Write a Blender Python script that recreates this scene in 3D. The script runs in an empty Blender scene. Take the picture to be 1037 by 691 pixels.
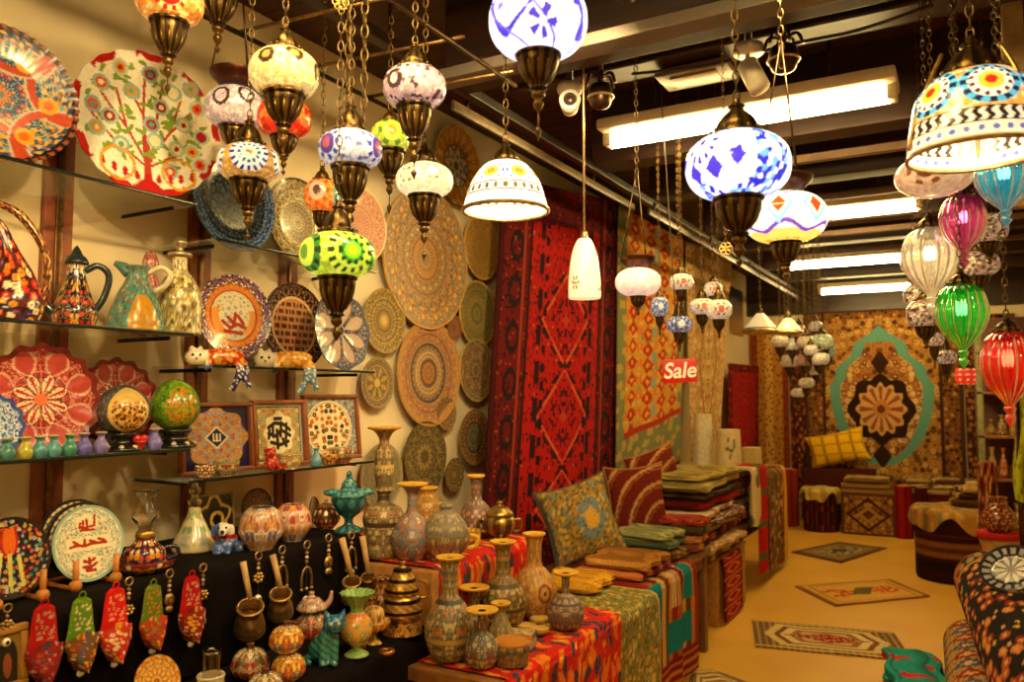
import bpy, math, random
import numpy as np
from mathutils import Matrix, Vector
random.seed(7)
PI = math.pi
SC = bpy.context.scene
COL = SC.collection
# ------------------------------------------------------------------ camera
FPX, CX, CY = 806.0, 518.5, 345.5
YAW, PIT = math.radians(29.6), math.radians(3.85)
FW = np.array([-math.sin(YAW)*math.cos(PIT), math.cos(YAW)*math.cos(PIT), math.sin(PIT)])
RT = np.array([math.cos(YAW), math.sin(YAW), 0.0])
UP = np.cross(RT, FW)
CAM = np.array([0.0, 0.0, 1.5])
cd = bpy.data.cameras.new('camera'); cam = bpy.data.objects.new('camera', cd); COL.objects.link(cam)
cam.location = CAM; cam.rotation_euler = (PI/2+PIT, 0, YAW)
cd.sensor_width = 36; cd.lens = 36*FPX/1037; cd.clip_start = .02
cd.dof.use_dof = True; cd.dof.focus_distance = 2.5; cd.dof.aperture_fstop = 3.5
SC.camera = cam
def at(px, py, d):                      # a measured spot at a depth from the camera
    return CAM + d*(FW + RT*(px-CX)/FPX - UP*(py-CY)/FPX)
def on(px, py, ax, val):                # a measured spot on a wall, shelf or floor plane
    d = FW + RT*(px-CX)/FPX - UP*(py-CY)/FPX
    return CAM + d*(val-CAM[ax])/d[ax]
def yat(px, x, z):
    n = RT-(px-CX)/FPX*FW
    return -((x)*n[0]+(z-1.5)*n[2])/n[1]
def dep(p): return float((np.array(p)-CAM)@FW)
# ------------------------------------------------------------------ colour
def c(h):
    h = h.lstrip('#'); v = np.array([int(h[i:i+2], 16) for i in (0, 2, 4)])/255.
    return np.where(v <= .04045, v/12.92, ((v+.055)/1.055)**2.4)
def cs(s): return [c(k) for k in s.split()]
def h2(i, j, s=0):
    v = np.sin(i*127.1+j*311.7+s*74.7+1.3)*43758.5453
    return v-np.floor(v)
def vor(x, y, s=0, jit=.8):
    x = np.asarray(x, float); y = np.asarray(y, float)
    ix, iy = np.floor(x), np.floor(y)
    f1 = np.full(x.shape, 9.); f2 = f1.copy(); idd = np.zeros(x.shape)
    for dx in (-1, 0, 1):
        for dy in (-1, 0, 1):
            a, b = ix+dx, iy+dy
            qx = a+.5+jit*(h2(a, b, s)-.5); qy = b+.5+jit*(h2(a, b, s+5)-.5)
            d = np.hypot(x-qx, y-qy); k = h2(a, b, s+9)
            n = d < f1
            f2 = np.where(n, f1, np.minimum(f2, d)); idd = np.where(n, k, idd); f1 = np.where(n, d, f1)
    return f1, f2, idd
def pick(k, pal):
    P = np.array(pal); return P[np.minimum((k*len(P)).astype(int), len(P)-1)]
def mixc(a, b, m):
    m = np.asarray(m, float)[..., None]; return a*(1-m)+b*m
def full(x, col): return np.tile(np.array(col, float), (np.size(x), 1))
def put(C, mask, col):
    C[mask] = col if np.ndim(col) == 1 else col[mask]
    return C
def orn(x, y, ground, pal, s=0, size=.36, vine=None, vw=.07):
    """scattered blossoms joined by stems, the filling of plates, pots and rugs"""
    f1, f2, k = vor(x, y, s)
    C = full(x, ground)
    if vine is not None: put(C, f2-f1 < vw, vine)
    put(C, f1 < size, pick(k, pal)); put(C, f1 < size*.4, pick((k*7.3) % 1, pal))
    return C
def stroke(x, y, lines, w):
    m = np.zeros(np.shape(x), bool)
    for L in lines:
        for (ax, ay), (bx, by) in zip(L[:-1], L[1:]):
            dx, dy = bx-ax, by-ay; q = np.clip(((x-ax)*dx+(y-ay)*dy)/(dx*dx+dy*dy+1e-9), 0, 1)
            m |= np.hypot(x-ax-q*dx, y-ay-q*dy) < w
    return m
# ------------------------------------------------------------------ materials
MATS = {}
def mat(name, rough=.5, metal=0., emis=0., trans=0., coat=0., noise=.18, nscale=60., bump=.0, sheen=0., base=None, alpha=1., spec=.5, ecol=None, light=True):
    if name in MATS: return MATS[name]
    m = bpy.data.materials.new(name); m.use_nodes = True; nt = m.node_tree; N = nt.nodes; L = nt.links
    b = N['Principled BSDF']
    if base is None:
        a = N.new('ShaderNodeAttribute'); a.attribute_name = 'Col'; src = a.outputs['Color']
    else:
        a = N.new('ShaderNodeRGB'); a.outputs[0].default_value = (*base, 1); src = a.outputs[0]
    tc = N.new('ShaderNodeTexCoord'); nz = N.new('ShaderNodeTexNoise'); nz.inputs['Scale'].default_value = nscale
    nz.inputs['Detail'].default_value = 3; L.new(tc.outputs['Object'], nz.inputs['Vector'])
    mr = N.new('ShaderNodeMapRange'); L.new(nz.outputs[0], mr.inputs[0])
    mr.inputs[1].default_value = .3; mr.inputs[2].default_value = .7
    mr.inputs[3].default_value = 1-noise; mr.inputs[4].default_value = 1+noise
    mx = N.new('ShaderNodeMix'); mx.data_type = 'RGBA'; mx.blend_type = 'MULTIPLY'; mx.inputs[0].default_value = 1
    L.new(src, mx.inputs[6]); L.new(mr.outputs[0], mx.inputs[7])
    out = mx.outputs[2]
    L.new(out, b.inputs['Base Color'])
    b.inputs['Roughness'].default_value = rough; b.inputs['Metallic'].default_value = metal
    b.inputs['Transmission Weight'].default_value = trans; b.inputs['Coat Weight'].default_value = coat
    b.inputs['Sheen Weight'].default_value = sheen; b.inputs['Alpha'].default_value = alpha
    b.inputs['Specular IOR Level'].default_value = spec
    if emis:
        if ecol is None: L.new(out, b.inputs['Emission Color'])
        else: b.inputs['Emission Color'].default_value = (*ecol, 1)
        b.inputs['Emission Strength'].default_value = emis
        if not light: m.cycles.emission_sampling = 'NONE'
    if bump:
        bp = N.new('ShaderNodeBump'); bp.inputs['Strength'].default_value = bump; bp.inputs['Distance'].default_value = .004
        L.new(nz.outputs[0], bp.inputs['Height']); L.new(bp.outputs[0], b.inputs['Normal'])
    MATS[name] = m; return m
CER = mat('glazed_ceramic', rough=.22, coat=.3, noise=.1, nscale=90)
MATT = mat('painted_earthenware', rough=.5, noise=.15, nscale=90)
CLO = mat('woven_wool', rough=.95, noise=.28, nscale=130, bump=.4, spec=.15)
FELT = mat('plain_cloth', rough=.9, noise=.15, nscale=40, bump=.25, spec=.2)
BRS = mat('aged_brass', rough=.34, metal=.8, noise=.4, nscale=45)
WOO = mat('stained_wood', rough=.45, noise=.25, nscale=22, bump=.2)
PLA = mat('painted_plastic', rough=.4, noise=.05)
GLS = mat('clear_glass', rough=.05, trans=.95, noise=.02)
GLZ = {}
def lampglass(st, light=False):
    return mat('mosaic_glass_%d_%d' % (int(st*100), light), rough=.2, coat=.4, noise=.12, nscale=70, emis=st, light=light)
# ------------------------------------------------------------------ meshes
class MB:
    def __init__(s): s.V = []; s.F = []; s.C = []; s.n = 0
    def add(s, V, F, col):
        V = np.asarray(V, float).reshape(-1, 3)
        col = np.asarray(col, float)
        if col.ndim == 1: col = np.tile(col, (len(V), 1))
        s.V.append(V); s.C.append(col)
        for q in (F if isinstance(F, list) else [F]):
            q = np.asarray(q, int)
            if q.size: s.F.append(q+s.n)
        s.n += len(V); return s
    def xf(s, M):                        # move everything so far
        M = np.array(M); s.V = [v@M[:3, :3].T+M[:3, 3] for v in s.V]; return s
    def move(s, x, y, z): s.V = [v+np.array([x, y, z]) for v in s.V]; return s
    def grid(s, P, col, closeu=False):
        nu, nv = P.shape[:2]; I = np.arange(nu*nv).reshape(nu, nv)
        if closeu: I = np.vstack([I, I[:1]])
        F = np.stack([I[:-1, :-1], I[1:, :-1], I[1:, 1:], I[:-1, 1:]], -1).reshape(-1, 4)
        return s.add(P.reshape(-1, 3), F, col)
    def lathe(s, prof, n=32, col=(1, 1, 1), sub=1, o=(0, 0, 0), flute=0, fa=.06, smooth=True):
        prof = np.array(prof, float)
        if callable(col): n = max(n*2, 110) if prof[:, 0].max() > .03 else n; sub = int(sub*(2 if sub > 2 else 1))
        if smooth and sub > 1: prof = smoothp(prof, sub)
        elif sub > 1: prof = densify(prof, sub)
        a = np.linspace(0, 2*PI, n, endpoint=False)
        r, z = np.maximum(prof[:, 0], 1e-5), prof[:, 1]
        k = 1.0 if not flute else (1+fa*np.abs(np.sin(a*flute/2))-fa)
        A, RR = np.meshgrid(a, r, indexing='ij'); K = np.tile(np.reshape(np.broadcast_to(k, a.shape), (-1, 1)), (1, len(r)))
        arc = np.r_[0, np.cumsum(np.hypot(np.diff(r), np.diff(z)))]; T = np.tile(arc/max(arc[-1], 1e-9), (n, 1)); Z = np.tile(z, (n, 1))
        P = np.stack([RR*K*np.cos(A), RR*K*np.sin(A), Z], -1)+np.array(o)
        C = col(A.ravel(), T.ravel(), RR.ravel(), Z.ravel()) if callable(col) else col
        return s.grid(P, C, True)
    def tube(s, pts, r, n=10, col=(1, 1, 1), sub=1, caps=True):
        p = np.array(pts, float)
        if callable(col): n, sub = max(n, 72), max(sub, 14)
        rr = np.broadcast_to(np.array(r, float), (len(p),)).copy()
        if sub > 1:
            q = smoothp(np.c_[p, rr], sub); p, rr = q[:, :3], q[:, 3]
        t = np.gradient(p, axis=0); t /= np.linalg.norm(t, axis=1)[:, None]+1e-9
        u = np.cross(t[0], [0, 0, 1.] if abs(t[0][2]) < .9 else [1., 0, 0]); us = []
        for k in range(len(p)):
            u = u-t[k]*(u@t[k]); u /= np.linalg.norm(u)+1e-9; us.append(u.copy())
        us = np.array(us); w = np.cross(t, us); a = np.linspace(0, 2*PI, n, endpoint=False)
        P = p[None]+rr[None, :, None]*(np.cos(a)[:, None, None]*us[None]+np.sin(a)[:, None, None]*w[None])
        if caps:
            P = np.concatenate([np.tile(p[0], (n, 1, 1)).reshape(n, 1, 3), P, np.tile(p[-1], (n, 1, 1)).reshape(n, 1, 3)], 1)
        if callable(col):
            m = P.shape[1]; A = np.repeat(a, m); T = np.tile(np.linspace(0, 1, m), n); cc = col(A, T)
        else: cc = col
        return s.grid(P, cc, True)
    def box(s, lo, hi, col=(1, 1, 1), b=.004):
        lo, hi = np.array(lo, float), np.array(hi, float); ce, h = (lo+hi)/2, (hi-lo)/2
        b = min(b, h.min()*.9); ks = [np.array([-k, -k+b, k-b, k]) for k in h]
        for ax in range(3):
            for sg in (-1, 1):
                u, v = [(1, 2), (2, 0), (0, 1)][ax]
                U, Vv = np.meshgrid(ks[u], ks[v], indexing='ij')
                P = np.zeros((4, 4, 3)); P[..., u] = U; P[..., v] = Vv; P[..., ax] = sg*h[ax]
                inn = np.clip(P, -h+b, h-b); d = P-inn; L = np.linalg.norm(d, axis=-1, keepdims=True)
                P = inn+d/np.maximum(L, 1e-9)*np.minimum(L, b)
                if sg < 0: P = P[::-1]
                cc = col(P.reshape(-1, 3)+ce) if callable(col) else col
                s.grid(P+ce, cc)
        return s
    def ball(s, o, r, n=20, m=12, col=(1, 1, 1)):
        r = np.broadcast_to(np.array(r, float), (3,)); t = np.linspace(-PI/2, PI/2, m)
        a = np.linspace(0, 2*PI, n, endpoint=False); A, T = np.meshgrid(a, t, indexing='ij')
        P = np.stack([np.cos(T)*np.cos(A), np.cos(T)*np.sin(A), np.sin(T)], -1)
        cc = col(P.reshape(-1, 3)) if callable(col) else col
        return s.grid(P*r+np.array(o), cc, True)
    def torus(s, o, R, r, n=20, m=8, col=(1, 1, 1), ax=2, sx=1.):
        a = np.linspace(0, 2*PI, n, endpoint=False); t = np.linspace(0, 2*PI, m+1)
        A, T = np.meshgrid(a, t, indexing='ij')
        P = np.stack([(R+r*np.cos(T))*np.cos(A)*sx, (R+r*np.cos(T))*np.sin(A), r*np.sin(T)], -1)
        P = {2: P, 0: P[..., [2, 0, 1]], 1: P[..., [0, 2, 1]]}[ax]
        return s.grid(P+np.array(o), col, True)
    def sheet(s, fn, nu, nv, th=.004, col=(1, 1, 1), back=None):
        """cloth: fn(u,v)->points; given real thickness along its own normals"""
        u, v = np.meshgrid(np.linspace(0, 1, nu), np.linspace(0, 1, nv), indexing='ij')
        P = fn(u, v); du = np.gradient(P, axis=0); dv = np.gradient(P, axis=1)
        Nn = np.cross(du, dv); Nn /= np.linalg.norm(Nn, axis=-1, keepdims=True)+1e-9
        C = col(u.ravel(), v.ravel()) if callable(col) else np.tile(np.array(col, float), (nu*nv, 1))
        s.grid(P, C); Q = P-Nn*th
        Cb = C if back is None else np.tile(np.array(back), (nu*nv, 1))
        s.grid(Q[::-1], Cb.reshape(nu, nv, 3)[::-1].reshape(-1, 3))
        C3 = C.reshape(nu, nv, 3)
        for A, B, K in ((P[0], Q[0], C3[0]), (Q[-1], P[-1], C3[-1]), (Q[:, 0], P[:, 0], C3[:, 0]), (P[:, -1], Q[:, -1], C3[:, -1])):
            s.grid(np.stack([A, B], 1), np.repeat(K[:, None], 2, 1).reshape(-1, 3))
        return s
    def mesh(s, name, m, smooth=True):
        V = np.concatenate(s.V).astype(np.float32); C = np.concatenate(s.C)
        F = np.concatenate([f.reshape(-1) for f in s.F]); tot = np.concatenate([np.full(len(f), f.shape[1]) for f in s.F])
        me = bpy.data.meshes.new(name); me.vertices.add(len(V)); me.vertices.foreach_set('co', V.ravel())
        me.loops.add(len(F)); me.loops.foreach_set('vertex_index', F.astype(np.int32))
        me.polygons.add(len(tot)); st = np.concatenate([[0], np.cumsum(tot)[:-1]])
        me.polygons.foreach_set('loop_start', st.astype(np.int32))
        me.polygons.foreach_set('use_smooth', np.full(len(tot), smooth))
        at_ = me.attributes.new('Col', 'FLOAT_COLOR', 'POINT')
        at_.data.foreach_set('color', np.c_[np.clip(C, 0, 1), np.ones(len(C))].astype(np.float32).ravel())
        me.update(); me.validate(); me.materials.append(m); return me
    def build(s, name, m, parent=None, loc=None, rz=None, M=None, tag=None, smooth=True, kind=None):
        o = bpy.data.objects.new(name, s.mesh(name, m, smooth)); COL.objects.link(o)
        place(o, loc, rz, M)
        if parent is not None: o.parent = parent
        if tag: settag(o, *tag)
        if kind: o['kind'] = kind
        return o
def place(o, loc=None, rz=None, M=None):
    if M is not None: o.matrix_basis = M
    if loc is not None: o.location = tuple(float(k) for k in loc)
    if rz is not None: o.rotation_euler = (0, 0, rz)
def smoothp(p, sub):
    """Catmull-Rom through the points"""
    p = np.array(p, float); q = np.vstack([2*p[0]-p[1], p, 2*p[-1]-p[-2]]); out = []
    for i in range(1, len(q)-2):
        t = np.linspace(0, 1, sub, endpoint=False)[:, None]; a, b, cc, d = q[i-1], q[i], q[i+1], q[i+2]
        out.append(.5*(2*b+(cc-a)*t+(2*a-5*b+4*cc-d)*t**2+(3*b-a-3*cc+d)*t**3))
    return np.vstack(out+[p[-1:]])
def densify(p, sub):
    out = []
    for a, b in zip(p[:-1], p[1:]): out.append(a+(b-a)*np.linspace(0, 1, sub, endpoint=False)[:, None])
    return np.vstack(out+[p[-1:]])
def settag(o, label, cat, group=None):
    o['label'] = label; o['category'] = cat
    if group: o['group'] = group
def thing(name, label, cat, loc=(0, 0, 0), rz=0., group=None, M=None):
    o = bpy.data.objects.new(name, None); COL.objects.link(o); o.empty_display_size = .05
    if M is not None: o.matrix_basis = M
    else: o.location = tuple(float(k) for k in loc); o.rotation_euler = (0, 0, rz)
    settag(o, label, cat, group); return o
def dup(root, loc, rz, label, group=None):
    r = root.copy(); COL.objects.link(r); r.location = tuple(float(k) for k in loc); r.rotation_euler = (0, 0, rz); r['label'] = label
    if group: r['group'] = group
    for ch in list(root.children):
        q = ch.copy(); COL.objects.link(q); q.parent = r
        for g in ch.children:
            w = g.copy(); COL.objects.link(w); w.parent = q
    return r
def struct(mb, name, m, smooth=False): return mb.build(name, m, kind='structure', smooth=smooth)
def facecam(p): return math.atan2(CAM[1]-p[1], CAM[0]-p[0])     # local +x looks at the photographer's side of the shop
def wallM(p, tilt=0., spin=0., yaw=0.):                          # local x along the wall, y up, z out into the room
    return Matrix.Translation(Vector([float(k) for k in p])) @ Matrix.Rotation(yaw, 4, 'Z') @ Matrix(((0, 0, 1, 0), (1, 0, 0, 0), (0, 1, 0, 0), (0, 0, 0, 1))) @ Matrix.Rotation(-tilt, 4, 'X') @ Matrix.Rotation(spin, 4, 'Z')
def blob(ells, voxel, paint, name, m, parent=None, smooth_it=6, **kw):
    """one continuous figure grown from overlapping ellipsoids and limbs"""
    b = MB()
    for e in ells:
        if e[0] == 't': b.tube(e[1], e[2], 12, (1, 1, 1), 4)
        else: b.ball(e[0], e[1], 20, 14)
    me = b.mesh('tmp', m); o = bpy.data.objects.new('tmp', me); COL.objects.link(o)
    r = o.modifiers.new('r', 'REMESH'); r.mode = 'VOXEL'; r.voxel_size = voxel; r.use_smooth_shade = True
    s = o.modifiers.new('s', 'SMOOTH'); s.factor = .5; s.iterations = smooth_it
    dg = bpy.context.evaluated_depsgraph_get(); dg.update(); ev = o.evaluated_get(dg); e = ev.to_mesh()
    V = np.zeros(len(e.vertices)*3); e.vertices.foreach_get('co', V); V = V.reshape(-1, 3)
    F = [np.array([list(p.vertices) for p in e.polygons if len(p.vertices) == k]) for k in (3, 4)]
    ev.to_mesh_clear(); bpy.data.objects.remove(o); bpy.data.meshes.remove(me)
    return MB().add(V, F, paint(V)).build(name, m, parent, **kw)
# ------------------------------------------------------------------ the setting
def pmat(name, build):
    m = bpy.data.materials.new(name); m.use_nodes = True; nt = m.node_tree
    build(nt.nodes, nt.links, nt.nodes['Principled BSDF']); return m
def ramp(N, stops):
    r = N.new('ShaderNodeValToRGB'); e = r.color_ramp.elements
    while len(e) < len(stops): e.new(.5)
    for k, (p, col) in zip(e, stops): k.position = p; k.color = (*col, 1)
    return r
def noisy(N, L, scale, stretch=(1, 1, 1), detail=5):
    tc = N.new('ShaderNodeTexCoord'); mp = N.new('ShaderNodeMapping'); mp.inputs['Scale'].default_value = stretch
    nz = N.new('ShaderNodeTexNoise'); nz.inputs['Scale'].default_value = scale; nz.inputs['Detail'].default_value = detail
    L.new(tc.outputs['Object'], mp.inputs[0]); L.new(mp.outputs[0], nz.inputs['Vector']); return nz
def floor_m(N, L, b):
    nz = noisy(N, L, 2.2); r = ramp(N, [(.3, c('#d9a034')), (.7, c('#e4b244'))]); L.new(nz.outputs[0], r.inputs[0])
    L.new(r.outputs[0], b.inputs['Base Color']); b.inputs['Roughness'].default_value = .42
def plaster_m(N, L, b):
    nz = noisy(N, L, 3); r = ramp(N, [(.3, c('#e2cfa2')), (.7, c('#eddcb4'))]); L.new(nz.outputs[0], r.inputs[0])
    L.new(r.outputs[0], b.inputs['Base Color']); b.inputs['Roughness'].default_value = .8
def plank_m(N, L, b):
    nz = noisy(N, L, 3, (1, 14, 14)); r = ramp(N, [(.3, c('#231009')), (.7, c('#4e2612'))]); L.new(nz.outputs[0], r.inputs[0])
    L.new(r.outputs[0], b.inputs['Base Color']); b.inputs['Roughness'].default_value = .55
def beam_m(N, L, b):
    nz = noisy(N, L, 2, (2, 20, 20)); r = ramp(N, [(.3, c('#1a0b07')), (.75, c('#3a1a0f'))]); L.new(nz.outputs[0], r.inputs[0])
    L.new(r.outputs[0], b.inputs['Base Color']); b.inputs['Roughness'].default_value = .5
FLOOR, PLASTER, PLANK, BEAM = [pmat(n, f) for n, f in (('ochre_screed', floor_m), ('cream_plaster', plaster_m), ('dark_planks', plank_m), ('dark_beam', beam_m))]
XW = -2.4; XR = 1.15; YB = 10.4; YF = -2.2; ZC = 3.02
struct(MB().box((XW-.1, YF-.1, -.1), (XR+.1, YB+.1, 0), b=.001), 'floor', FLOOR)
cl = MB()
y = YF-.1
while y < YB+.1:
    cl.box((XW-.1, y, ZC), (XR+.1, min(y+.148, YB+.1), ZC+.06), b=.003); y += .15
struct(cl, 'ceiling', PLANK)
struct(MB().box((XW-.1, YF, 0), (XW, YB, ZC), b=.001), 'wall_left', PLASTER)
struct(MB().box((XR, YF, 0), (XR+.1, YB, ZC), b=.001), 'wall_right', PLASTER)
struct(MB().box((XW-.1, YB, 0), (XR+.1, YB+.1, ZC), b=.001), 'wall_back', PLASTER)
struct(MB().box((XW-.1, YF-.1, 0), (XR+.1, YF, ZC), b=.001), 'wall_front', PLASTER)
for k, (yb, zb) in enumerate([(-1.6, 2.68), (-.4, 2.68), (.75, 2.68), (1.55, 2.72), (2.42, 2.64), (2.86, 2.75), (3.75, 2.66), (4.6, 2.68), (5.75, 2.66), (6.6, 2.68), (7.75, 2.68), (8.6, 2.68)]):
    struct(MB().box((-1.62, yb-.075, zb), (XR, yb+.075, ZC), b=.008), 'trim_%d' % (k+1), BEAM)
struct(MB().box((-1.62, 2.24, 2.6), (XR, 2.335, 2.64), col=c('#6a5f54'), b=.004), 'trim_13', PLA)            # pale cable duct
struct(MB().box((XW, YB-.1, 2.5), (XR, YB, ZC), col=c('#2a150c'), b=.006), 'trim_40', WOO)
struct(MB().box((-1.64, .9, 2.64), (-1.6, YB, 2.68), col=c('#24120b'), b=.004), 'trim_14', WOO)         # timber plate the rails sit under
def soffit(): return MB().box((XW, 2.5, 2.6), (-2.05, 8.9, 2.66), b=.01)
# ceiling tubes
TUBE = mat('tube_glow', emis=62., ecol=(1, .715, .265), base=(1, .9, .7), rough=.4)
WHT = c('#e8dcc2')
def tubelight(y0, label, x0=-1.36, x1=-.18, z=2.6):
    t = thing('fluorescent_light', label, 'ceiling light', ((x0+x1)/2, y0, z+.1)); h = (x1-x0)/2
    MB().box((-h, -.11, -.05), (h, .11, 0), WHT, .012).build('housing', PLA, t)
    for sx in (-1, 1): MB().box((sx*(h-.02)-.018, -.04, -.1), (sx*(h-.02)+.018, .04, -.038), WHT, .006).build('end_cap', PLA, t)
    MB().tube([(-h+.03, 0, -.078), (h-.03, 0, -.078)], .03, 14).build('tube', TUBE, t)
    for sx in (-1, 1):
        m = MB().tube([(sx*h*.6, 0, -.002), (sx*h*.6, 0, ZC-z-.1)], .008, 8, c('#3a2a1c')).build('hanger', BRS, t)
    return t
for y0, lb in ((3.24, 'nearest and longest glowing fluorescent tube light behind the big blue globe lamp'), (5.25, 'second fluorescent tube light from the front, partly behind the pink and clear drop lamps'),
               (7.23, 'third fluorescent tube light from the front, above the far rug'), (9.2, 'farthest fluorescent tube light just above the back wall rug'),
               (1.1, 'fluorescent tube light above the near lamps, out of the photo overhead'), (-.9, 'fluorescent tube light behind the viewpoint near the shop front')): tubelight(y0, lb)
# timber battens lit along their edges between the tubes
for k, (yb, x0) in enumerate([(3.98, -.95), (4.82, -.75), (5.95, -.9), (6.75, -.9)]):
    struct(MB().box((x0, yb, 2.62), (XR, yb+.04, 2.66), col=c('#5e3f24'), b=.004), 'trim_%d' % (20+k), WOO)
# black lamp rail running along the left
def rail(label, x, z, y0, y1, col, w=.03):
    t = thing('lamp_rail', label, 'rail', (x, y0, z))
    MB().box((-w/2, 0, -.02), (w/2, y1-y0, .02), col, .004).build('bar', WOO, t)
    for k in range(int((y1-y0)/1.2)+1):
        yy = min(.1+1.2*k, y1-y0-.02)
        MB().tube([(0, yy, 0), (0, yy, 2.63-z)], .008, 8, c('#241510')).build('hanger', WOO, t)
rail('pale wooden rail along the ceiling edge above the red rug', -1.63, 2.58, 2.42, 4.3, c('#6a5638'), .014)
rail('long dark rail along the left ceiling edge above the hanging rugs', -1.56, 2.56, 4.35, 9.3, c('#3a2616'), .014)
# ceiling bits: camera, alarm, spotlights, panel
def at_ceiling(px, py, z): return on(px, py, 2, z)
p = at_ceiling(577, 86, 2.66); zc = ZC-p[2]
t = thing('security_camera', 'white security camera with a round lens face under the ceiling', 'camera', p, facecam(p))
MB().lathe([(0, .0), (.045, .0), (.045, -.03), (.02, -.04), (0, -.04)], 24, c('#ded4c4'), 2).build('mount', PLA, t)
MB().tube([(-.06, 0, -.07), (.05, 0, -.075)], [.03, .04], 20, c('#ded4c4')).build('body', PLA, t)
MB().torus((.052, 0, -.075), .032, .008, 24, 8, c('#efe6d6'), 0).build('lens_ring', PLA, t)
MB().tube([(.045, 0, -.075), (.056, 0, -.075)], .024, 20, c('#3a2a22')).build('lens', CER, t)
MB().tube([(0, 0, 0), (0, 0, zc)], .012, 10, c('#3a2418')).build('stem', WOO, t)
def bracket(px, py, z, d, label):
    p = at_ceiling(px, py, z); t = thing('glass_ceiling_hook_lamp', label, 'lamp', p)
    m = MB()
    for k in range(6):
        a = k*PI/3; m.tube([(0, 0, .02), (d*.7*math.cos(a), d*.7*math.sin(a), .03), (d*math.cos(a), d*math.sin(a), -.01)], .006, 8, c('#5a3a1e'), 4)
    m.build('arms', BRS, t); MB().lathe([(0, .0), (d*.6, -.01), (d*.75, -.05), (d*.55, -.09), (0, -.1)], 24, c('#46301f'), 4).build('bowl', BRS, t)
    MB().torus((0, 0, -.055), d*.76, .006, 24, 8, c('#cdb68a')).build('rim', BRS, t)
    MB().tube([(0, 0, 0), (0, 0, ZC-z)], .01, 8, c('#3a2418')).build('stem', BRS, t); return t
bracket(608, 84, 2.66, .06, 'dark round metal bowl under the ceiling right of the white security camera')
bracket(793, 45, 2.68, .065, 'dark ceiling hook with curved arms above the nearest tube light')
p = at_ceiling(758, 58, 2.66)
t = thing('spotlight', 'white cylindrical spotlight tilted down from the ceiling', 'spotlight', p, facecam(p))
MB().lathe([(0, .04), (.05, .04), (.05, .01), (0, .01)], 24, c('#e6dcc8'), 1).build('mount', PLA, t)
MB().tube([(0, 0, .02), (.0, -.01, -.03)], .008, 8, c('#b5a88f')).build('arm', PLA, t)
MB().tube([(0, -.005, -.025), (.03, .035, -.125)], .036, 20, c('#f3ecdc')).build('head', PLA, t)
MB().tube([(0, 0, .03), (0, 0, ZC-p[2])], .012, 8, c('#4a3424')).build('stem', WOO, t)
p = at_ceiling(705, 72, 2.74)
t = thing('emergency_light', 'square pale ceiling panel left of the white spotlight', 'light panel', p, 0)
MB().box((-.14, -.09, -.03), (.14, .09, 0), c('#6a5638'), .01).build('housing', PLA, t)
MB().box((-.09, -.055, -.036), (.09, .055, -.028), c('#94784c'), .003).build('lens', PLA, t)
MB().box((-.1, -.06, -.002), (.1, .06, ZC-p[2]), c('#4a2d1a'), .003).build('mounting_block', WOO, t)
m = MB(); a = at_ceiling(640, 75, 2.69); b = at_ceiling(800, 45, 2.69); e = at_ceiling(945, 5, 2.69)
m.tube([a, (a+b)/2+[0, 0, -.02], b, (b+e)/2+[0, 0, -.015], e], .006, 8, c('#2a1c12'), 6)
m.build('cable', PLA, tag=('thin black cable strung along the ceiling past the spotlight', 'cable'))
# right hand timber post near the doorway
p0 = at(1025, 30, 2.6)
struct(MB().box((p0[0]-.03, p0[1]-.03, 2.1), (p0[0]+.03, p0[1]+.03, ZC), col=c('#a38a62'), b=.004), 'trim_30', WOO)
# added warm spot heads, out of view, to brighten the left wall goods and vases
for k, (sx, sy, tx, ty, tz, e) in enumerate([(-.55, .35, -2.35, 1.2, 1.85, 62), (-.5, 1.0, -2.35, 2.1, 1.75, 62), (-.75, 1.95, -2.35, 3.5, 1.6, 80), (-.2, 1.9, -1.6, 2.6, .7, 60)]):
    t = thing('added_spotlight', 'added warm spotlight head out of view overhead, aimed at %s' % ['the ewers and the egg shelf', 'the framed tiles', 'the plates hung on the wall', 'the vases on the red cloth'][k], 'spotlight', (sx, sy, 2.62))
    d = Vector((tx-sx, ty-sy, tz-2.56)).normalized()
    MB().tube([(0, 0, 0), (0, 0, ZC-2.62)], .01, 10, c('#2a211b')).build('stem', PLA, t); MB().tube([-d*.07, d*.02, d*.05], [.03, .04, .045], 20, c('#2a211b'), caps=False).build('head', PLA, t)
    l = bpy.data.lights.new('spot', 'SPOT'); l.energy = e; l.color = (1, .72, .34); l.spot_size = 1.5; l.spot_blend = .8; l.shadow_soft_size = .045
    o = bpy.data.objects.new('spot', l); COL.objects.link(o); o.location = Vector((sx, sy, 2.62))+d*.06; o.rotation_euler = d.to_track_quat('-Z', 'Y').to_euler()
def lamp_light(p, e, col=(1, .75, .45), r=.04):
    l = bpy.data.lights.new('bulb', 'POINT'); l.energy = e; l.color = col; l.shadow_soft_size = r
    o = bpy.data.objects.new('bulb', l); COL.objects.link(o); o.location = tuple(float(k) for k in p); return o
w = bpy.data.worlds.new('world'); SC.world = w; w.use_nodes = True
w.node_tree.nodes['Background'].inputs[0].default_value = (.9, .65, .4, 1); w.node_tree.nodes['Background'].inputs[1].default_value = .3
v = SC.view_settings; v.view_transform = 'Standard'; v.look = 'None'; v.exposure = .15; v.gamma = 1; v.use_curve_mapping = False
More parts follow.
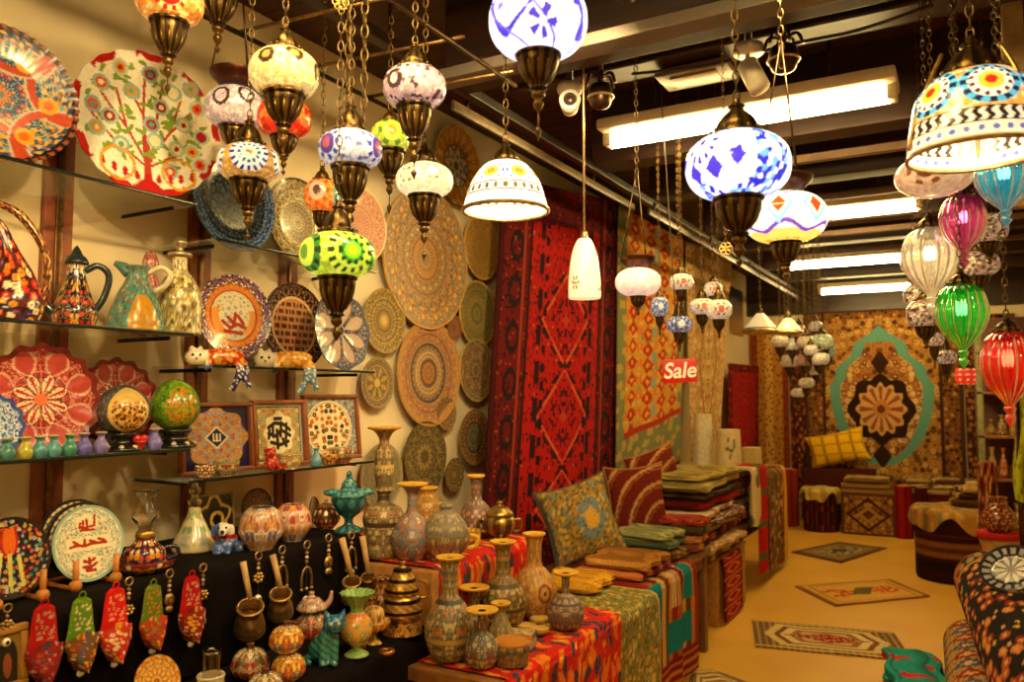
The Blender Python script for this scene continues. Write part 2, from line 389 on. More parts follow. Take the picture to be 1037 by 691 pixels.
# ------------------------------------------------------------------ left wall: shelves and what stands on them
def zone(r, a, C, r0, r1, ground, pal, n=12, k=7, s=1, size=.38, vine=None, vw=.08):
    k = k*1.35; n = int(n*1.25)
    m = (r >= r0) & (r < r1)
    if m.any():
        sec = 2*PI/n; af = np.abs(((a[m]+.01) % sec)-sec/2)
        C[m] = orn(r[m]*k+3, af*np.maximum(r[m], .25)*k+7, ground, pal, s, size, vine, vw)
    return C
def ros(zones, rings=(), petals=()):
    def f(x, y, r, a):
        C = full(r, zones[0][2])
        for z in zones: zone(r, a, C, *z[:3], z[3], *z[4:])
        for (n, r0, r1, wd, col, edge) in petals:          # n pointed petals from r0 to r1
            q = np.clip((r-r0)/(r1-r0), 0, 1); sec = 2*PI/n; af = np.abs(((a) % sec)-sec/2)*n/PI
            w = np.sin(q*PI)**.7*wd; ins = (r > r0) & (r < r1)
            put(C, ins & (af < w), edge); put(C, ins & (af < w-.16), col)
        for (r0, r1, col) in rings: put(C, (r >= r0) & (r < r1), col)
        return C
    return f
def disc(mb, R, paint, n=170, m=52, scal=0, amp=.04, deep=.09, back='#6b4a30', well=.55, rimup=1.):
    a = np.linspace(0, 2*PI, n, endpoint=False); r = np.linspace(0, 1, m)
    A, Q = np.meshgrid(a, r, indexing='ij'); k = 1+(amp*np.cos(scal*A)*Q**2 if scal else 0)
    zz = np.where(Q < well, 0, deep*((Q-well)/(1-well))**1.3)*rimup
    if scal: zz = zz+.012*np.cos(scal*A)*Q*(scal < 20)
    P = np.stack([R*Q*k*np.cos(A), R*Q*k*np.sin(A), R*zz], -1)
    C = paint((Q*np.cos(A)).ravel(), (Q*np.sin(A)).ravel(), Q.ravel(), A.ravel())
    mb.grid(P, C, True)
    B = P[:, ::-1].copy(); B[..., 2] -= R*.035
    mb.grid(B, c(back), True)
    E_ = np.stack([P[:, -1], B[:, 0]], 1); Ce = np.repeat(C.reshape(n, m, 3)[:, -1][:, None], 2, 1)
    mb.grid(E_, Ce.reshape(-1, 3), True); return mb
def plate(name, label, px, py, ry, x, paint, tilt=0., yaw=0., scal=0, amp=.04, deep=.09, group=None, m_=None, cat='plate', n=170, m=52, rim=None, zs=None):
    p = on(px, py, 0, x); R = ry*dep(p)/FPX
    if zs is not None: p[2] = zs+R*math.cos(tilt)*1.003
    o = disc(MB(), R, paint, n, m, scal, amp, deep).build(name, m_ or CER, M=wallM(p, tilt, 0, yaw), tag=(label, cat, group))
    if rim is not None:
        k = MB(); k.torus((0, 0, R*deep), R*1.0, R*.028, 96, 8, rim); k.build('rim', m_ or CER, o)
    return o
XS = -2.18
E_EDGE = c('#1d2a20')
PANE = mat('shelf_glass', rough=.05, base=(.62, .72, .62), alpha=.22, noise=.02)
EDGE = mat('shelf_glass_edge', rough=.2, base=tuple(c('#121a14')), noise=.05)
def shelf(label, z, y0, y1, xf=-2.08, xb=-2.385):
    t = thing('glass_shelf', label, 'shelf', (xb, y0, z), 0, 'glass shelves on the left wall')
    w = xf-xb; h = y1-y0
    MB().box((0, 0, -.008), (w-.004, h, 0), b=.001).build('pane', PANE, t)
    MB().box((w-.006, 0, -.009), (w, h, .0005), b=.001).build('front_edge', EDGE, t)
    for yy in (.04, h-.04):
        m = MB().box((-.012, yy-.004, -.022), (w*.8, yy+.004, -.009), c('#20221f'), .003); m.build('bracket', BRS, t)
yU = [yat(57, -2.37, 1.7), yat(203, -2.37, 1.7), yat(293, -2.37, 1.55)]
for k, yy in enumerate(yU):
    t = thing('shelf_upright', ['reddish wooden shelf upright behind the ewers, leftmost on the wall', 'reddish wooden shelf upright right of the green egg', 'reddish wooden shelf upright behind the framed tiles'][k], 'upright', (-2.4, yy, 0), 0, 'shelf uprights on the left wall')
    MB().box((0, -.045, .0), (.022, .045, 2.3-.08*k), c('#8a4620'), .003).build('board', WOO, t)
    m = MB().box((.022, -.012, .0), (.03, .012, 2.3-.08*k), c('#6a4a2a'), .002)
    m.build('metal_track', BRS, t)
ZA, ZB, ZCC = 2.10, 1.69, 1.335       # first bay
ZD, ZE, ZF = 2.005, 1.595, 1.235        # second bay
ya0 = .55; ya1 = yat(192, -2.1, 1.7)
yb0 = yat(213, -2.1, 1.7); yb1 = yat(376, -2.1, 1.5)
shelf('top glass shelf under the tree plate', ZA, ya0, ya1); shelf('glass shelf carrying the ewers', ZB, ya0, ya1)
shelf('glass shelf carrying the painted eggs and tiny vases', ZCC, ya0, ya1)
shelf('upper glass shelf carrying the dark blue plate', ZD, yb0, yb1); shelf('glass shelf carrying the cat figurines', ZE, yb0, yb1)
shelf('glass shelf carrying the framed tiles', ZF, yb0-.08, yb1)
# --- plates on shelves
blue, navy, red, cream, gold, green, turq, org, dark, white, pink, brown = cs('#2d4fa8 #18245c #b3201c #f0e2b8 #d79a2c #4c7a34 #4fa6a2 #d8641e #241a16 #f4eee0 #c9807a #6a3a22')
def tulip(x, y, r, a):
    C = orn(x*7+2, y*7, c('#10142c'), [c('#c89a34'), red, c('#b8b8b0'), c('#3a7a80'), c('#b8602c')], 3, .36)
    put(C, r > .93, dark); put(C, stroke(x, y, [[(0, -.8), (0, .3)], [(-.35, -.7), (-.2, .1)], [(.3, -.7), (.22, .0)]], .05), c('#c8c060'))
    for dx, col in ((0, red), (-.13, red), (.13, red), (-.06, org), (.07, org)): put(C, (np.abs((x-dx)/.09)**2+((y-.42)/.32)**2) < 1, col)
    return C
def bigplate(x, y, r, a):
    f = ros([(0, .55, c('#274c74'), [gold, c('#b8a878'), red, turq], 6, 7, 2, .38, c('#8a9a8a'), .05), (.55, 1.1, c('#2c4260'), [gold, red, c('#b8a878'), c('#5a98a8'), c('#b8702c')], 14, 11, 5, .38, c('#8a8a70'), .05)], [(.92, .945, dark), (.945, 1.1, c('#8a4a2a'))])
    C = f(x, y, r, a)
    for k in range(6):
        b = k*PI/3+.3; d = np.hypot(x-.95*math.cos(b), y-.95*math.sin(b)); put(C, (np.abs(d-.52) < .055) & (r < .93), c('#b0452a')); put(C, (np.abs(d-.59) < .014) & (r < .92), c('#b8b0a0')); put(C, (r > .945) & (np.cos(a*44) < -.1), dark)
    for k in range(6):
        b = k*PI/3; d = np.hypot(x-.62*math.cos(b), y-.62*math.sin(b)); put(C, d < .13, gold); put(C, d < .07, org)
    return C
plate('scalloped_plate', 'large blue and gold patterned plate with a dark beaded rim, cut by the left edge', 1, 72, 72, XS, bigplate, .08, -.2, scal=44, amp=.012, deep=.12, zs=ZA)
def treeplate(x, y, r, a):
    C = full(x, c('#f1ead2'))
    lp = np.abs(np.sin(a*11)); put(C, (r > .9-.0*lp) & (np.sin(a*9) > -.2) & (r > .97-.1*np.abs(np.sin(a*9+.4))), red)
    trunk = c('#b0402a')
    br = [[(0, -.86), (-.02, -.45), (-.06, .1), (-.05, .62)], [(0, -.55), (-.28, -.1), (-.42, .4)], [(0, -.5), (.3, -.05), (.45, .45)], [(0, -.6), (-.45, -.3), (-.75, .0)], [(0, -.6), (.4, -.35), (.72, -.05)], [(.05, -.5), (.12, .1), (.2, .65)], [(-.05, .1), (-.3, .55)], [(.3, -.05), (.62, .35)], [(-.28, -.1), (-.62, .3)]]
    put(C, stroke(x, y, br, .018), trunk); put(C, stroke(x, y, [[(0, -.95), (0, -.5), (-.03, -.2)]], .05), trunk)
    put(C, (y < -.78) & (np.abs(x) < .08+(-.78-y)*1.1), red)
    rr = random.Random(4)
    for k in range(115):
        b, q = rr.uniform(0, 2*PI), rr.uniform(.2, .86); X, Y = q*math.cos(b), q*math.sin(b)*.95+.08
        if Y > -.55:
            th = rr.uniform(0, PI); u = (x-X)*math.cos(th)+(y-Y)*math.sin(th); w = -(x-X)*math.sin(th)+(y-Y)*math.cos(th)
            put(C, (u/.062)**2+(w/.028)**2 < 1, c('#7f9a38'))
    fl = [(-.62, .42), (-.38, .7), (.02, .72), (.35, .55), (.68, .4), (-.22, .42), (.18, .3), (.5, .12), (-.72, .1), (-.66, -.2), (.75, .0), (-.35, -.35), (.3, -.6), (.62, -.25), (.05, .02), (.1, -.2), (.72, -.42), (.58, .66), (-.5, .0), (.4, -.25)]
    for k, (X, Y) in enumerate(fl):
        d = np.hypot(x-X, y-Y); put(C, d < .115, [c('#9fc0b4'), c('#b9cdb8'), c('#8fb2b0')][k % 3]); put(C, d < .075, [c('#d8572a'), gold, c('#a03030'), cream][k % 4]); put(C, d < .035, [cream, red, turq][k % 3])
    for k in range(9):
        X = -.6+.15*k; Y = -.62-.18*math.cos((X)*2)+.05; put(C, ((x-X)/.035)**2+((y-Y)/.07)**2 < 1, red)
    put(C, (np.abs(np.hypot(x+.4, y+.62)-.22) < .02) | (np.abs(np.hypot(x-.42, y+.62)-.22) < .02), gold)
    return C
plate('tree_plate', 'round cream plate painted with a red tree of flowers, standing on the top shelf', 150, 118, 74, -2.15, treeplate, .06, -.22, scal=22, amp=.01, deep=.07, n=200, m=70, zs=ZA)
plate('mosaic_plate', 'dark blue patterned plate behind the small gold globe lamp', 236, 193, 52, -2.25, ros([(0, .78, c('#141a20'), [c('#2a3a4a'), c('#1c1410'), c('#41525a')], 8, 9, 3, .4), (.78, 1.1, c('#223a66'), [c('#6f86a8'), c('#1a2440')], 20, 14, 6, .4)]), .1, zs=ZD)
plate('mosaic_plate', 'beige plate with small dark blossoms between the gold and green lamps', 302, 212, 45, -2.28, ros([(0, 1.1, c('#8d7c52'), [c('#c8b888'), c('#4a3a24'), c('#6b5a34'), c('#b09a60')], 10, 13, 3, .42, c('#3f3420'))], [(.95, 1.1, c('#3a2e20'))]), .08, zs=ZD)
plate('mosaic_plate', 'salmon pink speckled plate high on the wall behind the green globe lamp', 365, 228, 38, -2.34, ros([(0, 1.1, c('#d8b090'), [c('#b8574a'), c('#c97a62'), c('#a2483c')], 16, 15, 4, .34)], [(.95, 1.1, c('#e8cfa0'))]), .02)
def callig(x, y, r, a):
    f = ros([(0, .62, c('#d8cfb0'), [c('#8a9a98'), c('#c8b890')], 6, 7, 3, .3), (.62, .76, c('#d9842a'), [c('#b85a1c'), gold], 24, 14, 4, .3), (.76, 1.1, c('#2c2f52'), [white, red, c('#6f80b8')], 16, 12, 5, .36, c('#8c5a3a'))], [(.6, .63, c('#a83a1c')), (.75, .78, c('#b84a24'))])
    C = f(x, y, r, a); put(C, (np.hypot(x+.28, y+.05) < .3) & (r > .4) & (r < .62), c('#d98a30')); put(C, (r > .42) & (r < .6) & (np.abs(y+.15) < .3), c('#dc9440'))
    put(C, stroke(x, y, [[(-.3, -.15), (-.1, -.3), (.1, -.2), (.3, -.28)], [(-.15, -.05), (0, -.2), (.05, .05)], [(.12, -.0), (.25, -.18)], [(-.25, -.38), (.2, -.42)]], .045), c('#a02a1c'))
    return C
plate('calligraphy_plate', 'orange and white plate with red calligraphy and a blue flowered rim', 237, 311, 42, -2.2, callig, .08, -.15, zs=ZE+.034)
def brownc(x, y, r, a):
    C = ros([(.62, 1.1, c('#2a1a14'), [c('#6a4a34'), c('#8a6a4a')], 12, 10, 3, .35)])(x, y, r, a)
    m = r < .68; put(C, m, c('#a07048'))
    for k in range(7): put(C, m & (np.abs(y-.5+k*.17) < .05) & (np.sin(x*34+k*2)+np.sin(x*57+k) > -.5), c('#4a2416'))
    put(C, np.abs(r-.66) < .03, c('#c8a070')); return C
plate('calligraphy_plate', 'brown plate with rows of dark script beside the orange one', 298, 315, 44, -2.26, brownc, .08, zs=ZE)
plate('petal_bowl', 'grey plate with eight pale petals under the green globe lamp', 345, 330, 40, -2.14, ros([(0, 1.1, c('#3c3a44'), [c('#8a8a94'), c('#5a4a44')], 16, 12, 3, .35)], [(0, .1, dark), (.93, 1.1, c('#4a5068'))], [(8, .1, .92, .88, c('#b09a8c'), c('#6f5a50'))]), .1, scal=8, amp=.02, zs=ZE)
def redplate(x, y, r, a):
    C = ros([(0, 1.1, c('#94221f'), [c('#c88070'), c('#6a161a'), c('#b04a3c')], 8, 6, 3, .34, c('#d8806a'))], [(.9, 1.1, c('#6e1818'))], [(8, .45, .98, .75, c('#b04038'), c('#d0a088')), (8, .02, .5, .95, c('#e6c8a0'), c('#7a2018'))])(x, y, r, a)
    m = (r < .5) & (vor(x*14, y*14, 3)[0] < .2); put(C, m & (r > .12), c('#4a2a1a')); put(C, (np.abs(np.cos(a*4)) < .3) & (r < .45), c('#b0241c')); put(C, r < .1, c('#d86a3a')); return C
plate('scalloped_bowl', 'red scalloped plate with an eight petal flower, standing left on the egg shelf', 42, 393, 56, -2.2, redplate, .12, -.15, scal=16, amp=.035, zs=ZCC)
plate('scalloped_bowl', 'darker red scalloped plate behind the gold egg', 118, 392, 45, -2.3, redplate, .1, scal=16, amp=.035, zs=ZCC)
plate('scalloped_bowl', 'blue rimmed scalloped plate cut by the left edge of the photo', -10, 402, 34, -2.12, ros([(0, 1.1, c('#8fb0d0'), [c('#2d4fa8'), white, c('#5a80c0')], 10, 7, 3, .4, white)], [(.9, 1.1, c('#3050a0'))]), .1, scal=14, zs=ZCC)
# wall plates
WP = [(431, 262, 72, 'largest round ochre mosaic plate high on the wall', ros([(0, 1.1, c('#b58a46'), [c('#7d8a8c'), c('#c9823a'), c('#8a6a38'), c('#d8b878'), c('#6a7478')], 14, 17, 3, .42, c('#8a6434'))], [(.28, .31, c('#7a5a30')), (.5, .52, c('#8a6a3a')), (.97, 1.1, c('#c79a50'))])),
 (487, 251, 33, 'plain ochre speckled plate at the upper right of the wall, beside the largest plate', ros([(0, 1.1, c('#c08c3c'), [c('#a87a34'), c('#d8a850'), c('#9a7a44'), c('#8c8060')], 12, 12, 4, .38)], [(.94, 1.1, c('#d8aa58'))])),
 (389, 325, 33, 'olive brown plate with radiating lines near the grey petal plate', ros([(0, 1.1, c('#8c7238'), [c('#b89a58'), c('#5a4824')], 24, 9, 3, .3)], [(0, .12, c('#c8a860')), (.3, .34, c('#54421f')), (.62, .66, c('#54421f'))], [(18, .34, .95, .5, c('#a88c4c'), c('#4f3f20'))])),
 (483, 318, 34, 'olive green speckled plate with a glossy rim below the plain ochre plate', ros([(0, 1.1, c('#9c8a4a'), [c('#6f6a3c'), c('#c0a860'), c('#7d7a50')], 16, 14, 5, .4)], [(.93, 1.1, c('#d8b050'))])),
 (434, 378, 54, 'wide plate with a ringed rosette in the middle of the wall', ros([(0, .24, c('#a8744a'), [c('#c89a60'), c('#7c5030')], 10, 9, 2, .4), (.24, .52, c('#6f6458'), [c('#b08a58'), c('#4c5054'), c('#c8a070')], 20, 14, 3, .4), (.52, 1.1, c('#b4804a'), [c('#7c828a'), c('#d09a50'), c('#8a5a34'), c('#c86a30')], 18, 15, 6, .42)], [(.22, .25, c('#54402c')), (.37, .4, c('#c8a878')), (.52, .55, c('#54402c')), (.72, .74, c('#6f5236')), (.96, 1.1, c('#b88c50'))])),
 (482, 375, 32, 'tan plate with a loose flower, touching the right edge of the rosette plate', ros([(0, 1.1, c('#b08c54'), [c('#8c7a60'), c('#c8743c'), c('#d0b070'), c('#6f7068')], 7, 9, 7, .45, c('#7c5c34'))], [(.94, 1.1, c('#c8a060'))])),
 (382, 388, 26, 'small plate of eight rings around a yellow centre, left of the rosette plate', ros([(0, 1.1, c('#6a5638'), [c('#a08858')], 8, 8, 3, .3)], [(0, .16, c('#c8a850')), (.9, 1.1, c('#8a7a5c')), (.66, .7, c('#b09a68'))], [(8, .16, .66, .8, c('#a88e50'), c('#4a3a24'))])),
 (452, 419, 17, 'small brown plate half hidden under the rosette plate', ros([(0, 1.1, c('#8c6c44'), [c('#5c4630'), c('#b89460')], 10, 8, 3, .4)])),
 (460, 332, 13, 'small reddish brown plate between the two big wall plates', ros([(0, 1.1, c('#8c5c3c'), [c('#5c3a28'), c('#b8845a')], 8, 7, 3, .4)])),
 (430, 463, 36, 'dark olive mosaic plate low on the wall above the bottles', ros([(0, 1.1, c('#6c5c34'), [c('#a08a50'), c('#4a4428'), c('#b89c60'), c('#5c6050')], 10, 14, 8, .42, c('#3c3420'))], [(.55, .58, c('#3f361f')), (.95, 1.1, c('#54482a'))])),
 (480, 443, 28, 'brown plate with a ring of blossoms beside the red rug', ros([(0, .55, c('#6f6440'), [c('#a8945a'), c('#4c6050')], 8, 8, 2, .4), (.55, 1.1, c('#5c4428'), [c('#c89c58'), c('#a86a38')], 14, 10, 3, .45)], [(.54, .58, c('#40301c')), (.94, 1.1, c('#8c6c3c'))])),
 (460, 481, 17, 'small dark plate leaning low between bottle and red rug', ros([(0, 1.1, c('#6c5434'), [c('#b8985c'), c('#40301c')], 10, 8, 3, .42)])),
 (386, 482, 33, 'plain grey glass plate behind the tall candlestick vase', ros([(0, 1.1, c('#7c7454'), [c('#8c8464'), c('#6c6448')], 10, 10, 3, .4)], [(.92, 1.1, c('#94886a'))]))]
for k, (px, py, ry, lb, f) in enumerate(WP): plate('wall_plate', lb, px, py, ry, -2.355+.004*(k % 3) if ry < 40 else -2.36, f, .0, m_=MATT if k else MATT, group='plates hung on the left wall', deep=.06)
plate('scalloped_plate', 'ochre fluted plate with a pale centre beside the clear globe lamp', 462, 168, 40, -2.35, ros([(0, .5, c('#c8b890'), [c('#8c8478'), c('#a89878'), c('#5c5850')], 6, 6, 3, .42), (.5, 1.1, c('#c48a34'), [c('#8a5a20'), c('#d8a850')], 20, 5, 4, .3)], [(.0, .1, c('#5a4a3c')), (.5, .55, c('#7a5226'))], [(18, .55, 1.02, .85, c('#d09a44'), c('#8a5c24'))]), .0, scal=18, amp=.03, m_=MATT)
t = thing('plate_stand', 'low dark stand under the orange and white calligraphy plate', 'stand', (-2.2, yat(237, -2.2, ZE), ZE)); MB().box((-.05, -.07, 0), (.03, .07, .02), c('#3a2014'), .005).build('base', WOO, t); MB().box((.0, -.06, .018), (.03, .06, .042), c('#3a2014'), .004).build('ledge', WOO, t)
# --- ewers
def potpaint(ground, pal, s=1, k=(8, 12), size=.4, vine=None, bands=(), vw=.08):
    def f(A, T, R, Z):
        C = orn(np.abs(((A/(2*PI)*6) % 1)-.5)*k[0]*.42+2, T*k[1], ground, pal, s, size, vine, vw)
        for (t0, t1, col) in bands: put(C, (T >= t0) & (T < t1), col)
        return C
    return f
def sh(px, z, x=XS): return np.array([x, yat(px, x, z), z])
p = sh(75, ZB); s = dep(p)/FPX; t = thing('ewer', 'dark enamelled ewer with red flowers, a tall spout and a big handle', 'ewer', p, facecam(p))
MB().lathe(np.array([(0, 0), (17, 0), (20, 6), (21, 16), (16, 30), (10, 48), (8, 62), (9, 66), (0, 66)])*s, 48, potpaint(c('#221c22'), [red, gold, c('#c8502a'), c('#d8d0c0')], 3, (8, 11), .33, c('#8a8078'), vw=.07), 5).build('body', CER, t)
MB().lathe(np.array([(0, 64), (11, 64), (10, 70), (6, 74), (3, 80), (0, 84)])*s, 24, c('#1f2a2c'), 4).build('lid', CER, t)
MB().tube(np.array([(0, -16, 10), (0, -27, 24), (0, -24, 44), (0, -26, 66)])*s, np.array([5, 4.5, 4, 3])*s, 12, c('#2f3f40'), 6).build('spout', CER, t)
MB().tube(np.array([(0, 8, 58), (0, 20, 64), (0, 30, 54), (0, 26, 32), (0, 16, 14)])*s, 3.4*s, 12, c('#26343a'), 6).build('handle', CER, t)
p = sh(137, ZB); t = thing('jug', 'turquoise glazed jug with a yellow medallion and cream handle', 'jug', p, facecam(p)); s = dep(p)/FPX
def turqjug(A, T, R, Z):
    C = orn(A*5, T*18, c('#5f9a92'), [c('#3a7478'), c('#b0503a'), c('#c8b890'), c('#86b4a4')], 4, .35)
    aa = (A+PI) % (2*PI)-PI; put(C, ((aa-.3)/.55)**2+((T-.32)/.24)**2 < 1, c('#d8a030')); return C
MB().lathe(np.array([(0, 0), (25, 0), (27, 6), (24, 22), (17, 40), (11, 52), (10, 60), (13, 66), (11, 66), (8, 60), (0, 55)])*s, 56, turqjug, 5).build('body', CER, t)
MB().tube(np.array([(0, -7, 60), (0, -13, 65), (0, -21, 69)])*s, np.array([7, 5.5, 2.5])*s, 12, c('#4f8480'), 5).build('spout', CER, t)
MB().tube(np.array([(0, 9, 60), (0, 22, 67), (0, 31, 60), (0, 26, 48), (0, 15, 42)])*s, 3.*s, 12, c('#d8d0b0'), 6).build('handle', CER, t)
p = sh(180, ZB); t = thing('decanter', 'gold and silver mosaic bottle with a metal stopper beside the turquoise jug', 'bottle', p, facecam(p)); s = dep(p)/FPX
MB().lathe(np.array([(0, 0), (20, 0), (22, 8), (21, 40), (15, 56), (8, 66), (7, 80), (0, 80)])*s, 56, lambda A, T, R, Z: orn(A*5, T*20, c('#a89048'), [c('#e0d8a0'), c('#5c4a20'), c('#c8b878'), c('#8c8468'), c('#f0eccc')], 5, .5), 5).build('body', CER, t)
MB().lathe(np.array([(0, 80), (11, 80), (11, 84), (4, 86), (4, 90), (7, 94), (4, 99), (0, 100)])*s, 24, c('#b8aa88'), 3).build('stopper', BRS, t)
p = sh(20, ZB, -2.16); t = thing('swan_jug', 'red and black flowered jug with a sweeping neck looping back to its body', 'jug', p, facecam(p)); s = dep(p)/FPX
fl = lambda A, T: orn(A*2.6, T*13, c('#5a1a1c'), [c('#c8342a'), gold, c('#2a3a70'), cream, org], 6, .42, c('#1c1420'))
MB().tube(np.array([(0, -8, 2), (0, -6, 20), (0, -7, 44), (0, -12, 70), (0, -22, 95), (0, -40, 118)])*s, np.array([24, 27, 20, 10, 7, 4])*s, 28, fl, 8).build('body', CER, t)
MB().tube(np.array([(0, 12, 8), (0, 21, 30), (0, 22, 60), (0, 14, 86), (0, -2, 108), (0, -14, 116), (0, -30, 122)])*s, np.array([6, 4.5, 4, 4, 4.5, 4, 3])*s, 12, lambda A, T: orn(A*2, T*26, c('#3a2018'), [gold, c('#8a2a20')], 3, .38), 6).build('handle', CER, t)
p = sh(150, ZB, -2.3); s = dep(p)/FPX
MB().lathe(np.array([(0, 0), (14, 0), (16, 20), (10, 50), (6, 64), (8, 74), (5, 84), (0, 88)])*s, 28, potpaint(c('#a8605a'), [c('#7c3a3a'), c('#d8a890')], 2), 4).build('vase', CER, loc=p, tag=('small rose pink vase hidden behind the turquoise jug', 'vase'))
# --- egg shelf
def egg(px, label, f, w, h, wst):
    p = sh(px, ZCC, -2.15); s = dep(p)/FPX; t = thing('ostrich_egg', label, 'egg', p+[0, 0, 17*s], facecam(p))
    a = np.linspace(-PI/2, PI/2, 24); prof = np.c_[w*np.cos(a)*(1-.09*np.sin(a)), h+h*np.sin(a)]*s
    MB().lathe(prof, 90, f, 3).build('shell', CER, t)
    q = thing('egg_stand', 'black carved stand under the %s' % wst, 'stand', p, facecam(p))
    MB().lathe(np.array([(0, 0), (20, 0), (21, 4), (14, 8), (13, 12), (17, 17), (14, 19), (0, 16)])*s, 32, c('#17120f'), 3).build('base', CER, q)
    m = MB()
    for k in range(9):
        b = k*2*PI/9; m.ball((18.5*s*math.cos(b), 18.5*s*math.sin(b), 4*s), 3*s, 8, 6, c('#cbb990'))
    m.torus((0, 0, 4*s), 18.5*s, 1.2*s, 40, 6, c('#6a5a3c')); m.build('stud_band', CER, q)
def goldegg(A, T, R, Z):
    aa = (A+PI) % (2*PI)-PI; C = orn(A*6, T*16, c('#4a4c50'), [c('#6f6f6a'), c('#2c2e34')], 3, .35)
    d = np.hypot((aa-.3)/.85, (T-.5)/.36); put(C, d < 1, c('#e0c070'))
    m = (d < .82); put(C, m & (vor(aa*5, T*11, 2)[0] < .42) & (T < .62), c('#b87820')); put(C, m & (vor(aa*6, T*12, 9)[0] < .3) & (T < .58), c('#5a2c14')); return C
egg(123, 'painted egg with a golden landscape medallion on a black stand', goldegg, 26, 25, 'gold medallion egg')
def greenegg(A, T, R, Z):
    aa = (A+PI) % (2*PI)-PI; C = orn(A*4, T*9, c('#5f8a1c'), [c('#7ca028'), c('#42701c')], 3, .4)
    d = np.hypot((aa-.3)/.7, (T-.5)/.28); m = (vor(aa*7, T*15, 4)[0] < .42) & (d < 1); put(C, m, c('#c8862a')); put(C, m & (vor(aa*11, T*22, 4)[0] < .25), c('#a83a1c')); return C
egg(176, 'green painted egg with a gold flower on a black stand', greenegg, 24, 26, 'green egg')
mv = [(7, '#3f7a70', 'dark teal', ''), (25, '#a8a038', 'olive yellow', ''), (40, '#3f8088', 'blue green', ' right of the yellow one'), (54, '#4a8a94', 'pale blue green', ''), (70, '#2f7a68', 'sea green', ''), (85, '#5a54a8', 'violet', ' in front of the red plates'), (102, '#7068a8', 'mauve', ' touching the gold egg'), (156, '#6a62b0', 'lilac', ' between the two eggs')]
mv0 = None
for px, col, nm, wh in mv:
    p = sh(px, ZCC, -2.1); s = dep(p)/FPX
    t = thing('miniature_vase', 'tiny %s glazed vase on the egg shelf%s' % (nm, wh), 'vase', p, facecam(p), 'tiny vases along the egg shelf')
    MB().lathe(np.array([(0, 0), (5, 0), (7.5, 5), (7, 10), (4, 15), (3.4, 18), (5.5, 22), (3, 21), (0, 17)])*s, 20, lambda A, T, R, Z, q=c(col): mixc(q, q*1.5+.03, (np.sin(A*3+T*8) > .6)*.5), 3).build('body', CER, t)
    MB().torus((0, 0, 21.5*s), 4.6*s, 1.1*s, 14, 6, c('#b8a878')).build('lip', CER, t)
p = sh(142, ZCC, -2.1); s = dep(p)/FPX
MB().ball((-0, -3*s, 12*s), np.array([3, 4.5, 5])*s, 14, 10, c('#a81c18')).ball((0, 3*s, 12*s), np.array([3, 4.5, 5])*s, 14, 10, c('#a81c18')).lathe(np.array([(0, 0), (2.5, 1), (4, 6), (6, 10), (0, 12)])*s, 14, c('#a81c18'), 3).build('heart_trinket', CER, loc=p, rz=facecam(p), tag=('small red heart trinket between the eggs', 'trinket'))
# --- cats lying along the shelf edge
def cat_lying(px, zs, label, head, body, legs, patt):
    p = sh(px, zs, -2.1); s = dep(p)/FPX
    t = thing('cat_figurine', label, 'figurine', p, facecam(p))
    e = [((0, -25*s, 8*s), (9*s, 12*s, 9*s)), ('t', np.array([(0, -22, 7), (0, -6, 8), (0, 10, 8), (0, 18, 5)])*s, np.array([8, 9, 9, 7])*s), ((3*s, -30*s, 15*s), (3*s, 3*s, 5*s)), ((-4*s, -22*s, 15*s), (3*s, 3*s, 5*s)),
         ('t', np.array([(7, 14, 5), (11, 16, -6), (12, 12, -18), (12, 8, -26)])*s, np.array([5, 4, 3.5, 3.5])*s), ('t', np.array([(5, 18, 4), (11, 21, -6), (12, 22, -16), (12, 26, -23)])*s, np.array([5, 4, 3.5, 3.5])*s),
         ('t', np.array([(9, -14, 5), (13, -14, -1), (14, -17, -5)])*s, np.array([4, 3, 3])*s)]
    def pt(V):
        C = full(V[:, 0], body); put(C, vor(V[:, 1]/(5*s), V[:, 2]/(5*s), 4)[0] < .4, patt)
        put(C, V[:, 1] < -14*s, head); put(C, (V[:, 2] < 0) & (V[:, 1] > 0), legs); put(C, (V[:, 2] < 0) & (V[:, 1] > 0) & (vor(V[:, 1]/(4*s), V[:, 2]/(4*s), 2)[0] < .25), white)
        put(C, (V[:, 2] < 0) & (V[:, 1] < 0), c('#3a4a90')); return C
    blob(e, 1.6*s, pt, 'body', CER, t, 3)
    m = MB()
    for q in (-1, 1): m.ball((8.6*s, (-25+q*3.5)*s, 10*s), 1.4*s, 8, 6, dark)
    m.ball((9.4*s, -25*s, 6.5*s), 1.2*s, 8, 6, c('#b05050')); m.build('face', CER, t)
cat_lying(226, ZE, 'reclining cat figurine with white head, red body and blue legs hanging over the shelf', c('#e8dcc0'), c('#b8321c'), c('#2c2c78'), gold)
cat_lying(295, ZE, 'reclining cat figurine with white head, orange body and pale blue legs', c('#e8dcc0'), c('#d8862a'), c('#5a8ab0'), c('#f0c860'))
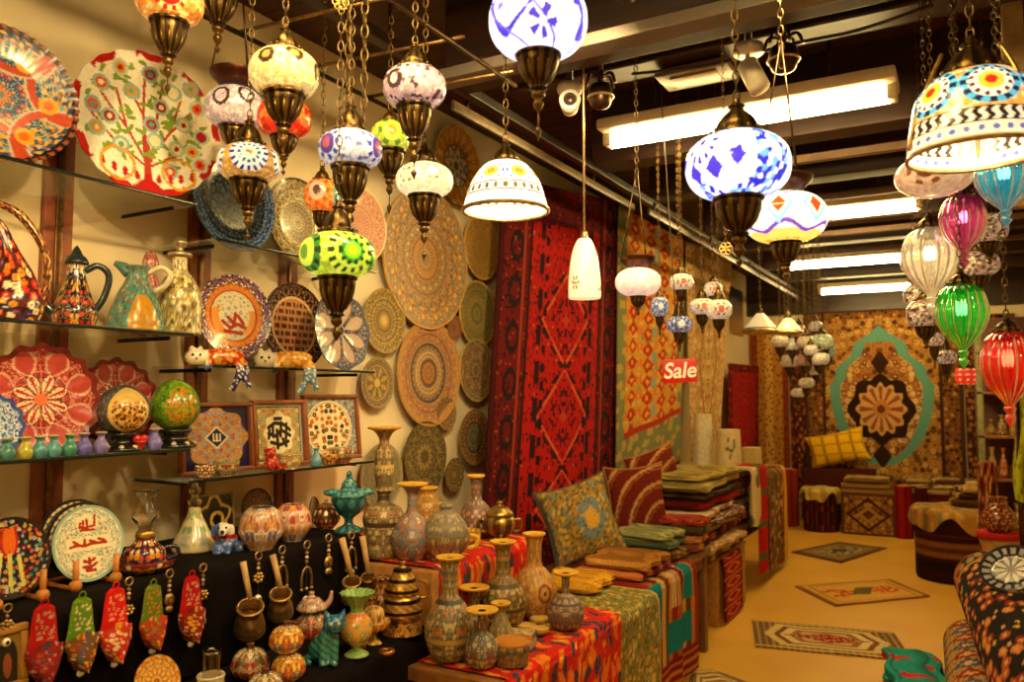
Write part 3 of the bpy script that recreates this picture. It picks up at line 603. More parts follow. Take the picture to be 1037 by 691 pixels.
# --- framed tiles
def ftile(px0, px1, py0, py1, label, f, m_in=.0):
    x = -2.2; pa = on(px0, (py0+py1)/2, 0, x); pb = on(px1, (py0+py1)/2, 0, x); W = pb[1]-pa[1]; d = dep((pa+pb)/2); H = (py1-py0)*d/FPX
    t = thing('framed_tile', label, 'framed tile', M=wallM((x, (pa[1]+pb[1])/2, ZF+.001), .1)); b = .06*H; h = W/2
    fr = c('#8a4a1e'); m = MB()
    m.box((-h, 0, -.012), (h, b, .014), fr).box((-h, H-b, -.012), (h, H, .014), fr).box((-h, b, -.012), (-h+b, H-b, .014), fr).box((h-b, b, -.012), (h, H-b, .014), fr)
    m.build('frame', WOO, t); n = 130; u, v = np.meshgrid(np.linspace(-1, 1, n), np.linspace(-1, 1, n), indexing='ij')
    P = np.stack([u*(h-b), b+(v+1)/2*(H-2*b), np.zeros_like(u)], -1)
    MB().grid(P, f(u.ravel(), v.ravel())).box((-h+b*.8, b*.8, -.012), (h-b*.8, H-b*.8, -.002), dark).build('tile', CER, t)
def t1(u, v):
    C = full(u, c('#1c1c50')); r = np.hypot(u, v); a = np.arctan2(v, u); m = r < .95+.06*np.cos(8*a)
    C[m] = orn(np.abs(u[m])*7+1, np.abs(v[m])*7+1, c('#c8b890'), [c('#d88a2a'), c('#c8502a'), c('#8fa0c0'), gold, c('#d8a8a0')], 3, .42, c('#6a5a8a'))
    put(C, (np.abs(u)+np.abs(v) < .38), c('#e8dcc0')); put(C, (np.abs(u)+np.abs(v) < .3), c('#1c1c50')); put(C, stroke(u, v, [[(-.1, -.1), (-.1, .12)], [(0, -.12), (.0, .12)], [(.1, -.1), (.1, .1)], [(-.1, -.1), (.1, -.1)]], .025), cream); return C
def t2(u, v):
    C = orn(np.abs(u)*6, np.abs(v)*6, c('#b8a468'), [c('#8a9a80'), c('#c85a30'), c('#d8cca0'), c('#8a7a40')], 5, .36, c('#8a7a48')); r = np.hypot(u*1.15, v)
    put(C, r < .72+.06*np.cos(8*np.arctan2(v, u)), c('#e0d4ac')); L = [[(-.5, .2), (-.2, .35), (.2, .3), (.5, .1)], [(-.5, 0), (-.2, -.1), (.1, .1), (.5, -.1)], [(-.4, -.3), (0, -.4), (.4, -.3)], [(-.2, .5), (.1, .5)], [(-.3, .3), (-.3, -.1)], [(.1, .35), (.05, -.1)], [(.35, .3), (.3, -.2)], [(-.1, .1), (-.1, -.5)], [(-.45, .1), (-.5, -.15)], [(.15, -.2), (.3, -.45)]]
    put(C, stroke(u*1.1, v, L, .065), dark); put(C, (np.maximum(np.abs(u), np.abs(v)) > .93), c('#9ab0b8')); put(C, np.abs(np.maximum(np.abs(u), np.abs(v))-.9) < .02, dark); return C
def t3(u, v):
    C = orn(u*8, v*8, c('#8a8f90'), [c('#5c6470'), c('#b8b4a0')], 5, .4); r = np.hypot(u+.1, v)
    put(C, r < .93, c('#e8dcb4')); m = r < .82; C[m] = orn(np.abs(u[m]+.1)*5+3, v[m]*5, c('#e4d8b0'), [c('#b85a24'), c('#4a5a2c'), c('#d08a3a'), c('#2c2a30')], 8, .4, c('#e8dcb4'), .14)
    put(C, np.abs(r-.86) < .02, c('#b8a878')); return C
ftile(184, 257, 400, 471, 'wooden framed tile with a dark blue border and orange blossoms', t1)
ftile(258, 311, 399, 466, 'wooden framed tile with black calligraphy in an oval, the middle one of three', t2)
ftile(310, 365, 397, 464, 'wooden framed tile with a white ring of scrollwork, the right one of three', t3)
def smallpot(name, px, z, x, prof, paint, label, cat, mt=CER, n=28, sub=4):
    p = sh(px, z, x); s = dep(p)/FPX
    return MB().lathe(np.array(prof)*s, n, paint, sub).build(name, mt, loc=p, rz=facecam(p), tag=(label, cat))
bowlp = [(0, 0), (7, 0), (8, 2), (12, 8), (13, 15), (12, 15), (10, 7), (0, 3)]
smallpot('tea_bowl', 208, ZF, -2.1, [(a*.8, b*.8) for a, b in bowlp], potpaint(c('#6a2c20'), [gold, cream], 2), 'small dark red bowl under the blue bordered tile', 'bowl')
smallpot('tea_cup', 229, ZF, -2.1, bowlp, potpaint(c('#b8a870'), [c('#a83a24'), c('#5a6a4a'), cream], 3), 'small beige cup with red blossoms under the blue bordered tile', 'cup')
smallpot('tea_cup', 293, ZF, -2.1, bowlp, potpaint(c('#b89a5c'), [c('#8a7040'), cream], 4), 'small ochre cup under the middle framed tile', 'cup')
smallpot('tea_cup', 346, ZF, -2.1, bowlp, potpaint(c('#a8905c'), [c('#8a4a2c'), cream], 5), 'small tan cup under the right framed tile', 'cup')
smallpot('miniature_vase', 320, ZF, -2.1, [(0, 0), (5, 0), (6, 6), (3, 12), (2, 16), (3.5, 18), (0, 17)], c('#5f8ca0'), 'tiny grey blue vase under the right framed tile', 'vase')
smallpot('tea_bowl', 333, ZF, -2.1, [(a*.75, b*.7) for a, b in bowlp], potpaint(c('#8a4a24'), [gold, cream], 6), 'small rusty bowl beside the tiny grey blue vase', 'bowl')
p = sh(275, ZF, -2.1); s = dep(p)/FPX; t = thing('cat_figurine', 'small red sitting cat figurine in front of the middle tile', 'figurine', p, facecam(p))
blob([((0, 0, 8*s), (7*s, 8*s, 8*s)), ((3*s, -2*s, 18*s), (5*s, 6*s, 5.5*s)), ('t', np.array([(3, -6, 20), (3, -6, 26)])*s, np.array([2.5, .8])*s), ('t', np.array([(3, 2, 20), (3, 2, 26)])*s, np.array([2.5, .8])*s), ('t', np.array([(-3, 6, 2), (0, 12, 3), (3, 13, 8)])*s, np.array([2.5, 2.2, 2])*s)], 1.2*s, lambda V: mixc(c('#b81c14'), c('#e07a5a'), vor(V[:, 1]/(4*s), V[:, 2]/(4*s), 2)[0] < .3), 'body', CER, t, 2)
# ------------------------------------------------------------------ black draped counter and its step
ZT, ZS = 1.0, .72; XF, XF2 = -1.88, -1.575; YC0, YC1 = .35, 2.24
BLK = mat('black_drape', rough=.95, base=tuple(c('#120c0b')), noise=.3, nscale=18, bump=.3, spec=.1)
DKW = c('#24140d')
t = thing('display_counter', 'dark counter along the left wall below the glass shelves', 'counter', (XW, YC0, 0))
MB().box((.01, 0, 0), (XF-XW-.02, YC1-YC0, ZT-.008), DKW, .004).build('carcass', WOO, t)
MB().box((.01, -.006, ZT-.05), (XF-XW-.014, YC1-YC0+.006, ZT-.006), c('#3a2014'), .004).build('worktop', WOO, t)
def drape(xb, xf, y0, y1, z, zlow, seed=0, fold=.006, fl=9):
    L1, L2 = xf-xb, z-zlow; L = L1+L2
    def fn(u, v):
        d = v*L; down = np.clip(d-L1, 0, None); y = y0+u*(y1-y0)
        f = fold*np.minimum(down*6, 1)*np.sin(u*(y1-y0)*fl*3+seed+2*np.sin(u*7+seed))
        k = np.clip((d-L1)/.03, -1, 1); rnd = .012*(1-k*k)
        return np.stack([xb+np.minimum(d, L1)+f*.8-rnd*.7+fold, y, z-down-rnd*.7], -1)
    return fn
MB().sheet(drape(XW+.01, XF, YC0, YC1, ZT+.004, ZS+.012), 90, 60, .003, c('#140d0c')).build('black_cloth', BLK, tag=('black cloth covering the counter and hanging down its front behind the slippers', 'cloth'))
t = thing('display_step', 'low dark step in front of the black counter', 'step', (XF, YC0, 0))
MB().box((0, 0, 0), (XF2-XF-.02, 2.22-YC0, ZS-.005), DKW, .004).build('carcass', WOO, t)
MB().box((0, -.004, ZS-.04), (XF2-XF-.014, 2.224-YC0, ZS-.003), c('#3a2014'), .004).build('worktop', WOO, t)
MB().sheet(drape(XF+.015, XF2, YC0, 2.225, ZS+.004, .02, 3), 90, 60, .003, c('#140d0c')).build('black_cloth', BLK, tag=('black cloth covering the low step under the cat and the pots', 'cloth'))
ZT += .005; ZS += .005
# --- plates on wooden stands on the counter
def standplate(px, pyb, ry, x, f, label, n=1, tilt=.16, stand=True, dy=0.):
    p = np.array([x, yat(px, x, ZT), ZT]); s = dep(p)/FPX; R = ry*s
    pc = p+[0, 0, R*math.cos(tilt)+.012]
    disc(MB(), R, f, 130, 44, 0, 0, .05).build('display_plate', CER, M=wallM(pc, tilt), tag=(label, 'plate')); return p, R
cal = lambda x, y, r, a: None
def calplate(x, y, r, a):
    C = ros([(0, 1.1, c('#a8b8a8'), [c('#e0dcc0'), c('#7a8c80'), c('#d0c8a0'), c('#b86a50')], 14, 12, 3, .4, c('#e8e4cc'))], [(.93, 1.1, c('#8fb0a8')), (.9, .93, c('#e8e0c0'))])(x, y, r, a)
    for (X, Y, w, h) in ((0, .52, .3, .26), (0, -.55, .32, .28)): put(C, ((x-X)/w)**2+((y-Y)/h)**2 < 1, c('#e8dcb8'))
    put(C, (np.abs(x) < .62) & (np.abs(y-.0) < .17), c('#e8dcb8')); R_ = c('#a02818')
    put(C, stroke(x, y, [[(.2, .7), (.2, .45), (-.02, .42), (-.02, .62)], [(-.02, .42), (-.12, .42), (-.12, .6)], [(-.12, .42), (-.22, .44), (-.2, .54)], [(-.2, .36), (.18, .34)]], .035), R_)
    put(C, stroke(x, y, [[(-.5, -.05), (-.3, -.02), (-.1, -.06), (.1, -.02), (.5, -.04)], [(-.4, .08), (-.25, -.02)], [(-.1, .1), (-.1, -.05)], [(.3, .08), (.45, .02)], [(.05, .06), (.2, .0)]], .04), R_)
    put(C, stroke(x, y, [[(-.15, -.45), (.0, -.5), (.15, -.42)], [(-.18, -.6), (.05, -.62), (.2, -.55)], [(0, -.4), (0, -.68)], [(-.1, -.7), (.15, -.72)]], .04), R_); return C
def dplate(x, y, r, a): return ros([(0, 1.1, c('#d8ccA8'.lower()), [c('#8a3a2a'), c('#4a5a4a')], 12, 9, 3, .4)], [(.93, 1.1, c('#2a2420')), (.8, .86, c('#3a3028'))])(x, y, r, a)
p, R = standplate(88, 590, 38, -2.0, calplate, 'pale green plate with red calligraphy in three panels, front of its row on the counter')
standplate(82, 590, 38, -2.05, dplate, 'dark rimmed plate second in the row behind the red calligraphy plate')
standplate(75, 590, 38, -2.1, dplate, 'dark rimmed plate last in the row behind the red calligraphy plate')
def pstand(y, x0, x1, label, R):
    t = thing('plate_stand', label, 'stand', (x0, y, ZT)); w = x1-x0; col = c('#b8742c')
    MB().box((0, -R*.6, 0), (w, -R*.52, .012), col, .004).box((0, R*.52, 0), (w, R*.6, .012), col, .004).box((.01, -R*.6, .0), (.03, R*.6, .01), col, .003).build('base', WOO, t)
    for sy in (-1, 1): MB().tube([(w-.012, sy*R*.56, .008), (w-.012, sy*R*.56, .075)], .0075, 10, col).ball((w-.012, sy*R*.56, .014), .016, 12, 8, col).build('peg', WOO, t)
pstand(p[1], -2.13, -1.95, 'honey coloured wooden stand holding the row of calligraphy plates', R)
p2, R2 = standplate(8, 600, 41, -1.99, tulip, 'dark plate painted with a red tulip, cut by the left edge of the photo')
pstand(p2[1], -2.05, -1.93, 'honey coloured wooden stand holding the tulip plate', R2)
def onT(px, py, z=ZT): return on(px, py, 2, z)
# oil lamp in a saucer
p = onT(146, 580); s = dep(p)/FPX; t = thing('oil_lamp', 'glass chimney lamp with a flowered ceramic base and saucer', 'lamp', p, facecam(p))
MB().lathe(np.array([(0, 0), (14, 0), (26, 6), (29, 12), (27, 12), (14, 5), (0, 4)])*s, 48, potpaint(c('#8a2a24'), [cream, gold, navy], 3, (6, 8)), 4).build('saucer', CER, t)
MB().lathe(np.array([(0, 5), (13, 5), (19, 12), (19, 22), (11, 30), (8, 34), (0, 34)])*s, 48, potpaint(c('#2a2448'), [c('#c8502a'), gold, white, c('#8a2a24')], 5, (8, 7)), 4).build('bowl', CER, t)
MB().tube(np.array([(0, 18, 24), (0, 29, 24), (0, 31, 16), (0, 20, 12)])*s, 2.2*s, 10, c('#221c30'), 5).build('handle', CER, t)
MB().lathe(np.array([(0, 34), (9, 34), (9, 40), (7, 42), (0, 42)])*s, 24, c('#b08a48'), 2).build('burner', BRS, t)
MB().lathe(np.array([(6.5, 42), (7, 46), (13, 54), (12, 62), (7, 70), (8, 76), (12, 82), (11.4, 82), (7, 75), (6, 70), (11, 62), (12, 55), (6, 47), (5.8, 42)])*s, 32, (.9, .85, .75), 3).build('chimney', mat('thin_glass', rough=.03, trans=1, base=(.93, .88, .78), noise=.02), t)
p = onT(196, 558); s = dep(p)/FPX; t = thing('perfume_flask', 'tall flowered glass flask beside the blue and white dog', 'bottle', p, facecam(p))
MB().lathe(np.array([(0, 0), (19, 0), (20, 8), (14, 22), (8, 34), (5, 44), (0, 44)])*s, 40, potpaint(c('#c8b88c'), [c('#c85a30'), c('#7a9a70'), gold, c('#a8a8a0')], 6, (5, 7)), 4).build('body', CER, t)
MB().lathe(np.array([(0, 44), (5, 44), (7, 50), (3, 54), (6, 60), (2, 68), (0, 70)])*s, 24, (.8, .75, .62), 4).build('stopper', mat('thin_glass'), t)
# dark tile with gold scroll
p = onT(217, 548); s = dep(p)/FPX; h = 24*s
def goldtile(u, v):
    C = full(u, c('#18120e')); r = np.hypot(u, v*.9)
    put(C, np.abs(r-.7-.12*np.sin(5*np.arctan2(v, u))) < .07, c('#c8a040')); put(C, np.abs(np.hypot(u-.1, v+.1)-.3) < .07, c('#c8a040')); put(C, np.maximum(np.abs(u), np.abs(v)) > .94, c('#8a6a30')); return C
n = 40; u, v_ = np.meshgrid(np.linspace(-1, 1, n), np.linspace(-1, 1, n), indexing='ij')
x = -2.2; pt = np.array([x, yat(218, x, ZT), ZT+.002])
MB().grid(np.stack([u*h, (v_+1)*h, 0*u+.006], -1), goldtile(u.ravel(), v_.ravel())).box((-h, 0, -.006), (h, 2*h, .0055), dark, .002).build('tile', CER, M=wallM(pt, .12), tag=('black tile with a gold scroll leaning behind the blue and white dog', 'tile'))
# dog
p = onT(230, 560); s = dep(p)/FPX; t = thing('dog_figurine', 'blue dog figurine with a white head and red collar', 'figurine', p, facecam(p))
def dogc(V):
    C = full(V[:, 0], c('#4a6ab0')); put(C, vor(V[:, 1]/(6*s), V[:, 2]/(6*s), 5)[0] < .25, c('#a8b8d8')); put(C, (V[:, 2] > 19*s) & (V[:, 1] > -8*s), c('#e0d8c8')); put(C, (np.abs(V[:, 2]-17*s) < 2.5*s), c('#a8241c')); return C
blob([('t', np.array([(-4, 8, 11), (0, -2, 12), (4, -6, 13)])*s, np.array([8, 9, 8])*s), ((6*s, -5*s, 25*s), (8*s, 8*s, 7*s)), ((12*s, -5*s, 22*s), (6*s, 4.5*s, 4*s)), ((5*s, -13*s, 22*s), (3*s, 3*s, 8*s)), ((5*s, 4*s, 22*s), (3*s, 3*s, 8*s))]
     + [('t', np.array([(a, b, 10), (a, b, 0)])*s, np.array([4.5, 4.5])*s) for a, b in ((6, -10), (6, 0), (-5, 4), (-5, 12))] + [('t', np.array([(-8, 14, 14), (-8, 19, 16)])*s, np.array([3, 2])*s)], 1.6*s, dogc, 'body', CER, t, 3)
MB().ball((17.6*s, -5*s, 23.5*s), 2*s, 10, 8, dark).ball((12.5*s, -8.5*s, 27*s), 1.3*s, 8, 6, dark).ball((12.5*s, -1.5*s, 27*s), 1.3*s, 8, 6, dark).build('face', CER, t)
# round bowls
def roundbowl(px, py, label, rw, hh, f, z=ZT, lid=False, name='ginger_jar', mt=CER):
    p = on(px, py, 2, z); s = dep(p)/FPX; t = thing(name, label, 'jar', p, facecam(p))
    MB().lathe(np.array([(0, 0), (.5*rw, 0), (.55*rw, .04*hh), (.95*rw, .35*hh), (rw, .55*hh), (.85*rw, .85*hh), (.6*rw, hh), (.52*rw, hh), (.75*rw, .8*hh), (0, .3*hh)])*s, 56, f, 4).build('body', mt, t)
    if lid: MB().lathe(np.array([(.62*rw, hh), (.5*rw, hh*1.12), (.12*rw, hh*1.22), (.14*rw, hh*1.32), (0, hh*1.36)])*s, 32, f, 3).build('lid', mt, t)
    return t
pinkpot = potpaint(c('#b8907c'), [c('#4a6aa0'), c('#a8502c'), c('#d8c8a8'), c('#c8863a'), c('#5a7a8a')], 3, (10, 8), .42, c('#d8c0a0'), [(0, .06, c('#6a4a30')), (.62, .66, c('#7a4a34'))])
roundbowl(264, 557, 'large round pink and blue flowered bowl on the counter', 22, 42, pinkpot)
roundbowl(296, 548, 'round pink flowered bowl to the right of the largest one', 19, 36, potpaint(c('#c08c78'), [c('#a8402c'), c('#5a6a9a'), c('#e0c8a8'), c('#c8863a')], 7, (9, 8), .42, c('#d8c0a0')))
roundbowl(330, 536, 'small lidded sugar pot left of the turquoise bird goblet', 14, 22, potpaint(c('#4a3020'), [cream, gold, c('#a8502c')], 7, (9, 7)), lid=True)
p = on(260, 520, 0, -2.33)
disc(MB(), .075, ros([(0, 1.1, c('#4a3424'), [c('#6a5034'), c('#3a5a3a'), c('#8a3a24')], 8, 7, 3, .4)], [(.92, 1.1, c('#2a1c14'))]), 60, 18).build('display_plate', CER, M=wallM((-2.3, yat(260, -2.3, 1.13), ZT+.073), .12), tag=('dim brown plate standing behind the round flowered bowls', 'plate'))
disc(MB(), .09, ros([(0, 1.1, c('#54301e'), [c('#7a4a2c'), c('#8a6a3a')], 8, 7, 3, .4)], [(.92, 1.1, c('#2a1c14'))]), 60, 18).build('display_plate', CER, M=wallM((-2.3, yat(318, -2.3, 1.0), .91+.0885), .12, 0, .5), tag=('dim russet plate seen edge-on left of the turquoise bird goblet', 'plate'))
# turquoise bird goblet
p = np.array([-1.95, yat(353, -1.95, ZT), ZT]); s = dep(p)/FPX; t = thing('lidded_goblet', 'turquoise goblet whose lid carries a spread winged bird', 'goblet', p, facecam(p)); tq = lambda A, T, R, Z: mixc(c('#1f4a52'), c('#3f8488'), (np.sin(A*9)+np.sin(T*30) > .6)*.8)
MB().lathe(np.array([(0, 0), (14, 0), (12, 4), (5, 8), (5, 14), (12, 20), (17, 28), (18, 34), (16, 34), (0, 26)])*s, 40, tq, 4).build('bowl', CER, t)
blob([((0, 0, 37*s), (17*s, 18*s, 6*s)), ((0, -16*s, 40*s), (6*s, 10*s, 4*s)), ((0, 16*s, 40*s), (6*s, 10*s, 4*s)), ((0, 0, 46*s), (7*s, 8*s, 8*s)), ('t', np.array([(0, 0, 50), (2, 0, 58), (4, 0, 60)])*s, np.array([4, 3, 3])*s), ('t', np.array([(4, 0, 60), (8, 0, 58)])*s, np.array([2.5, .8])*s)], 1.5*s, lambda V: mixc(c('#2f6a72'), c('#5fa0a0'), vor(V[:, 1]/(4*s), V[:, 2]/(3*s), 2)[0] < .35), 'lid', CER, t, 2)
# --- slippers hung on the cloth
def slipper(px, py0, py1, top, vamp, pal, label, x=XF+.028, rot=0.):
    p = on((px), py0, 0, x); s = dep(p)/FPX; H = (py1-py0)*s; w = H*.215
    t = thing('hanging_slipper', label, 'slipper', M=wallM(p, 0, rot), group='embroidered slippers hanging on the black cloth')
    n = 80; T = np.linspace(0, 1, n)
    wt = w*np.interp(T, [0, .05, .2, .4, .6, .8, .95, 1], [.3, .62, .75, .85, 1.02, .8, .3, .05])
    def sole(A, TT, *_):
        C = full(TT, top); put(C, (np.cos(A) > .0) & (vor(A*2.4, TT*13, 3)[0] < .3) & (np.sin(A) < .75) & (np.sin(A) > -.75) & (TT > .08) & (TT < .45), pal[0]); put(C, (vor(A*2.4, TT*13, 3)[0] < .14) & (TT < .45), pal[1]); return C
    V, A = [], np.linspace(0, 2*PI, 72, endpoint=False)
    AA, I = np.meshgrid(A, np.arange(n), indexing='ij'); P = np.stack([wt[I]*np.sin(AA), -T[I]*H, .008+.010*np.cos(AA)], -1)
    MB().grid(P, sole(AA.ravel(), T[I].ravel()), True).build('sole', FELT, t)
    T2 = np.linspace(.52, 1, 48); w2 = w*np.interp(T2, [.52, .62, .8, .95, 1], [1.12, 1.14, .86, .36, .06]); AA, I = np.meshgrid(A, np.arange(48), indexing='ij')
    P = np.stack([w2[I]*np.sin(AA), -T2[I]*H+.012*np.cos(2*AA)*(I == 0), .014+(.012+.02*np.sin((T2[I]-.5)*PI))*np.cos(AA)], -1)
    MB().grid(P, orn(AA.ravel()*2.2, T2[I].ravel()*16, vamp, pal, 4, .36), True).build('vamp', FELT, t)
    MB().ball((0, -H-.006, .012), .0085, 12, 8, c('#e0d8c0')).build('pompom', FELT, t)
    MB().torus((0, .006, .01), .008, .002, 16, 6, top).build('loop', FELT, t)
rd, gr = c('#b01414'), c('#5a8a1c'); pl = [c('#d8c8a0'), gold, c('#c8502a'), c('#3a5a7a'), c('#8a2a24')]
slipper(43, 612, 690, rd, c('#8a1a18'), [c('#b8a888'), c('#5a2a30'), c('#3a3a50'), c('#a84a34')], 'red slipper with a green loop, leftmost of the hanging slippers')
slipper(81, 605, 677, gr, c('#6a4a24'), pl, 'green slipper with a multicoloured toe, second from the left')
slipper(115, 595, 668, c('#d01818'), c('#b83020'), [c('#e0b080'), red, gold, c('#d8d0b0')], 'bright red slipper, tallest of the hanging slippers, in the middle')
slipper(153, 592, 655, c('#5f7a20'), c('#a83a20'), [c('#c8502a'), gold, c('#6a8a2a'), c('#8a2a24')], 'slipper with a green and red top and orange toe, right of the tallest red one')
slipper(192, 583, 648, c('#b80f14'), c('#8a2018'), [c('#c8b890'), c('#6a1a18'), gold], 'plain red slipper with a dark patterned toe, rightmost of the slippers')
# --- key charms and coffee pots hung on the cloth
def charm(px, py0, py1, kind, label, x=XF+.024):
    p = on(px, py0, 0, x); s = dep(p)/FPX; L = py1-py0; t = thing('bead_charm', label, 'charm', M=wallM(p), group='bead charms hanging on the black cloth'); m = c('#a8885a')
    MB().torus((0, -4*s, 0), 4.*s, 1.*s, 18, 6, m).build('ring', BRS, t)
    MB().tube(np.array([(0, -8, 0), (0, -L+4, 0)])*s, .5*s, 6, c('#6a5438')).build('chain', BRS, t)
    b = MB(); y = 12
    while y < L*.42: b.ball((0, -y*s, 0), 2*s, 10, 8, [c('#c8b48a'), c('#8a6a44')][int(y/4) % 2]); y += 4.4
    b.build('beads', CER, t)
    q = MB(); yc = L*.55
    if kind == 0:
        for k in range(7): a = k*2*PI/7; q.ball((5*s*math.cos(a), (-yc+4*math.sin(a))*s, 0), 2.2*s, 8, 6, c('#b89a64'))
        q.ball((0, -yc*s, 0), 3*s, 10, 8, c('#8a6a3c'))
    elif kind == 1:
        q.tube(np.array([(-7, -yc-14, 0), (-7, -yc-4, 0), (-4, -yc+4, 0), (0, -yc+6, 0), (4, -yc+4, 0), (7, -yc-4, 0), (7, -yc-14, 0)])*s, 1.5*s, 8, c('#94744a'), 4)
        for k in (-7, 0, 7): q.ball((k*s, (-yc-15)*s, 0), 2*s, 8, 6, c('#b89a64'))
    else: q.ball((0, -yc*s, 0), np.array([6, 7, 3])*s, 14, 10, c('#a88a58')).torus((0, (-yc)*s, 2*s), 3*s, 1*s, 14, 6, c('#5a4426')).ball((0, (-yc-9)*s, 0), np.array([5, 4, 3])*s, 12, 8, c('#b0925c'))
    q.build('pendant', BRS, t)
    if kind != 2: MB().ball((0, -L*s, 0), np.array([4.4, 4.6, 3])*s, 14, 10, white).ball((0, -L*s, 2.2*s), np.array([2.3, 2.3, 1.2])*s, 10, 8, dark).build('eye_bead', CER, t)
CH = [(8, 612, 650, 0, 'bead charm hanging at the far left beside the small framed picture'), (131, 585, 644, 0, 'bead charm between the tall red slipper and the green and red one'), (172, 577, 632, 2, 'bead charm left of the plain red slipper'),
      (206, 571, 628, 0, 'bead charm right of the plain red slipper'), (262, 559, 606, 0, 'bead charm between the two left coffee pots'), (286, 553, 600, 1, 'bead charm with hanging arms behind the second coffee pot'),
      (311, 548, 607, 1, 'bead charm with a white eye bead, left of the round metal one'), (333, 541, 592, 2, 'bead charm with round metal pieces and no eye bead'), (356, 538, 580, 1, 'bead charm behind the rightmost coffee pot')]
for a in CH: charm(*a)
def cezve(px, py0, pxb, pyb, rb, label, x=XF+.06):
    pb = on(pxb, pyb, 0, x); s = dep(pb)/FPX; pt = on(px, py0, 0, x-.035)
    t = thing('coffee_pot', label, 'coffee pot', pb, facecam(pb), 'small coffee pots hung on the black cloth')
    Mi = Matrix.Translation(Vector(pb)) @ Matrix.Rotation(facecam(pb), 4, 'Z'); Mi.invert(); q = Mi @ Vector(pt)
    tilt = Matrix.Rotation(.5, 4, 'Y'); m = MB().lathe(np.array([(0, -rb*1.1), (rb*.9, -rb*1.05), (rb, -rb*.8), (rb*.9, -.1*rb), (rb*.68, .5*rb), (rb*.82, rb), (rb*.75, rb), (rb*.58, .5*rb), (rb*.6, 0), (0, -.4*rb)])*s, 40, lambda A, T, R, Z: mixc(c('#94744a'), c('#b8925c'), np.sin(Z/s*2.5) > .3), 4); m.xf(tilt); m.build('bowl', BRS, t)
    r_ = MB().torus((0, 0, rb*s), rb*.8*s, rb*.1*s, 32, 8, c('#b8945c')); r_.xf(tilt); r_.build('rim', BRS, t)
    st = np.array(tilt @ Vector((-rb*.72*s, 0, rb*.9*s)))
    MB().tube([st, (st+np.array(q))/2, np.array(q)], np.array([2.6, 3., 3.4])*s, 10, c('#c09a64')).build('handle', WOO, t)
cezve(246, 569, 253, 627, 15.5, 'largest brass coffee pot with a long wooden handle, hanging leftmost')
cezve(276, 562, 284, 612, 13, 'second brass coffee pot from the left, hanging by its long handle')
cezve(346, 545, 356, 598, 11, 'brass coffee pot hanging above the turquoise cat')
cezve(367, 543, 373, 592, 9, 'smallest brass coffee pot hanging at the right end of the black cloth')
# small framed picture at far left
p = on(8, 690, 0, XF+.03); s = dep(p)/FPX
t = thing('framed_picture', 'small gold framed picture of a dark arch, cut by the left edge', 'picture', M=wallM((p[0], p[1], on(8, 700, 0, XF+.03)[2]), .08))
m = MB(); w, H, b = 20*s, 64*s, 8*s; fr = c('#a87a34')
m.box((-w, 0, -.008), (w, b, .008), fr).box((-w, H-b, -.008), (w, H, .008), fr).box((-w, b, -.008), (-w+b, H-b, .008), fr).box((w-b, b, -.008), (w, H-b, .008), fr).build('frame', WOO, t)
u, v_ = np.meshgrid(np.linspace(-1, 1, 30), np.linspace(0, 1, 40), indexing='ij')
C = full(u.ravel(), c('#8a6a30')); put(C, (np.hypot(u.ravel()/.8, np.maximum(v_.ravel()-.55, 0)/.33) < 1), c('#1c1814')); put(C, np.hypot(u.ravel()/.35, (v_.ravel()-.35)/.25) < 1, c('#8a4a24'))
MB().grid(np.stack([u*(w-b), b+v_*(H-2*b), 0*u], -1), C).build('picture', MATT, t)
# --- on the step: round pots, cat, goblets
def onS(px, py): return on(px, py, 2, ZS)
yel = potpaint(c('#d89a2c'), [c('#5f7a9a'), c('#c8502a'), c('#e8c860'), c('#6a3a1c')], 3, (9, 6), .42, c('#7a4a1c'))
crm = potpaint(c('#d0b48c'), [c('#a83a2a'), c('#5a6a4a'), c('#c8763a'), c('#e8dcc0')], 5, (8, 6), .42, c('#8a5a30'))
def pumpkin(px, py, r, f, label, z=None, p=None):
    p = onS(px, py) if p is None else p; s = dep(p)/FPX; t = thing('pomegranate_ornament', label, 'ornament', p, facecam(p), 'painted ceramic pomegranates')
    MB().lathe(np.array([(0, 0), (r*.5, 0), (r*.95, r*.4), (r, r*.8), (r*.8, r*1.3), (r*.3, r*1.55), (0, r*1.5)])*s, 56, f, 5, flute=7, fa=.05).build('body', CER, t)
    MB().lathe(np.array([(r*.28, r*1.5), (r*.18, r*1.66), (r*.22, r*1.82), (0, r*1.7)])*s, 16, c('#5a3420'), 2).build('crown', CER, t); return p, s
pumpkin(253, 687, 19, crm, 'cream painted pomegranate at the left of the pile')
p, s = pumpkin(292, 689, 17, yel, 'yellow painted pomegranate, lower one of the stacked pair')
pumpkin(0, 0, 17, yel, 'yellow painted pomegranate sitting on top of the other yellow one', p=p+[-.01, 0, 17*1.6*s])
pumpkin(268, 712, 19, crm, 'cream painted pomegranate in front, cut by the bottom of the photo')
p = onS(330, 671); s = dep(p)/FPX; t = thing('cat_figurine', 'sitting turquoise and blue cat figurine on the step', 'figurine', p, facecam(p))
def catc(V):
    C = full(V[:, 0], c('#2f7a74')); put(C, np.sin((V[:, 1]+V[:, 2]*1.4)/s*.7+V[:, 0]*30) > .55, c('#1c4a4c')); put(C, V[:, 2] > 32*s, c('#1c5a86')); put(C, (V[:, 2] > 32*s) & (vor(V[:, 1]/(5*s), V[:, 2]/(5*s), 1)[0] < .2), c('#4fa0b8')); return C
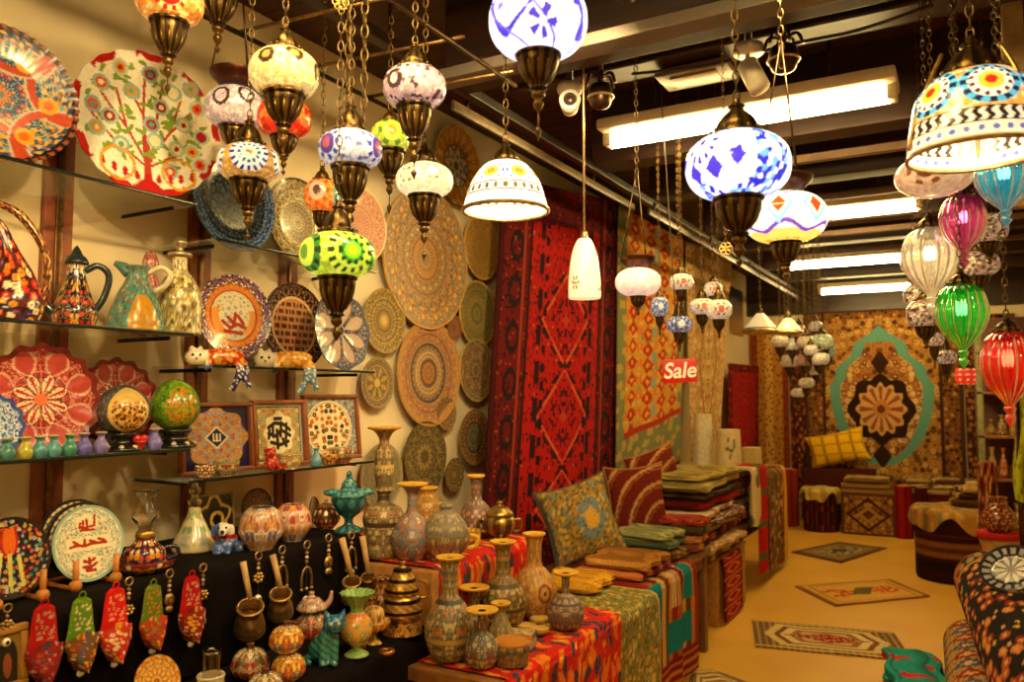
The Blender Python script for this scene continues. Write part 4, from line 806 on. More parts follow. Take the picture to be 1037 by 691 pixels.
blob([((0, -3*s, 13*s), (12*s, 15*s, 14*s)), ((4*s, 2*s, 24*s), (9*s, 11*s, 13*s)), ((9*s, 8*s, 40*s), (9.5*s, 11.5*s, 9.5*s)), ((16*s, 8*s, 37*s), (4*s, 5*s, 4*s)), ('t', np.array([(8, 1, 46), (8, -2, 55)])*s, np.array([4.5, 1])*s), ('t', np.array([(8, 15, 46), (8, 18, 55)])*s, np.array([4.5, 1])*s),
      ('t', np.array([(8, -3, 22), (12, -3, 8), (13, -3, 2)])*s, np.array([5, 4.4, 4.4])*s), ('t', np.array([(8, 8, 22), (12, 8, 8), (13, 8, 2)])*s, np.array([5, 4.4, 4.4])*s), ((14*s, -3*s, 3*s), (6*s, 4.5*s, 3.5*s)), ((14*s, 8*s, 3*s), (6*s, 4.5*s, 3.5*s)), ('t', np.array([(-4, -14, 5), (2, -20, 5), (10, -20, 5), (14, -14, 4)])*s, np.array([4.5, 4, 4, 3])*s)], 1.6*s, catc, 'body', CER, t, 3)
MB().ball((17.5*s, 4*s, 42*s), 2*s, 10, 8, c('#c8b040')).ball((17.5*s, 12*s, 42*s), 2*s, 10, 8, c('#c8b040')).ball((20*s, 8*s, 38.5*s), 1.3*s, 8, 6, dark).build('face', CER, t)
p = onS(322, 648)+[-.03, 0, 0]; s = dep(p)/FPX; t = thing('covered_pot', 'small cream flowered pot behind the turquoise cat', 'pot', p, facecam(p))
MB().lathe(np.array([(0, 0), (10, 0), (15, 8), (16, 18), (10, 25), (12, 28), (0, 26)])*s, 36, crm, 4).build('body', CER, t)
MB().lathe(np.array([(13, 27), (15, 31), (9, 39), (3, 42), (3, 46), (0, 47)])*s, 32, pinkpot, 3).build('lid', CER, t)
MB().tube(np.array([(0, 12, 30), (0, 18, 36), (0, 20, 46)])*s, np.array([4, 3, 1.5])*s, 10, c('#b8907c'), 4).build('spout', CER, t)
p = onS(361, 664); s = dep(p)/FPX; t = thing('footed_vase', 'green footed vase with a ruffled green rim and flowered belly', 'vase', p, facecam(p)); g1 = c('#7fa45a')
MB().lathe(np.array([(0, 0), (12, 0), (11, 3), (4, 7), (4, 10), (0, 10)])*s, 32, g1, 3).build('foot', CER, t)
MB().lathe(np.array([(0, 9), (5, 10), (14, 18), (16, 28), (12, 38), (7, 43), (0, 43)])*s, 40, potpaint(c('#c89a54'), [c('#c85a30'), c('#e0d0a0'), c('#7a9a50'), gold], 4, (7, 7)), 4).build('belly', CER, t)
MB().lathe(np.array([(7, 42), (7, 48), (12, 56), (18, 62), (16, 63), (9, 57), (0, 48)])*s, 56, g1, 4, flute=14, fa=.14).build('rim', CER, t)
p = onS(378, 652); s = dep(p)/FPX; t = thing('compote_dish', 'small golden footed dish heaped with ornaments beside the green vase', 'dish', p, facecam(p))
MB().lathe(np.array([(0, 0), (9, 0), (4, 5), (4, 10), (14, 16), (17, 22), (15, 22), (0, 17)])*s, 36, yel, 3).build('dish', CER, t)
MB().lathe(np.array([(11, 20), (11, 30), (8, 36), (0, 38)])*s, 30, potpaint(c('#c8a45a'), [c('#e0cf9a'), c('#8a5a2c')], 2, (6, 4)), 3).build('lid', CER, t)
p = onS(374, 662)+[.05, .02, 0]; s = dep(p)/FPX
MB().torus((0, 0, 2.5*s), 6*s, 2.5*s, 24, 10, c('#94602c')).build('napkin_ring', BRS, loc=p, tag=('small bronze ring lying on the step beside the green vase', 'ring'))
# brass banded pot
p = onS(407, 641); s = dep(p)/FPX; t = thing('lidded_urn', 'brass urn with dark and gold bands and a domed lid', 'urn', p, facecam(p))
band = lambda A, T, R, Z: np.where((np.sin(Z/s*.62) > .45)[:, None], c('#2a160e'), mixc(c('#b0843c'), c('#d8b060'), (np.sin(A*12+Z/s) > .3)*1.))
MB().lathe(np.array([(0, 0), (19, 0), (20, 4), (18, 14), (21, 20), (19, 30), (15, 38), (0, 38)])*s, 56, lambda A, T, R, Z: np.where((Z < 14*s)[:, None], orn(A*4, Z/s*.25, c('#d0a04c'), [c('#4a2a14'), c('#a8702c'), c('#e0c070')], 2, .45), band(A, T, R, Z)), 5).build('body', BRS, t)
MB().lathe(np.array([(16, 38), (17, 42), (14, 52), (10, 60), (9, 64), (3, 66), (3, 71), (0, 72)])*s, 48, band, 4).build('lid', BRS, t)
MB().tube(np.array([(0, 18, 34), (0, 25, 36), (0, 25, 48), (0, 16, 52)])*s, 1.8*s, 8, c('#a8803c'), 4).build('handle', BRS, t)
# small dark bottles by the cloth end and things cut by the bottom edge
for px, py, h, lb in ((380, 640, 34, 'small dark brown jug behind the green vase'), (391, 632, 46, 'dark brown slim vase left of the brass urn'), (301, 655, 24, 'small dark metal pot in the shadow under the coffee pots')):
    p = onS(px, py)+[-.02, 0, 0]; s = dep(p)/FPX
    MB().lathe(np.array([(0, 0), (.22*h, 0), (.34*h, .3*h), (.2*h, .65*h), (.15*h, .85*h), (.22*h, h), (0, .95*h)])*s, 28, potpaint(c('#4a2a18'), [c('#8a5a2c'), c('#c8863a')], 2), 4).build('small_vase', CER, loc=p, tag=(lb, 'vase'))
p = onS(213, 709); s = dep(p)/FPX; t = thing('candle_holder', 'clear glass tumbler over a cream cup at the bottom of the photo', 'candle holder', p, facecam(p))
MB().lathe(np.array([(0, 0), (13, 0), (13, 20), (14, 24), (12, 24), (11, 4), (0, 3)])*s, 32, c('#e4d8b8'), 2).build('cup', CER, t)
MB().lathe(np.array([(8, 22), (9, 46), (8.3, 46), (7.4, 22)])*s, 32, (.8, .75, .65), 2).build('glass', mat('thin_glass'), t)
for px, py, r, f, lb in ((119, 700, 24, ros([(0, 1.1, c('#2f5a80'), [c('#7fb0c0'), c('#1c3a5a')], 10, 8, 3, .4)], [(.85, 1.1, c('#6f9aa0'))]), 'small blue dish leaning on the step, cut by the bottom edge'), (158, 708, 26, ros([(0, 1.1, c('#c87a24'), [c('#e8b040'), c('#7a3a14'), c('#e0c880')], 10, 8, 3, .42)]), 'small orange dish leaning on the step, cut by the bottom edge')):
    p = onS(px, py+8); s = dep(p)/FPX; disc(MB(), r*s, f, 60, 18).build('dish', CER, M=wallM(p+[0, 0, r*s*.95], .35), tag=(lb, 'dish'))
# ------------------------------------------------------------------ hanging lamps
def gpaint(base, ros=(), bands=(), seed=1, k=(12, 24), jit=.3, speck=None, sp=.0, grout=.09):
    """mosaic glass: little chips of base, rosettes (angle, height, size, rings, petals, petal colour), belts"""
    base = [np.array(b) for b in base]
    def f(A, T, R, Z):
        aa = (A+PI) % (2*PI)-PI; f1, f2, idd = vor(aa/PI*k[0]*1.6+40, T*k[1], seed)
        C = pick(idd, base)*(1-jit+2*jit*((idd*13.7) % 1))[:, None]
        if speck is not None: put(C, ((idd*5.1) % 1) < sp, speck)
        put(C, (f2-f1) < grout, C*.55)
        for (t0, t1, cols) in bands:
            m = (T > t0) & (T < t1); C[m] = pick(idd[m], cols)
        for (a0, t0, rad, rings, n, pc) in ros:
            dx = (aa-a0)*np.sin(np.clip(T, .05, .95)*PI); dy = (T-t0)*2.6; d = np.hypot(dx, dy)/rad; ph = np.arctan2(dy, dx)
            for q, col in enumerate(rings):
                r0, r1 = q/len(rings), (q+1)/len(rings); 
                if col is not None: put(C, (d >= r0) & (d < r1), col)
            if n >= 14: put(C, (d > .4) & (d < .58) & (np.cos(ph*n*.75) > .1), pc)
            if n: put(C, (d > .72) & (d < 1.0) & (np.cos(ph*n) > .1), pc)
        return C
    return f
def chain(mb, L, r, w, col, off=(0, 0), z0=0.):
    n = max(3, int(L/(r*3.4))); st = L/n
    for k in range(n):
        a = np.linspace(0, 2*PI, 14, endpoint=False); t = np.linspace(0, 2*PI, 7); A, T = np.meshgrid(a, t, indexing='ij')
        X = (r+w*np.cos(T))*np.cos(A); Y = (st*.62+w*np.cos(T))*np.sin(A); Zz = w*np.sin(T)
        P = np.stack([X, Zz, Y], -1) if k % 2 else np.stack([Zz, X, Y], -1)
        mb.grid(P+np.array([off[0], off[1], z0+st*(k+.5)]), col, True)
BR1, BR2 = c('#4f3c20'), c('#2c1f10')
ribs = lambda n, a, b: (lambda A, T, R, Z: mixc(np.array(a), np.array(b), (np.sin(A*n) > .2)*1.))
def cup_mesh(a, h, fin, dk=BR2, lt=c('#644c22')):
    """bowl under the globe: rolled rim, ribbed bowl, turned finial and drop, hung below z=0"""
    m = MB()
    m.lathe(np.array([(a*.95, .06*h), (a*1.06, .02*h), (a*1.06, -.06*h), (a*.94, -.1*h), (a*.96, -.14*h), (a*.92, -.3*h), (a*.72, -.62*h), (a*.4, -.86*h), (a*.34, -.92*h), (a*.42, -.97*h), (a*.2, -1.04*h), (0, -1.06*h)]), 40, ribs(12, dk, lt), 4, flute=0)
    for k in range(12):
        b = k*PI/6; m.tube([(a*.9*math.cos(b), a*.9*math.sin(b), -.3*h), (a*.73*math.cos(b), a*.73*math.sin(b), -.6*h), (a*.45*math.cos(b), a*.45*math.sin(b), -.82*h)], a*.06, 5, lt)
    return m
def fin_mesh(a, h, fin, lt=c('#644c22')):
    m = MB(); z = -1.03*h
    m.lathe(np.array([(0, z), (a*.26, z-.02*h), (a*.3, z-.14*h), (a*.14, z-.24*h), (a*.24, z-.36*h), (a*.2, z-.46*h), (a*.06, z-.58*h), (0, z-.6*h)]), 20, lt, 4)
    if fin > .3: 
        m.tube([(0, 0, z-.55*h), (0, 0, z-fin*h)], a*.035, 6, lt)
        m.lathe(np.array([(0, z-fin*h*.75), (a*.16, z-fin*h*.87), (a*.1, z-fin*h*.95), (0, z-fin*h*1.1)]), 12, lt, 3)
    return m
def cap_mesh(a, h, dk=BR2, lt=c('#644c22')):
    m = MB(); m.lathe(np.array([(a*.96, -.06*h), (a*1.06, 0), (a*1.04, .08*h), (a*.86, .12*h), (a*.8, .3*h), (a*.62, .5*h), (a*.36, .66*h), (a*.26, .74*h), (a*.34, .8*h), (a*.18, .88*h), (a*.12, 1.*h), (0, 1.02*h)]), 40, ribs(10, lt, dk), 4)
    for k in range(14):
        b = k*PI/7; m.ball((a*1.0*math.cos(b), a*1.0*math.sin(b), .12*h), a*.1, 8, 6, lt)
    return m
LN = [0]
def lamp(px, py, d, a, b, label, paint, st=1.0, cap=.5, caph=26, cup=.5, cuph=26, fin=.8, res=(92, 66), zt=None, chains=1, light=0., sq=2.3, chr_=.006, group='mosaic globe lamps hanging over the left shelves', glass=None, name='mosaic_lamp', flute=0, tail=None, dish=0):
    """px,py,a,b measure the globe (centre and half sizes, photo pixels) at depth d"""
    p = at(px, py, d); s = d/FPX; A_, B_ = a*s, b*s; LN[0] += 1
    t = thing(name, label, 'lamp', p, facecam(p), group)
    q = np.linspace(-PI/2, PI/2, res[1]); prof = np.c_[np.abs(np.cos(q))**(2/sq)*A_, np.sign(np.sin(q))*np.abs(np.sin(q))**(2/sq)*B_]
    if tail: prof = np.array(tail)*s
    zlo, zhi = prof[:, 1].min(), prof[:, 1].max()
    g = MB().lathe(prof, res[0], paint, 1 if not tail else 5, flute=flute, fa=.1); g.build('globe', glass or lampglass(st), t)
    zc_ = zhi-(1-math.sqrt(max(0, 1-min(.95, cap)**2)))*B_ if not tail else zhi
    ztop = zc_
    if caph:
        m = cap_mesh(A_*cap, caph*s); m.move(0, 0, zc_); m.build('cap', BRS, t); ztop = zc_+caph*s
    if cuph:
        zb = zlo+(1-math.sqrt(max(0, 1-min(.95, cup)**2)))*B_*.8
        cu_ = cup_mesh(A_*cup, cuph*s, fin).move(0, 0, zb).build('cup', BRS, t)
        if fin: fin_mesh(A_*cup, cuph*s, fin).move(0, 0, zb).build('finial', BRS, cu_)
    zt = ZC if zt is None else zt; L = zt-p[2]-ztop
    if dish:                                                   # smoke dish above the globe carried by three rods
        D = dish*s; zd = ztop+D*.35
        MB().lathe(np.array([(0, .1*D), (.5*D, .0), (D*.9, .3*D), (D, .5*D), (D*.94, .5*D), (.5*D, .12*D), (0, .2*D)]), 40, c('#4a2a1c'), 4).move(0, 0, zd-D*.2).build('smoke_dish', BRS, t)
        m = MB()
        for k in range(3):
            w_ = k*2*PI/3+.5; m.tube([(D*.92*math.cos(w_), D*.92*math.sin(w_), zd+.28*D), (0, 0, min(zd+D*5.5, zt-p[2]))], .0022, 6, BR1)
        m.build('rods', BRS, t); ztop = zd-D*.2; L = zt-p[2]-(zd+D*4.5); z0 = zd+D*4.5
        MB().tube([(0, 0, zc_-.01), (0, 0, zd)], .012, 10, BR1).build('stem', BRS, t)
    else: z0 = ztop
    if L > .01 and chains:
        m = MB(); chain(m, L+.008, chr_, chr_*.28, c('#5f4a2a'), z0=z0-.006); m.build('chain', BRS, t)
    if light: lamp_light(p, light)
    return t
W_, VI, NB = c('#e8e4f0'), c('#4a3fb8'), c('#1c2a9a')
lamp(172, 2, 2.0, 33, 24, 'orange and red mosaic globe lamp above the tree plate, cut by the top edge', gpaint([c('#d89a3c'), c('#c8702c'), c('#e8c070')], [(0, .45, .5, [gold, red, c('#e8c070')], 10, red)], seed=2), .5, cuph=36, fin=1.0, cup=.55)
lamp(222, -22, 2.15, 26, 20, 'dark brass lamp cup at the very top beside the orange globe lamp', gpaint([c('#c8b090'), c('#a88a6a')], seed=3), .2, cuph=34, fin=.8, cup=.75)
lamp(238, 110, 2.28, 29, 22, 'whitish violet globe lamp with dark squares under a wide dark smoke dish', gpaint([c('#c8b8b8'), c('#b8a0a8'), c('#d8ccc8')], [(-.5, .55, .32, [None, None, c('#3a2a2a')], 0, 0), (.4, .6, .3, [None, None, c('#3a2a2a')], 0, 0)], [(.0, .2, [c('#8a6a6a'), c('#3a2a2a')])], seed=4), .25, cuph=22, caph=0, dish=26)
lamp(288, 75, 1.75, 35, 25, 'yellow ivory globe lamp with dark diamonds and brass cap', gpaint([c('#e8d088'), c('#e0c878'), c('#f0dc98')], [(-.55, .58, .26, [c('#8a7a40'), c('#3a2a18')], 0, 0), (.3, .62, .26, [c('#8a7a40'), c('#3a2a18')], 0, 0), (1.2, .5, .26, [c('#8a7a40'), c('#3a2a18')], 0, 0)], [(.0, .26, [c('#b87a30'), c('#7a4a1c'), c('#d8a850')])], seed=5), .55, cuph=33, caph=30, cup=.58, fin=1.0)
lamp(288, 120, 2.15, 27, 21, 'red orange globe lamp half hidden behind the yellow ivory globe', gpaint([c('#d8381c'), c('#c82414'), c('#e86a2c')], seed=6, k=(7, 12)), .45, cuph=20, caph=20, fin=.9)
lamp(252, 166, 1.95, 31, 20, 'gold globe lamp with a white and blue daisy, low in the left cluster', gpaint([c('#c89a4c'), c('#b8863c'), c('#d8b068')], [(.0, .55, .62, [c('#d86a2c'), c('#b8d0b8'), c('#a8d0c0'), c('#c8dcd0'), c('#e0e4dc'), c('#e0e4dc')], 16, c('#22228c')), (1.35, .55, .5, [c('#d8c080'), c('#e0e4dc')], 12, c('#22228c')), (-1.4, .55, .5, [c('#d8c080'), c('#e0e4dc')], 12, c('#22228c'))], [(.0, .22, [c('#3a2a6a'), c('#8a5a3a')])], seed=7), .5, cuph=30, caph=32, cup=.58, fin=1.0)
lamp(355, 152, 1.85, 32, 20, 'white globe lamp with blue bands of dots, hung on long twin chains', gpaint([c('#d0d0dc'), c('#c0c4d8'), c('#e0dce0')], [(-.85, .5, .5, [c('#a84a5a'), c('#4a3a8a'), c('#d0d0dc')], 8, c('#2a4ab0')), (1.05, .5, .5, [c('#a84a5a'), c('#4a3a8a'), c('#d0d0dc')], 8, c('#2a3aa0'))], [], seed=8, speck=c('#5a6ab0'), sp=.15), .5, cuph=38, caph=34, cup=.58, fin=.5)
lamp(326, 199, 2.3, 18, 18, 'small orange globe lamp with a turquoise side', gpaint([c('#e0762a'), c('#d85a1c'), c('#f0a040')], [(-.3, .55, .7, [c('#5a3a2c'), c('#c8a080'), c('#e88030')], 8, c('#d84a1c')), (1.3, .5, .6, [c('#4fb0a0'), c('#3a908a')], 0, 0)], seed=9), .55, cuph=18, caph=16, fin=.8)
lamp(342, 259, 1.68, 38, 24, 'bright lime green globe lamp with a dark green sunflower', gpaint([c('#c0d83c'), c('#b0cc30'), c('#d8e468')], [(.4, .5, .66, [c('#c8e020'), c('#8ac820'), c('#3a9a28'), c('#c8e048'), c('#b8d838'), c('#c8e048')], 14, c('#1c3a1c')), (-1.05, .5, .6, [c('#5a8a28'), c('#c8e048'), c('#3a7a28')], 10, c('#1c3a1c')), (1.5, .5, .5, [c('#c8e020'), c('#3a9a28')], 10, c('#1c3a1c'))], seed=10, k=(9, 18)), .8, cuph=40, caph=36, cup=.5, fin=.4, res=(104, 80))
lamp(395, 140, 2.2, 20, 18, 'small green yellow globe lamp behind the violet globe', gpaint([c('#a8b838'), c('#c8c848'), c('#88a838')], [(.1, .55, .7, [gold, c('#e8d848'), c('#a8b838')], 6, c('#4a7a2c'))], [(0, .25, [c('#5a8a28')])], seed=11), .5, cuph=28, caph=16, fin=1.2, cup=.75)
lamp(420, 89, 1.9, 32, 22, 'violet and white crackled globe lamp below a brass chain', gpaint([c('#c8a8b0'), c('#b898a8'), c('#d8c0c0')], [(-.7, .5, .3, [None, c('#3a2a38')], 6, c('#3a2a38'))], [], seed=12, speck=c('#4a3440'), sp=.2), .3, cuph=36, caph=28, cup=.55, fin=1.0)
lamp(430, 183, 2.05, 29, 18, 'glowing ivory globe lamp with faint flowers, in front of the largest wall plate', gpaint([c('#f0e4b8'), c('#e8dca8'), c('#e0d098')], [(.3, .55, .3, [c('#fff8e0'), None], 6, c('#6a7a4a')), (-.7, .5, .28, [c('#d8c890'), None], 6, c('#8a6a3a'))], seed=13), 1.1, cuph=30, caph=24, cup=.55, fin=1.1, light=.6)
# twin chain of the blue white lamp
p = at(352, 118, 1.9)
m = MB()
for o_ in ((0, 0), (.03, .03)): chain(m, ZC-p[2], .0085, .0024, c('#5f4c2a'), off=o_)
m.build('hanging_chain', BRS, loc=p, rz=.4, tag=('pair of large-linked brass chains behind the white and blue globe lamp', 'chain'))
def bigflower(A, T, R, Z):
    aa = (A+PI) % (2*PI)-PI; f1, f2, k = vor(aa*6+20, T*16, 3); C = mixc(c('#f4f2ff'), c('#dcdcf8'), k)
    w = np.sin(aa*3+.6*np.sin(T*9)+.8); ln = np.abs(T-.52-.2*w); put(C, ln < .03, c('#3f34c0')); put(C, np.abs(np.sin(aa*3+T*7)) < .12, c('#6a60d0'))
    for a0, t0 in ((-.9, .6), (.75, .62), (2.2, .5), (-2.2, .5), (.1, .35)): d = np.hypot((aa-a0), (T-t0)*2.6); put(C, (d < .32) & (np.cos(5*np.arctan2((T-t0)*2.6, aa-a0)) > .1), c('#4438b8')); put(C, d < .1, c('#c8c8f0'))
    return C
lamp(545, 22, 1.55, 50, 38, 'large white globe lamp with violet blue scrolls at the top centre', bigflower, 1.35, cuph=36, caph=30, cup=.44, fin=1.3, res=(120, 90), light=2.5, group=None)
def bigblue(A, T, R, Z):
    aa = (A+PI) % (2*PI)-PI; C = gpaint([c('#f4f4ff'), c('#e4e8fc')], seed=4)(A, T, R, Z)*0+np.array(c('#f2f3ff'))
    k = vor(aa*9+20, T*22, 6); d = np.hypot((aa+.75), (T-.63)*2.2); put(C, (np.abs(d-.3) < .06) & (np.cos(12*np.arctan2((T-.63)*2.2, aa+.75)) > 0), c('#3a2cb8')); put(C, d < .07, c('#3a2cb8'))
    m = (aa > .35) & (aa < 1.15) & (T > .12) & (T < .9) | (T < .27+.06*np.sin(aa*5)) | (np.abs(aa) > 2.)
    put(C, m & (k[2] < .55), c('#74b4f0')); put(C, m & (k[2] < .32), c('#2c2cc0')); put(C, m & (k[2] > .86), c('#e8f0ff'))
    for a0, t0 in ((-.95, .4), (-.45, .42), (-.25, .82), (-1.35, .55), (.0, .5)): put(C, (np.abs(aa-a0)*1.1+np.abs(T-t0)*2.2 < .2) & (k[2] < .8), c('#4234c4'))
    return C
lamp(747, 169, 1.55, 52, 35, 'biggest blue and white globe lamp hanging in front of the nearest tube light', bigblue, 1.35, cuph=38, caph=40, cup=.46, fin=.8, res=(120, 90), light=2.5, group=None)
def wry(A, T, R, Z):
    aa = (A+PI) % (2*PI)-PI; C = full(A, c('#fff4d8')); put(C, T < .33, c('#f0d060')); put(C, T > .86, c('#f0dc80'))
    put(C, np.abs(T-.36-.05*np.cos(aa*5)) < .022, c('#7a4ab8')); put(C, np.abs(T-.76-.05*np.cos(aa*5+PI)) < .02, c('#8a5ac0'))
    for a0 in np.arange(-3, 3.5, .95): d = np.abs(aa-a0)*1.1+np.abs(T-.57)*2.2; put(C, d < .42, c('#8fd8d8')); put(C, d < .28, c('#ffe8c0')); put(C, d < .2, c('#d8481c'))
    put(C, (T < .2) & (vor(aa*8, T*20, 2)[2] < .4), c('#d8a030')); return C
lamp(795, 221, 1.88, 41, 26, 'white and yellow globe lamp with red diamonds, right of the biggest blue lamp', wry, 1.2, cuph=24, caph=0, cup=.36, fin=.6, dish=28, res=(104, 80), light=1.5, group=None)
# --- dome shades
def dome(px, py, d, prof, paint, st, label, caph, capw, zt=None, light=0, hooks=False, name='dome_lamp', grp=None, chains=True):
    p = at(px, py, d); s = d/FPX; t = thing(name, label, 'lamp', p, facecam(p), grp); P = np.array(prof)*s
    MB().lathe(P, 120, paint, 9).build('shade', lampglass(st), t); zt_ = P[0, 1]
    MB().torus((0, 0, P[-1, 1]), P[-1, 0], 2.2*s, 80, 8, c('#b8a070')).build('rim', BRS, t)
    cap_mesh(capw*s, caph*s).move(0, 0, zt_-.1*caph*s).build('cap', BRS, t)
    z0 = zt_+caph*.9*s; L = ZC-p[2]-z0; m = MB(); chain(m, L+.008, .007, .002, c('#5f4a2a'), z0=z0-.006)
    if chains: m.build('chain', BRS, t)
    MB().ball((0, 0, zt_-P[0, 0]*1.2), min(9*s, P[0, 0]*.7), 16, 12).build('bulb', mat('bulb_glow', emis=9, ecol=(1, .85, .6), base=(1, .9, .7)), t)
    if hooks:
        m = MB()
        for k in range(3):
            b = k*2*PI/3+1.0; r0, r1 = capw*s*.9, P[-1, 0]*.86
            m.tube([(r0*math.cos(b), r0*math.sin(b), zt_+caph*.5*s), ((r0+r1)/2*math.cos(b), (r0+r1)/2*math.sin(b), zt_-2*s), (r1*1.06*math.cos(b), r1*1.06*math.sin(b), P[-1, 1]*.2+zt_*.2), (r1*1.22*math.cos(b), r1*1.22*math.sin(b), P[-1, 1]+6*s)], 2.2*s, 8, c('#a8884c'), 5)
        m.build('arms', BRS, t)
    if light: lamp_light(p+np.array([0, 0, P[-1, 1]*.3]), light)
    return t
def whitedome(A, T, R, Z):
    aa = (A+PI) % (2*PI)-PI; C = full(A, c('#fff6dc'))
    for a0 in np.arange(-3.1, 3.1, .88): d = np.hypot((aa-a0)*1.0, (T-.42)*2.2); put(C, (d < .42) & (d > .34) & (np.cos(np.arctan2(T-.42, aa-a0)*14) > 0), c('#3a5a9a')); put(C, d < .26, c('#e8c040')); put(C, d < .14, c('#d8782a'))
    put(C, (T > .62) & (T < .8), c('#f4ead0')); put(C, (np.abs(T-.63) < .014) | (np.abs(T-.79) < .014), c('#5a4a3a')); put(C, (np.abs(T-.71) < .05) & (np.cos(aa*26) > .1), c('#54483c')); return C
dome(512, 192, 2.25, [(13, 28), (22, 24), (32, 12), (38, -2), (42, -16), (43, -22)], whitedome, 1.25, 'white glass dome lamp with a dark patterned band and yellow flowers, centre left', 26, 15, light=2.0)
def bigdome(A, T, R, Z):
    aa = (A+PI) % (2*PI)-PI; f1, f2, k = vor(aa*12+30, T*26, 5); C = pick(k, [c('#f0a848'), c('#f0b860'), c('#e8943c'), c('#f8d088')])
    put(C, (k > .8), c('#f8e0a8'))
    for a0 in np.arange(-2.9, 3.3, 1.05):
        d = np.hypot((aa-a0-.05)*1.0, (T-.4)*2.0); ph = np.arctan2((T-.4)*2., aa-a0-.05)
        put(C, d < .52, c('#58b8d8')); put(C, (d < .5) & (d > .38) & (np.cos(ph*12) > 0), c('#1c2440')); put(C, d < .38, c('#fff4e0')); put(C, (d < .36) & (d > .28) & (np.cos(ph*12) < 0), c('#5a2a24')); put(C, d < .22, c('#f0c840')); put(C, d < .1, c('#d8301c'))
    put(C, (T > .68) & (T < .84), c('#e8dcc0')); put(C, (T > .68) & (T < .84) & ((np.abs(T-.76) > .065) | (np.sin(aa*34+np.cos(T*60)) > .0)), c('#2c2018'))
    put(C, T > .84, c('#f8e4c0')); put(C, (T > .85) & (np.hypot(((aa*5) % 1)-.5, (T-.9)*9) < .25), c('#5a6ab0')); put(C, T > .965, c('#b89a60')); return C
dome(986, 118, 1.6, [(24, 42), (38, 38), (52, 22), (57, 2), (61, -20), (62, -40)], bigdome, .85, 'large orange mosaic dome lamp with blue and white flowers, at the upper right', 46, 32, hooks=True, light=1.5)
dome(770, 326, 4.8, [(3, 9), (5, 7), (10, 1), (15.5, -6), (16.5, -10)], lambda A, T, R, Z: np.where((T > .85)[:, None], c('#4a3a2c'), c('#e0d0a8')), .35, 'white cone shaped lamp shade hanging far back before the red cloth', 9, 3.5)
dome(798, 329, 5.35, [(3, 8), (4, 6), (8, 1), (12, -5), (13, -8)], lambda A, T, R, Z: np.where((T > .9)[:, None], c('#6a5a3c'), c('#e8d8b0')), .35, 'second cream cone shade farther back, touching the lamp balls', 9, 3.5)
# long white bell pendant
p = at(592, 300, 2.75); s = 2.75/FPX; t = thing('bell_pendant', 'slim white bell pendant with small dark motifs in front of the red rug', 'lamp', p, facecam(p))
def bellp(A, T, R, Z):
    aa = (A+PI) % (2*PI)-PI; C = full(A, c('#e8d8b0'))
    for a0, t0 in ((-.6, .4), (.3, .66), (1.3, .45), (-2, .6)): d = np.hypot(aa-a0, (T-t0)*5); put(C, (d < .28) & (np.cos(6*np.arctan2((T-t0)*5, aa-a0)) > -.3), c('#6a5a44'))
    put(C, np.abs(T-.97) < .02, c('#b8a078')); return C
MB().lathe(np.array([(3, 60), (8, 56), (13, 42), (16, 20), (16.5, 0), (15.5, 0), (15, 20), (12, 42), (3, 57)])*s, 64, bellp, 7).build('shade', lampglass(.55), t)
MB().lathe(np.array([(0, 66), (3, 66), (4, 60), (6, 58), (0, 57)])*s, 20, c('#8a7048'), 2).build('cap', BRS, t)
L = ZC-p[2]; MB().tube([(0, 0, 65*s), (0, 0, L)], .004, 8, c('#b89a68')).build('cord', BRS, t)
G2 = 'globe lamps in front of the hanging rugs'
lamp(646, 286, 2.75, 23, 15, 'smooth pinkish white globe lamp in front of the red rug edge', gpaint([c('#f0d0c0'), c('#e8c8b8'), c('#f4dccc')], seed=3, jit=.06, grout=0), .6, cuph=12, caph=0, cup=.36, fin=.3, dish=18, group=G2)
wf = gpaint([c('#e0d0b8'), c('#d0c0a8'), c('#e8dcc8')], [(.2, .5, .5, [c('#c86a4a'), None], 6, c('#a84a3a'))], seed=4); bf = gpaint([c('#6a78a8'), c('#8a98b8'), c('#4a5a8a'), c('#c8ccd8')], [(.2, .5, .5, [c('#e0d8d0'), None], 8, c('#3a4a8a'))], seed=6)
for (px, py, d, a, b, f, cp, lb) in [(668, 311, 3.6, 9, 11, bf, 10, 'small bluish red globe lamp between the pink white lamp and the twin small ones'), (690, 286, 3.5, 12, 9, wf, 12, 'small white globe lamp above the small dark blue one'), (688, 329, 3.62, 13, 9, bf, 22, 'small dark blue and white globe lamp just above the Sale sign'),
                                      (711, 311, 3.7, 13, 9, wf, 14, 'small white flowered globe lamp left of its twin right of the Sale sign'), (728, 314, 3.5, 13, 11, wf, 16, 'slightly larger white flowered globe lamp at the right of its twin'), (722, 293, 4.3, 9, 8, wf, 8, 'tiny cream globe lamp behind the twin flowered lamps')]:
    lamp(px, py, d, a, b, lb, f, .3, cuph=12, caph=cp, cup=.5, fin=.6, res=(50, 36), group=G2, chr_=.005)
k = 0
BAL = [(790, 346, 9, 7), (802, 349, 8, 7), (816, 347, 9, 7), (826, 331, 7, 6), (832, 347, 12, 9), (800, 366, 10, 7), (815, 365, 9, 7), (830, 364, 10, 7), (826, 375, 7, 6), (817, 388, 8, 6), (808, 398, 7, 5), (809, 336, 8, 7), (795, 333, 8, 6), (838, 356, 8, 7), (821, 355, 7, 6)]
wcol = [('cream', '#e8dcb8'), ('white', '#ece4d4'), ('ivory', '#e0cfa8'), ('reddish cream', '#d8a888'), ('pale green', '#c8d8b8')]
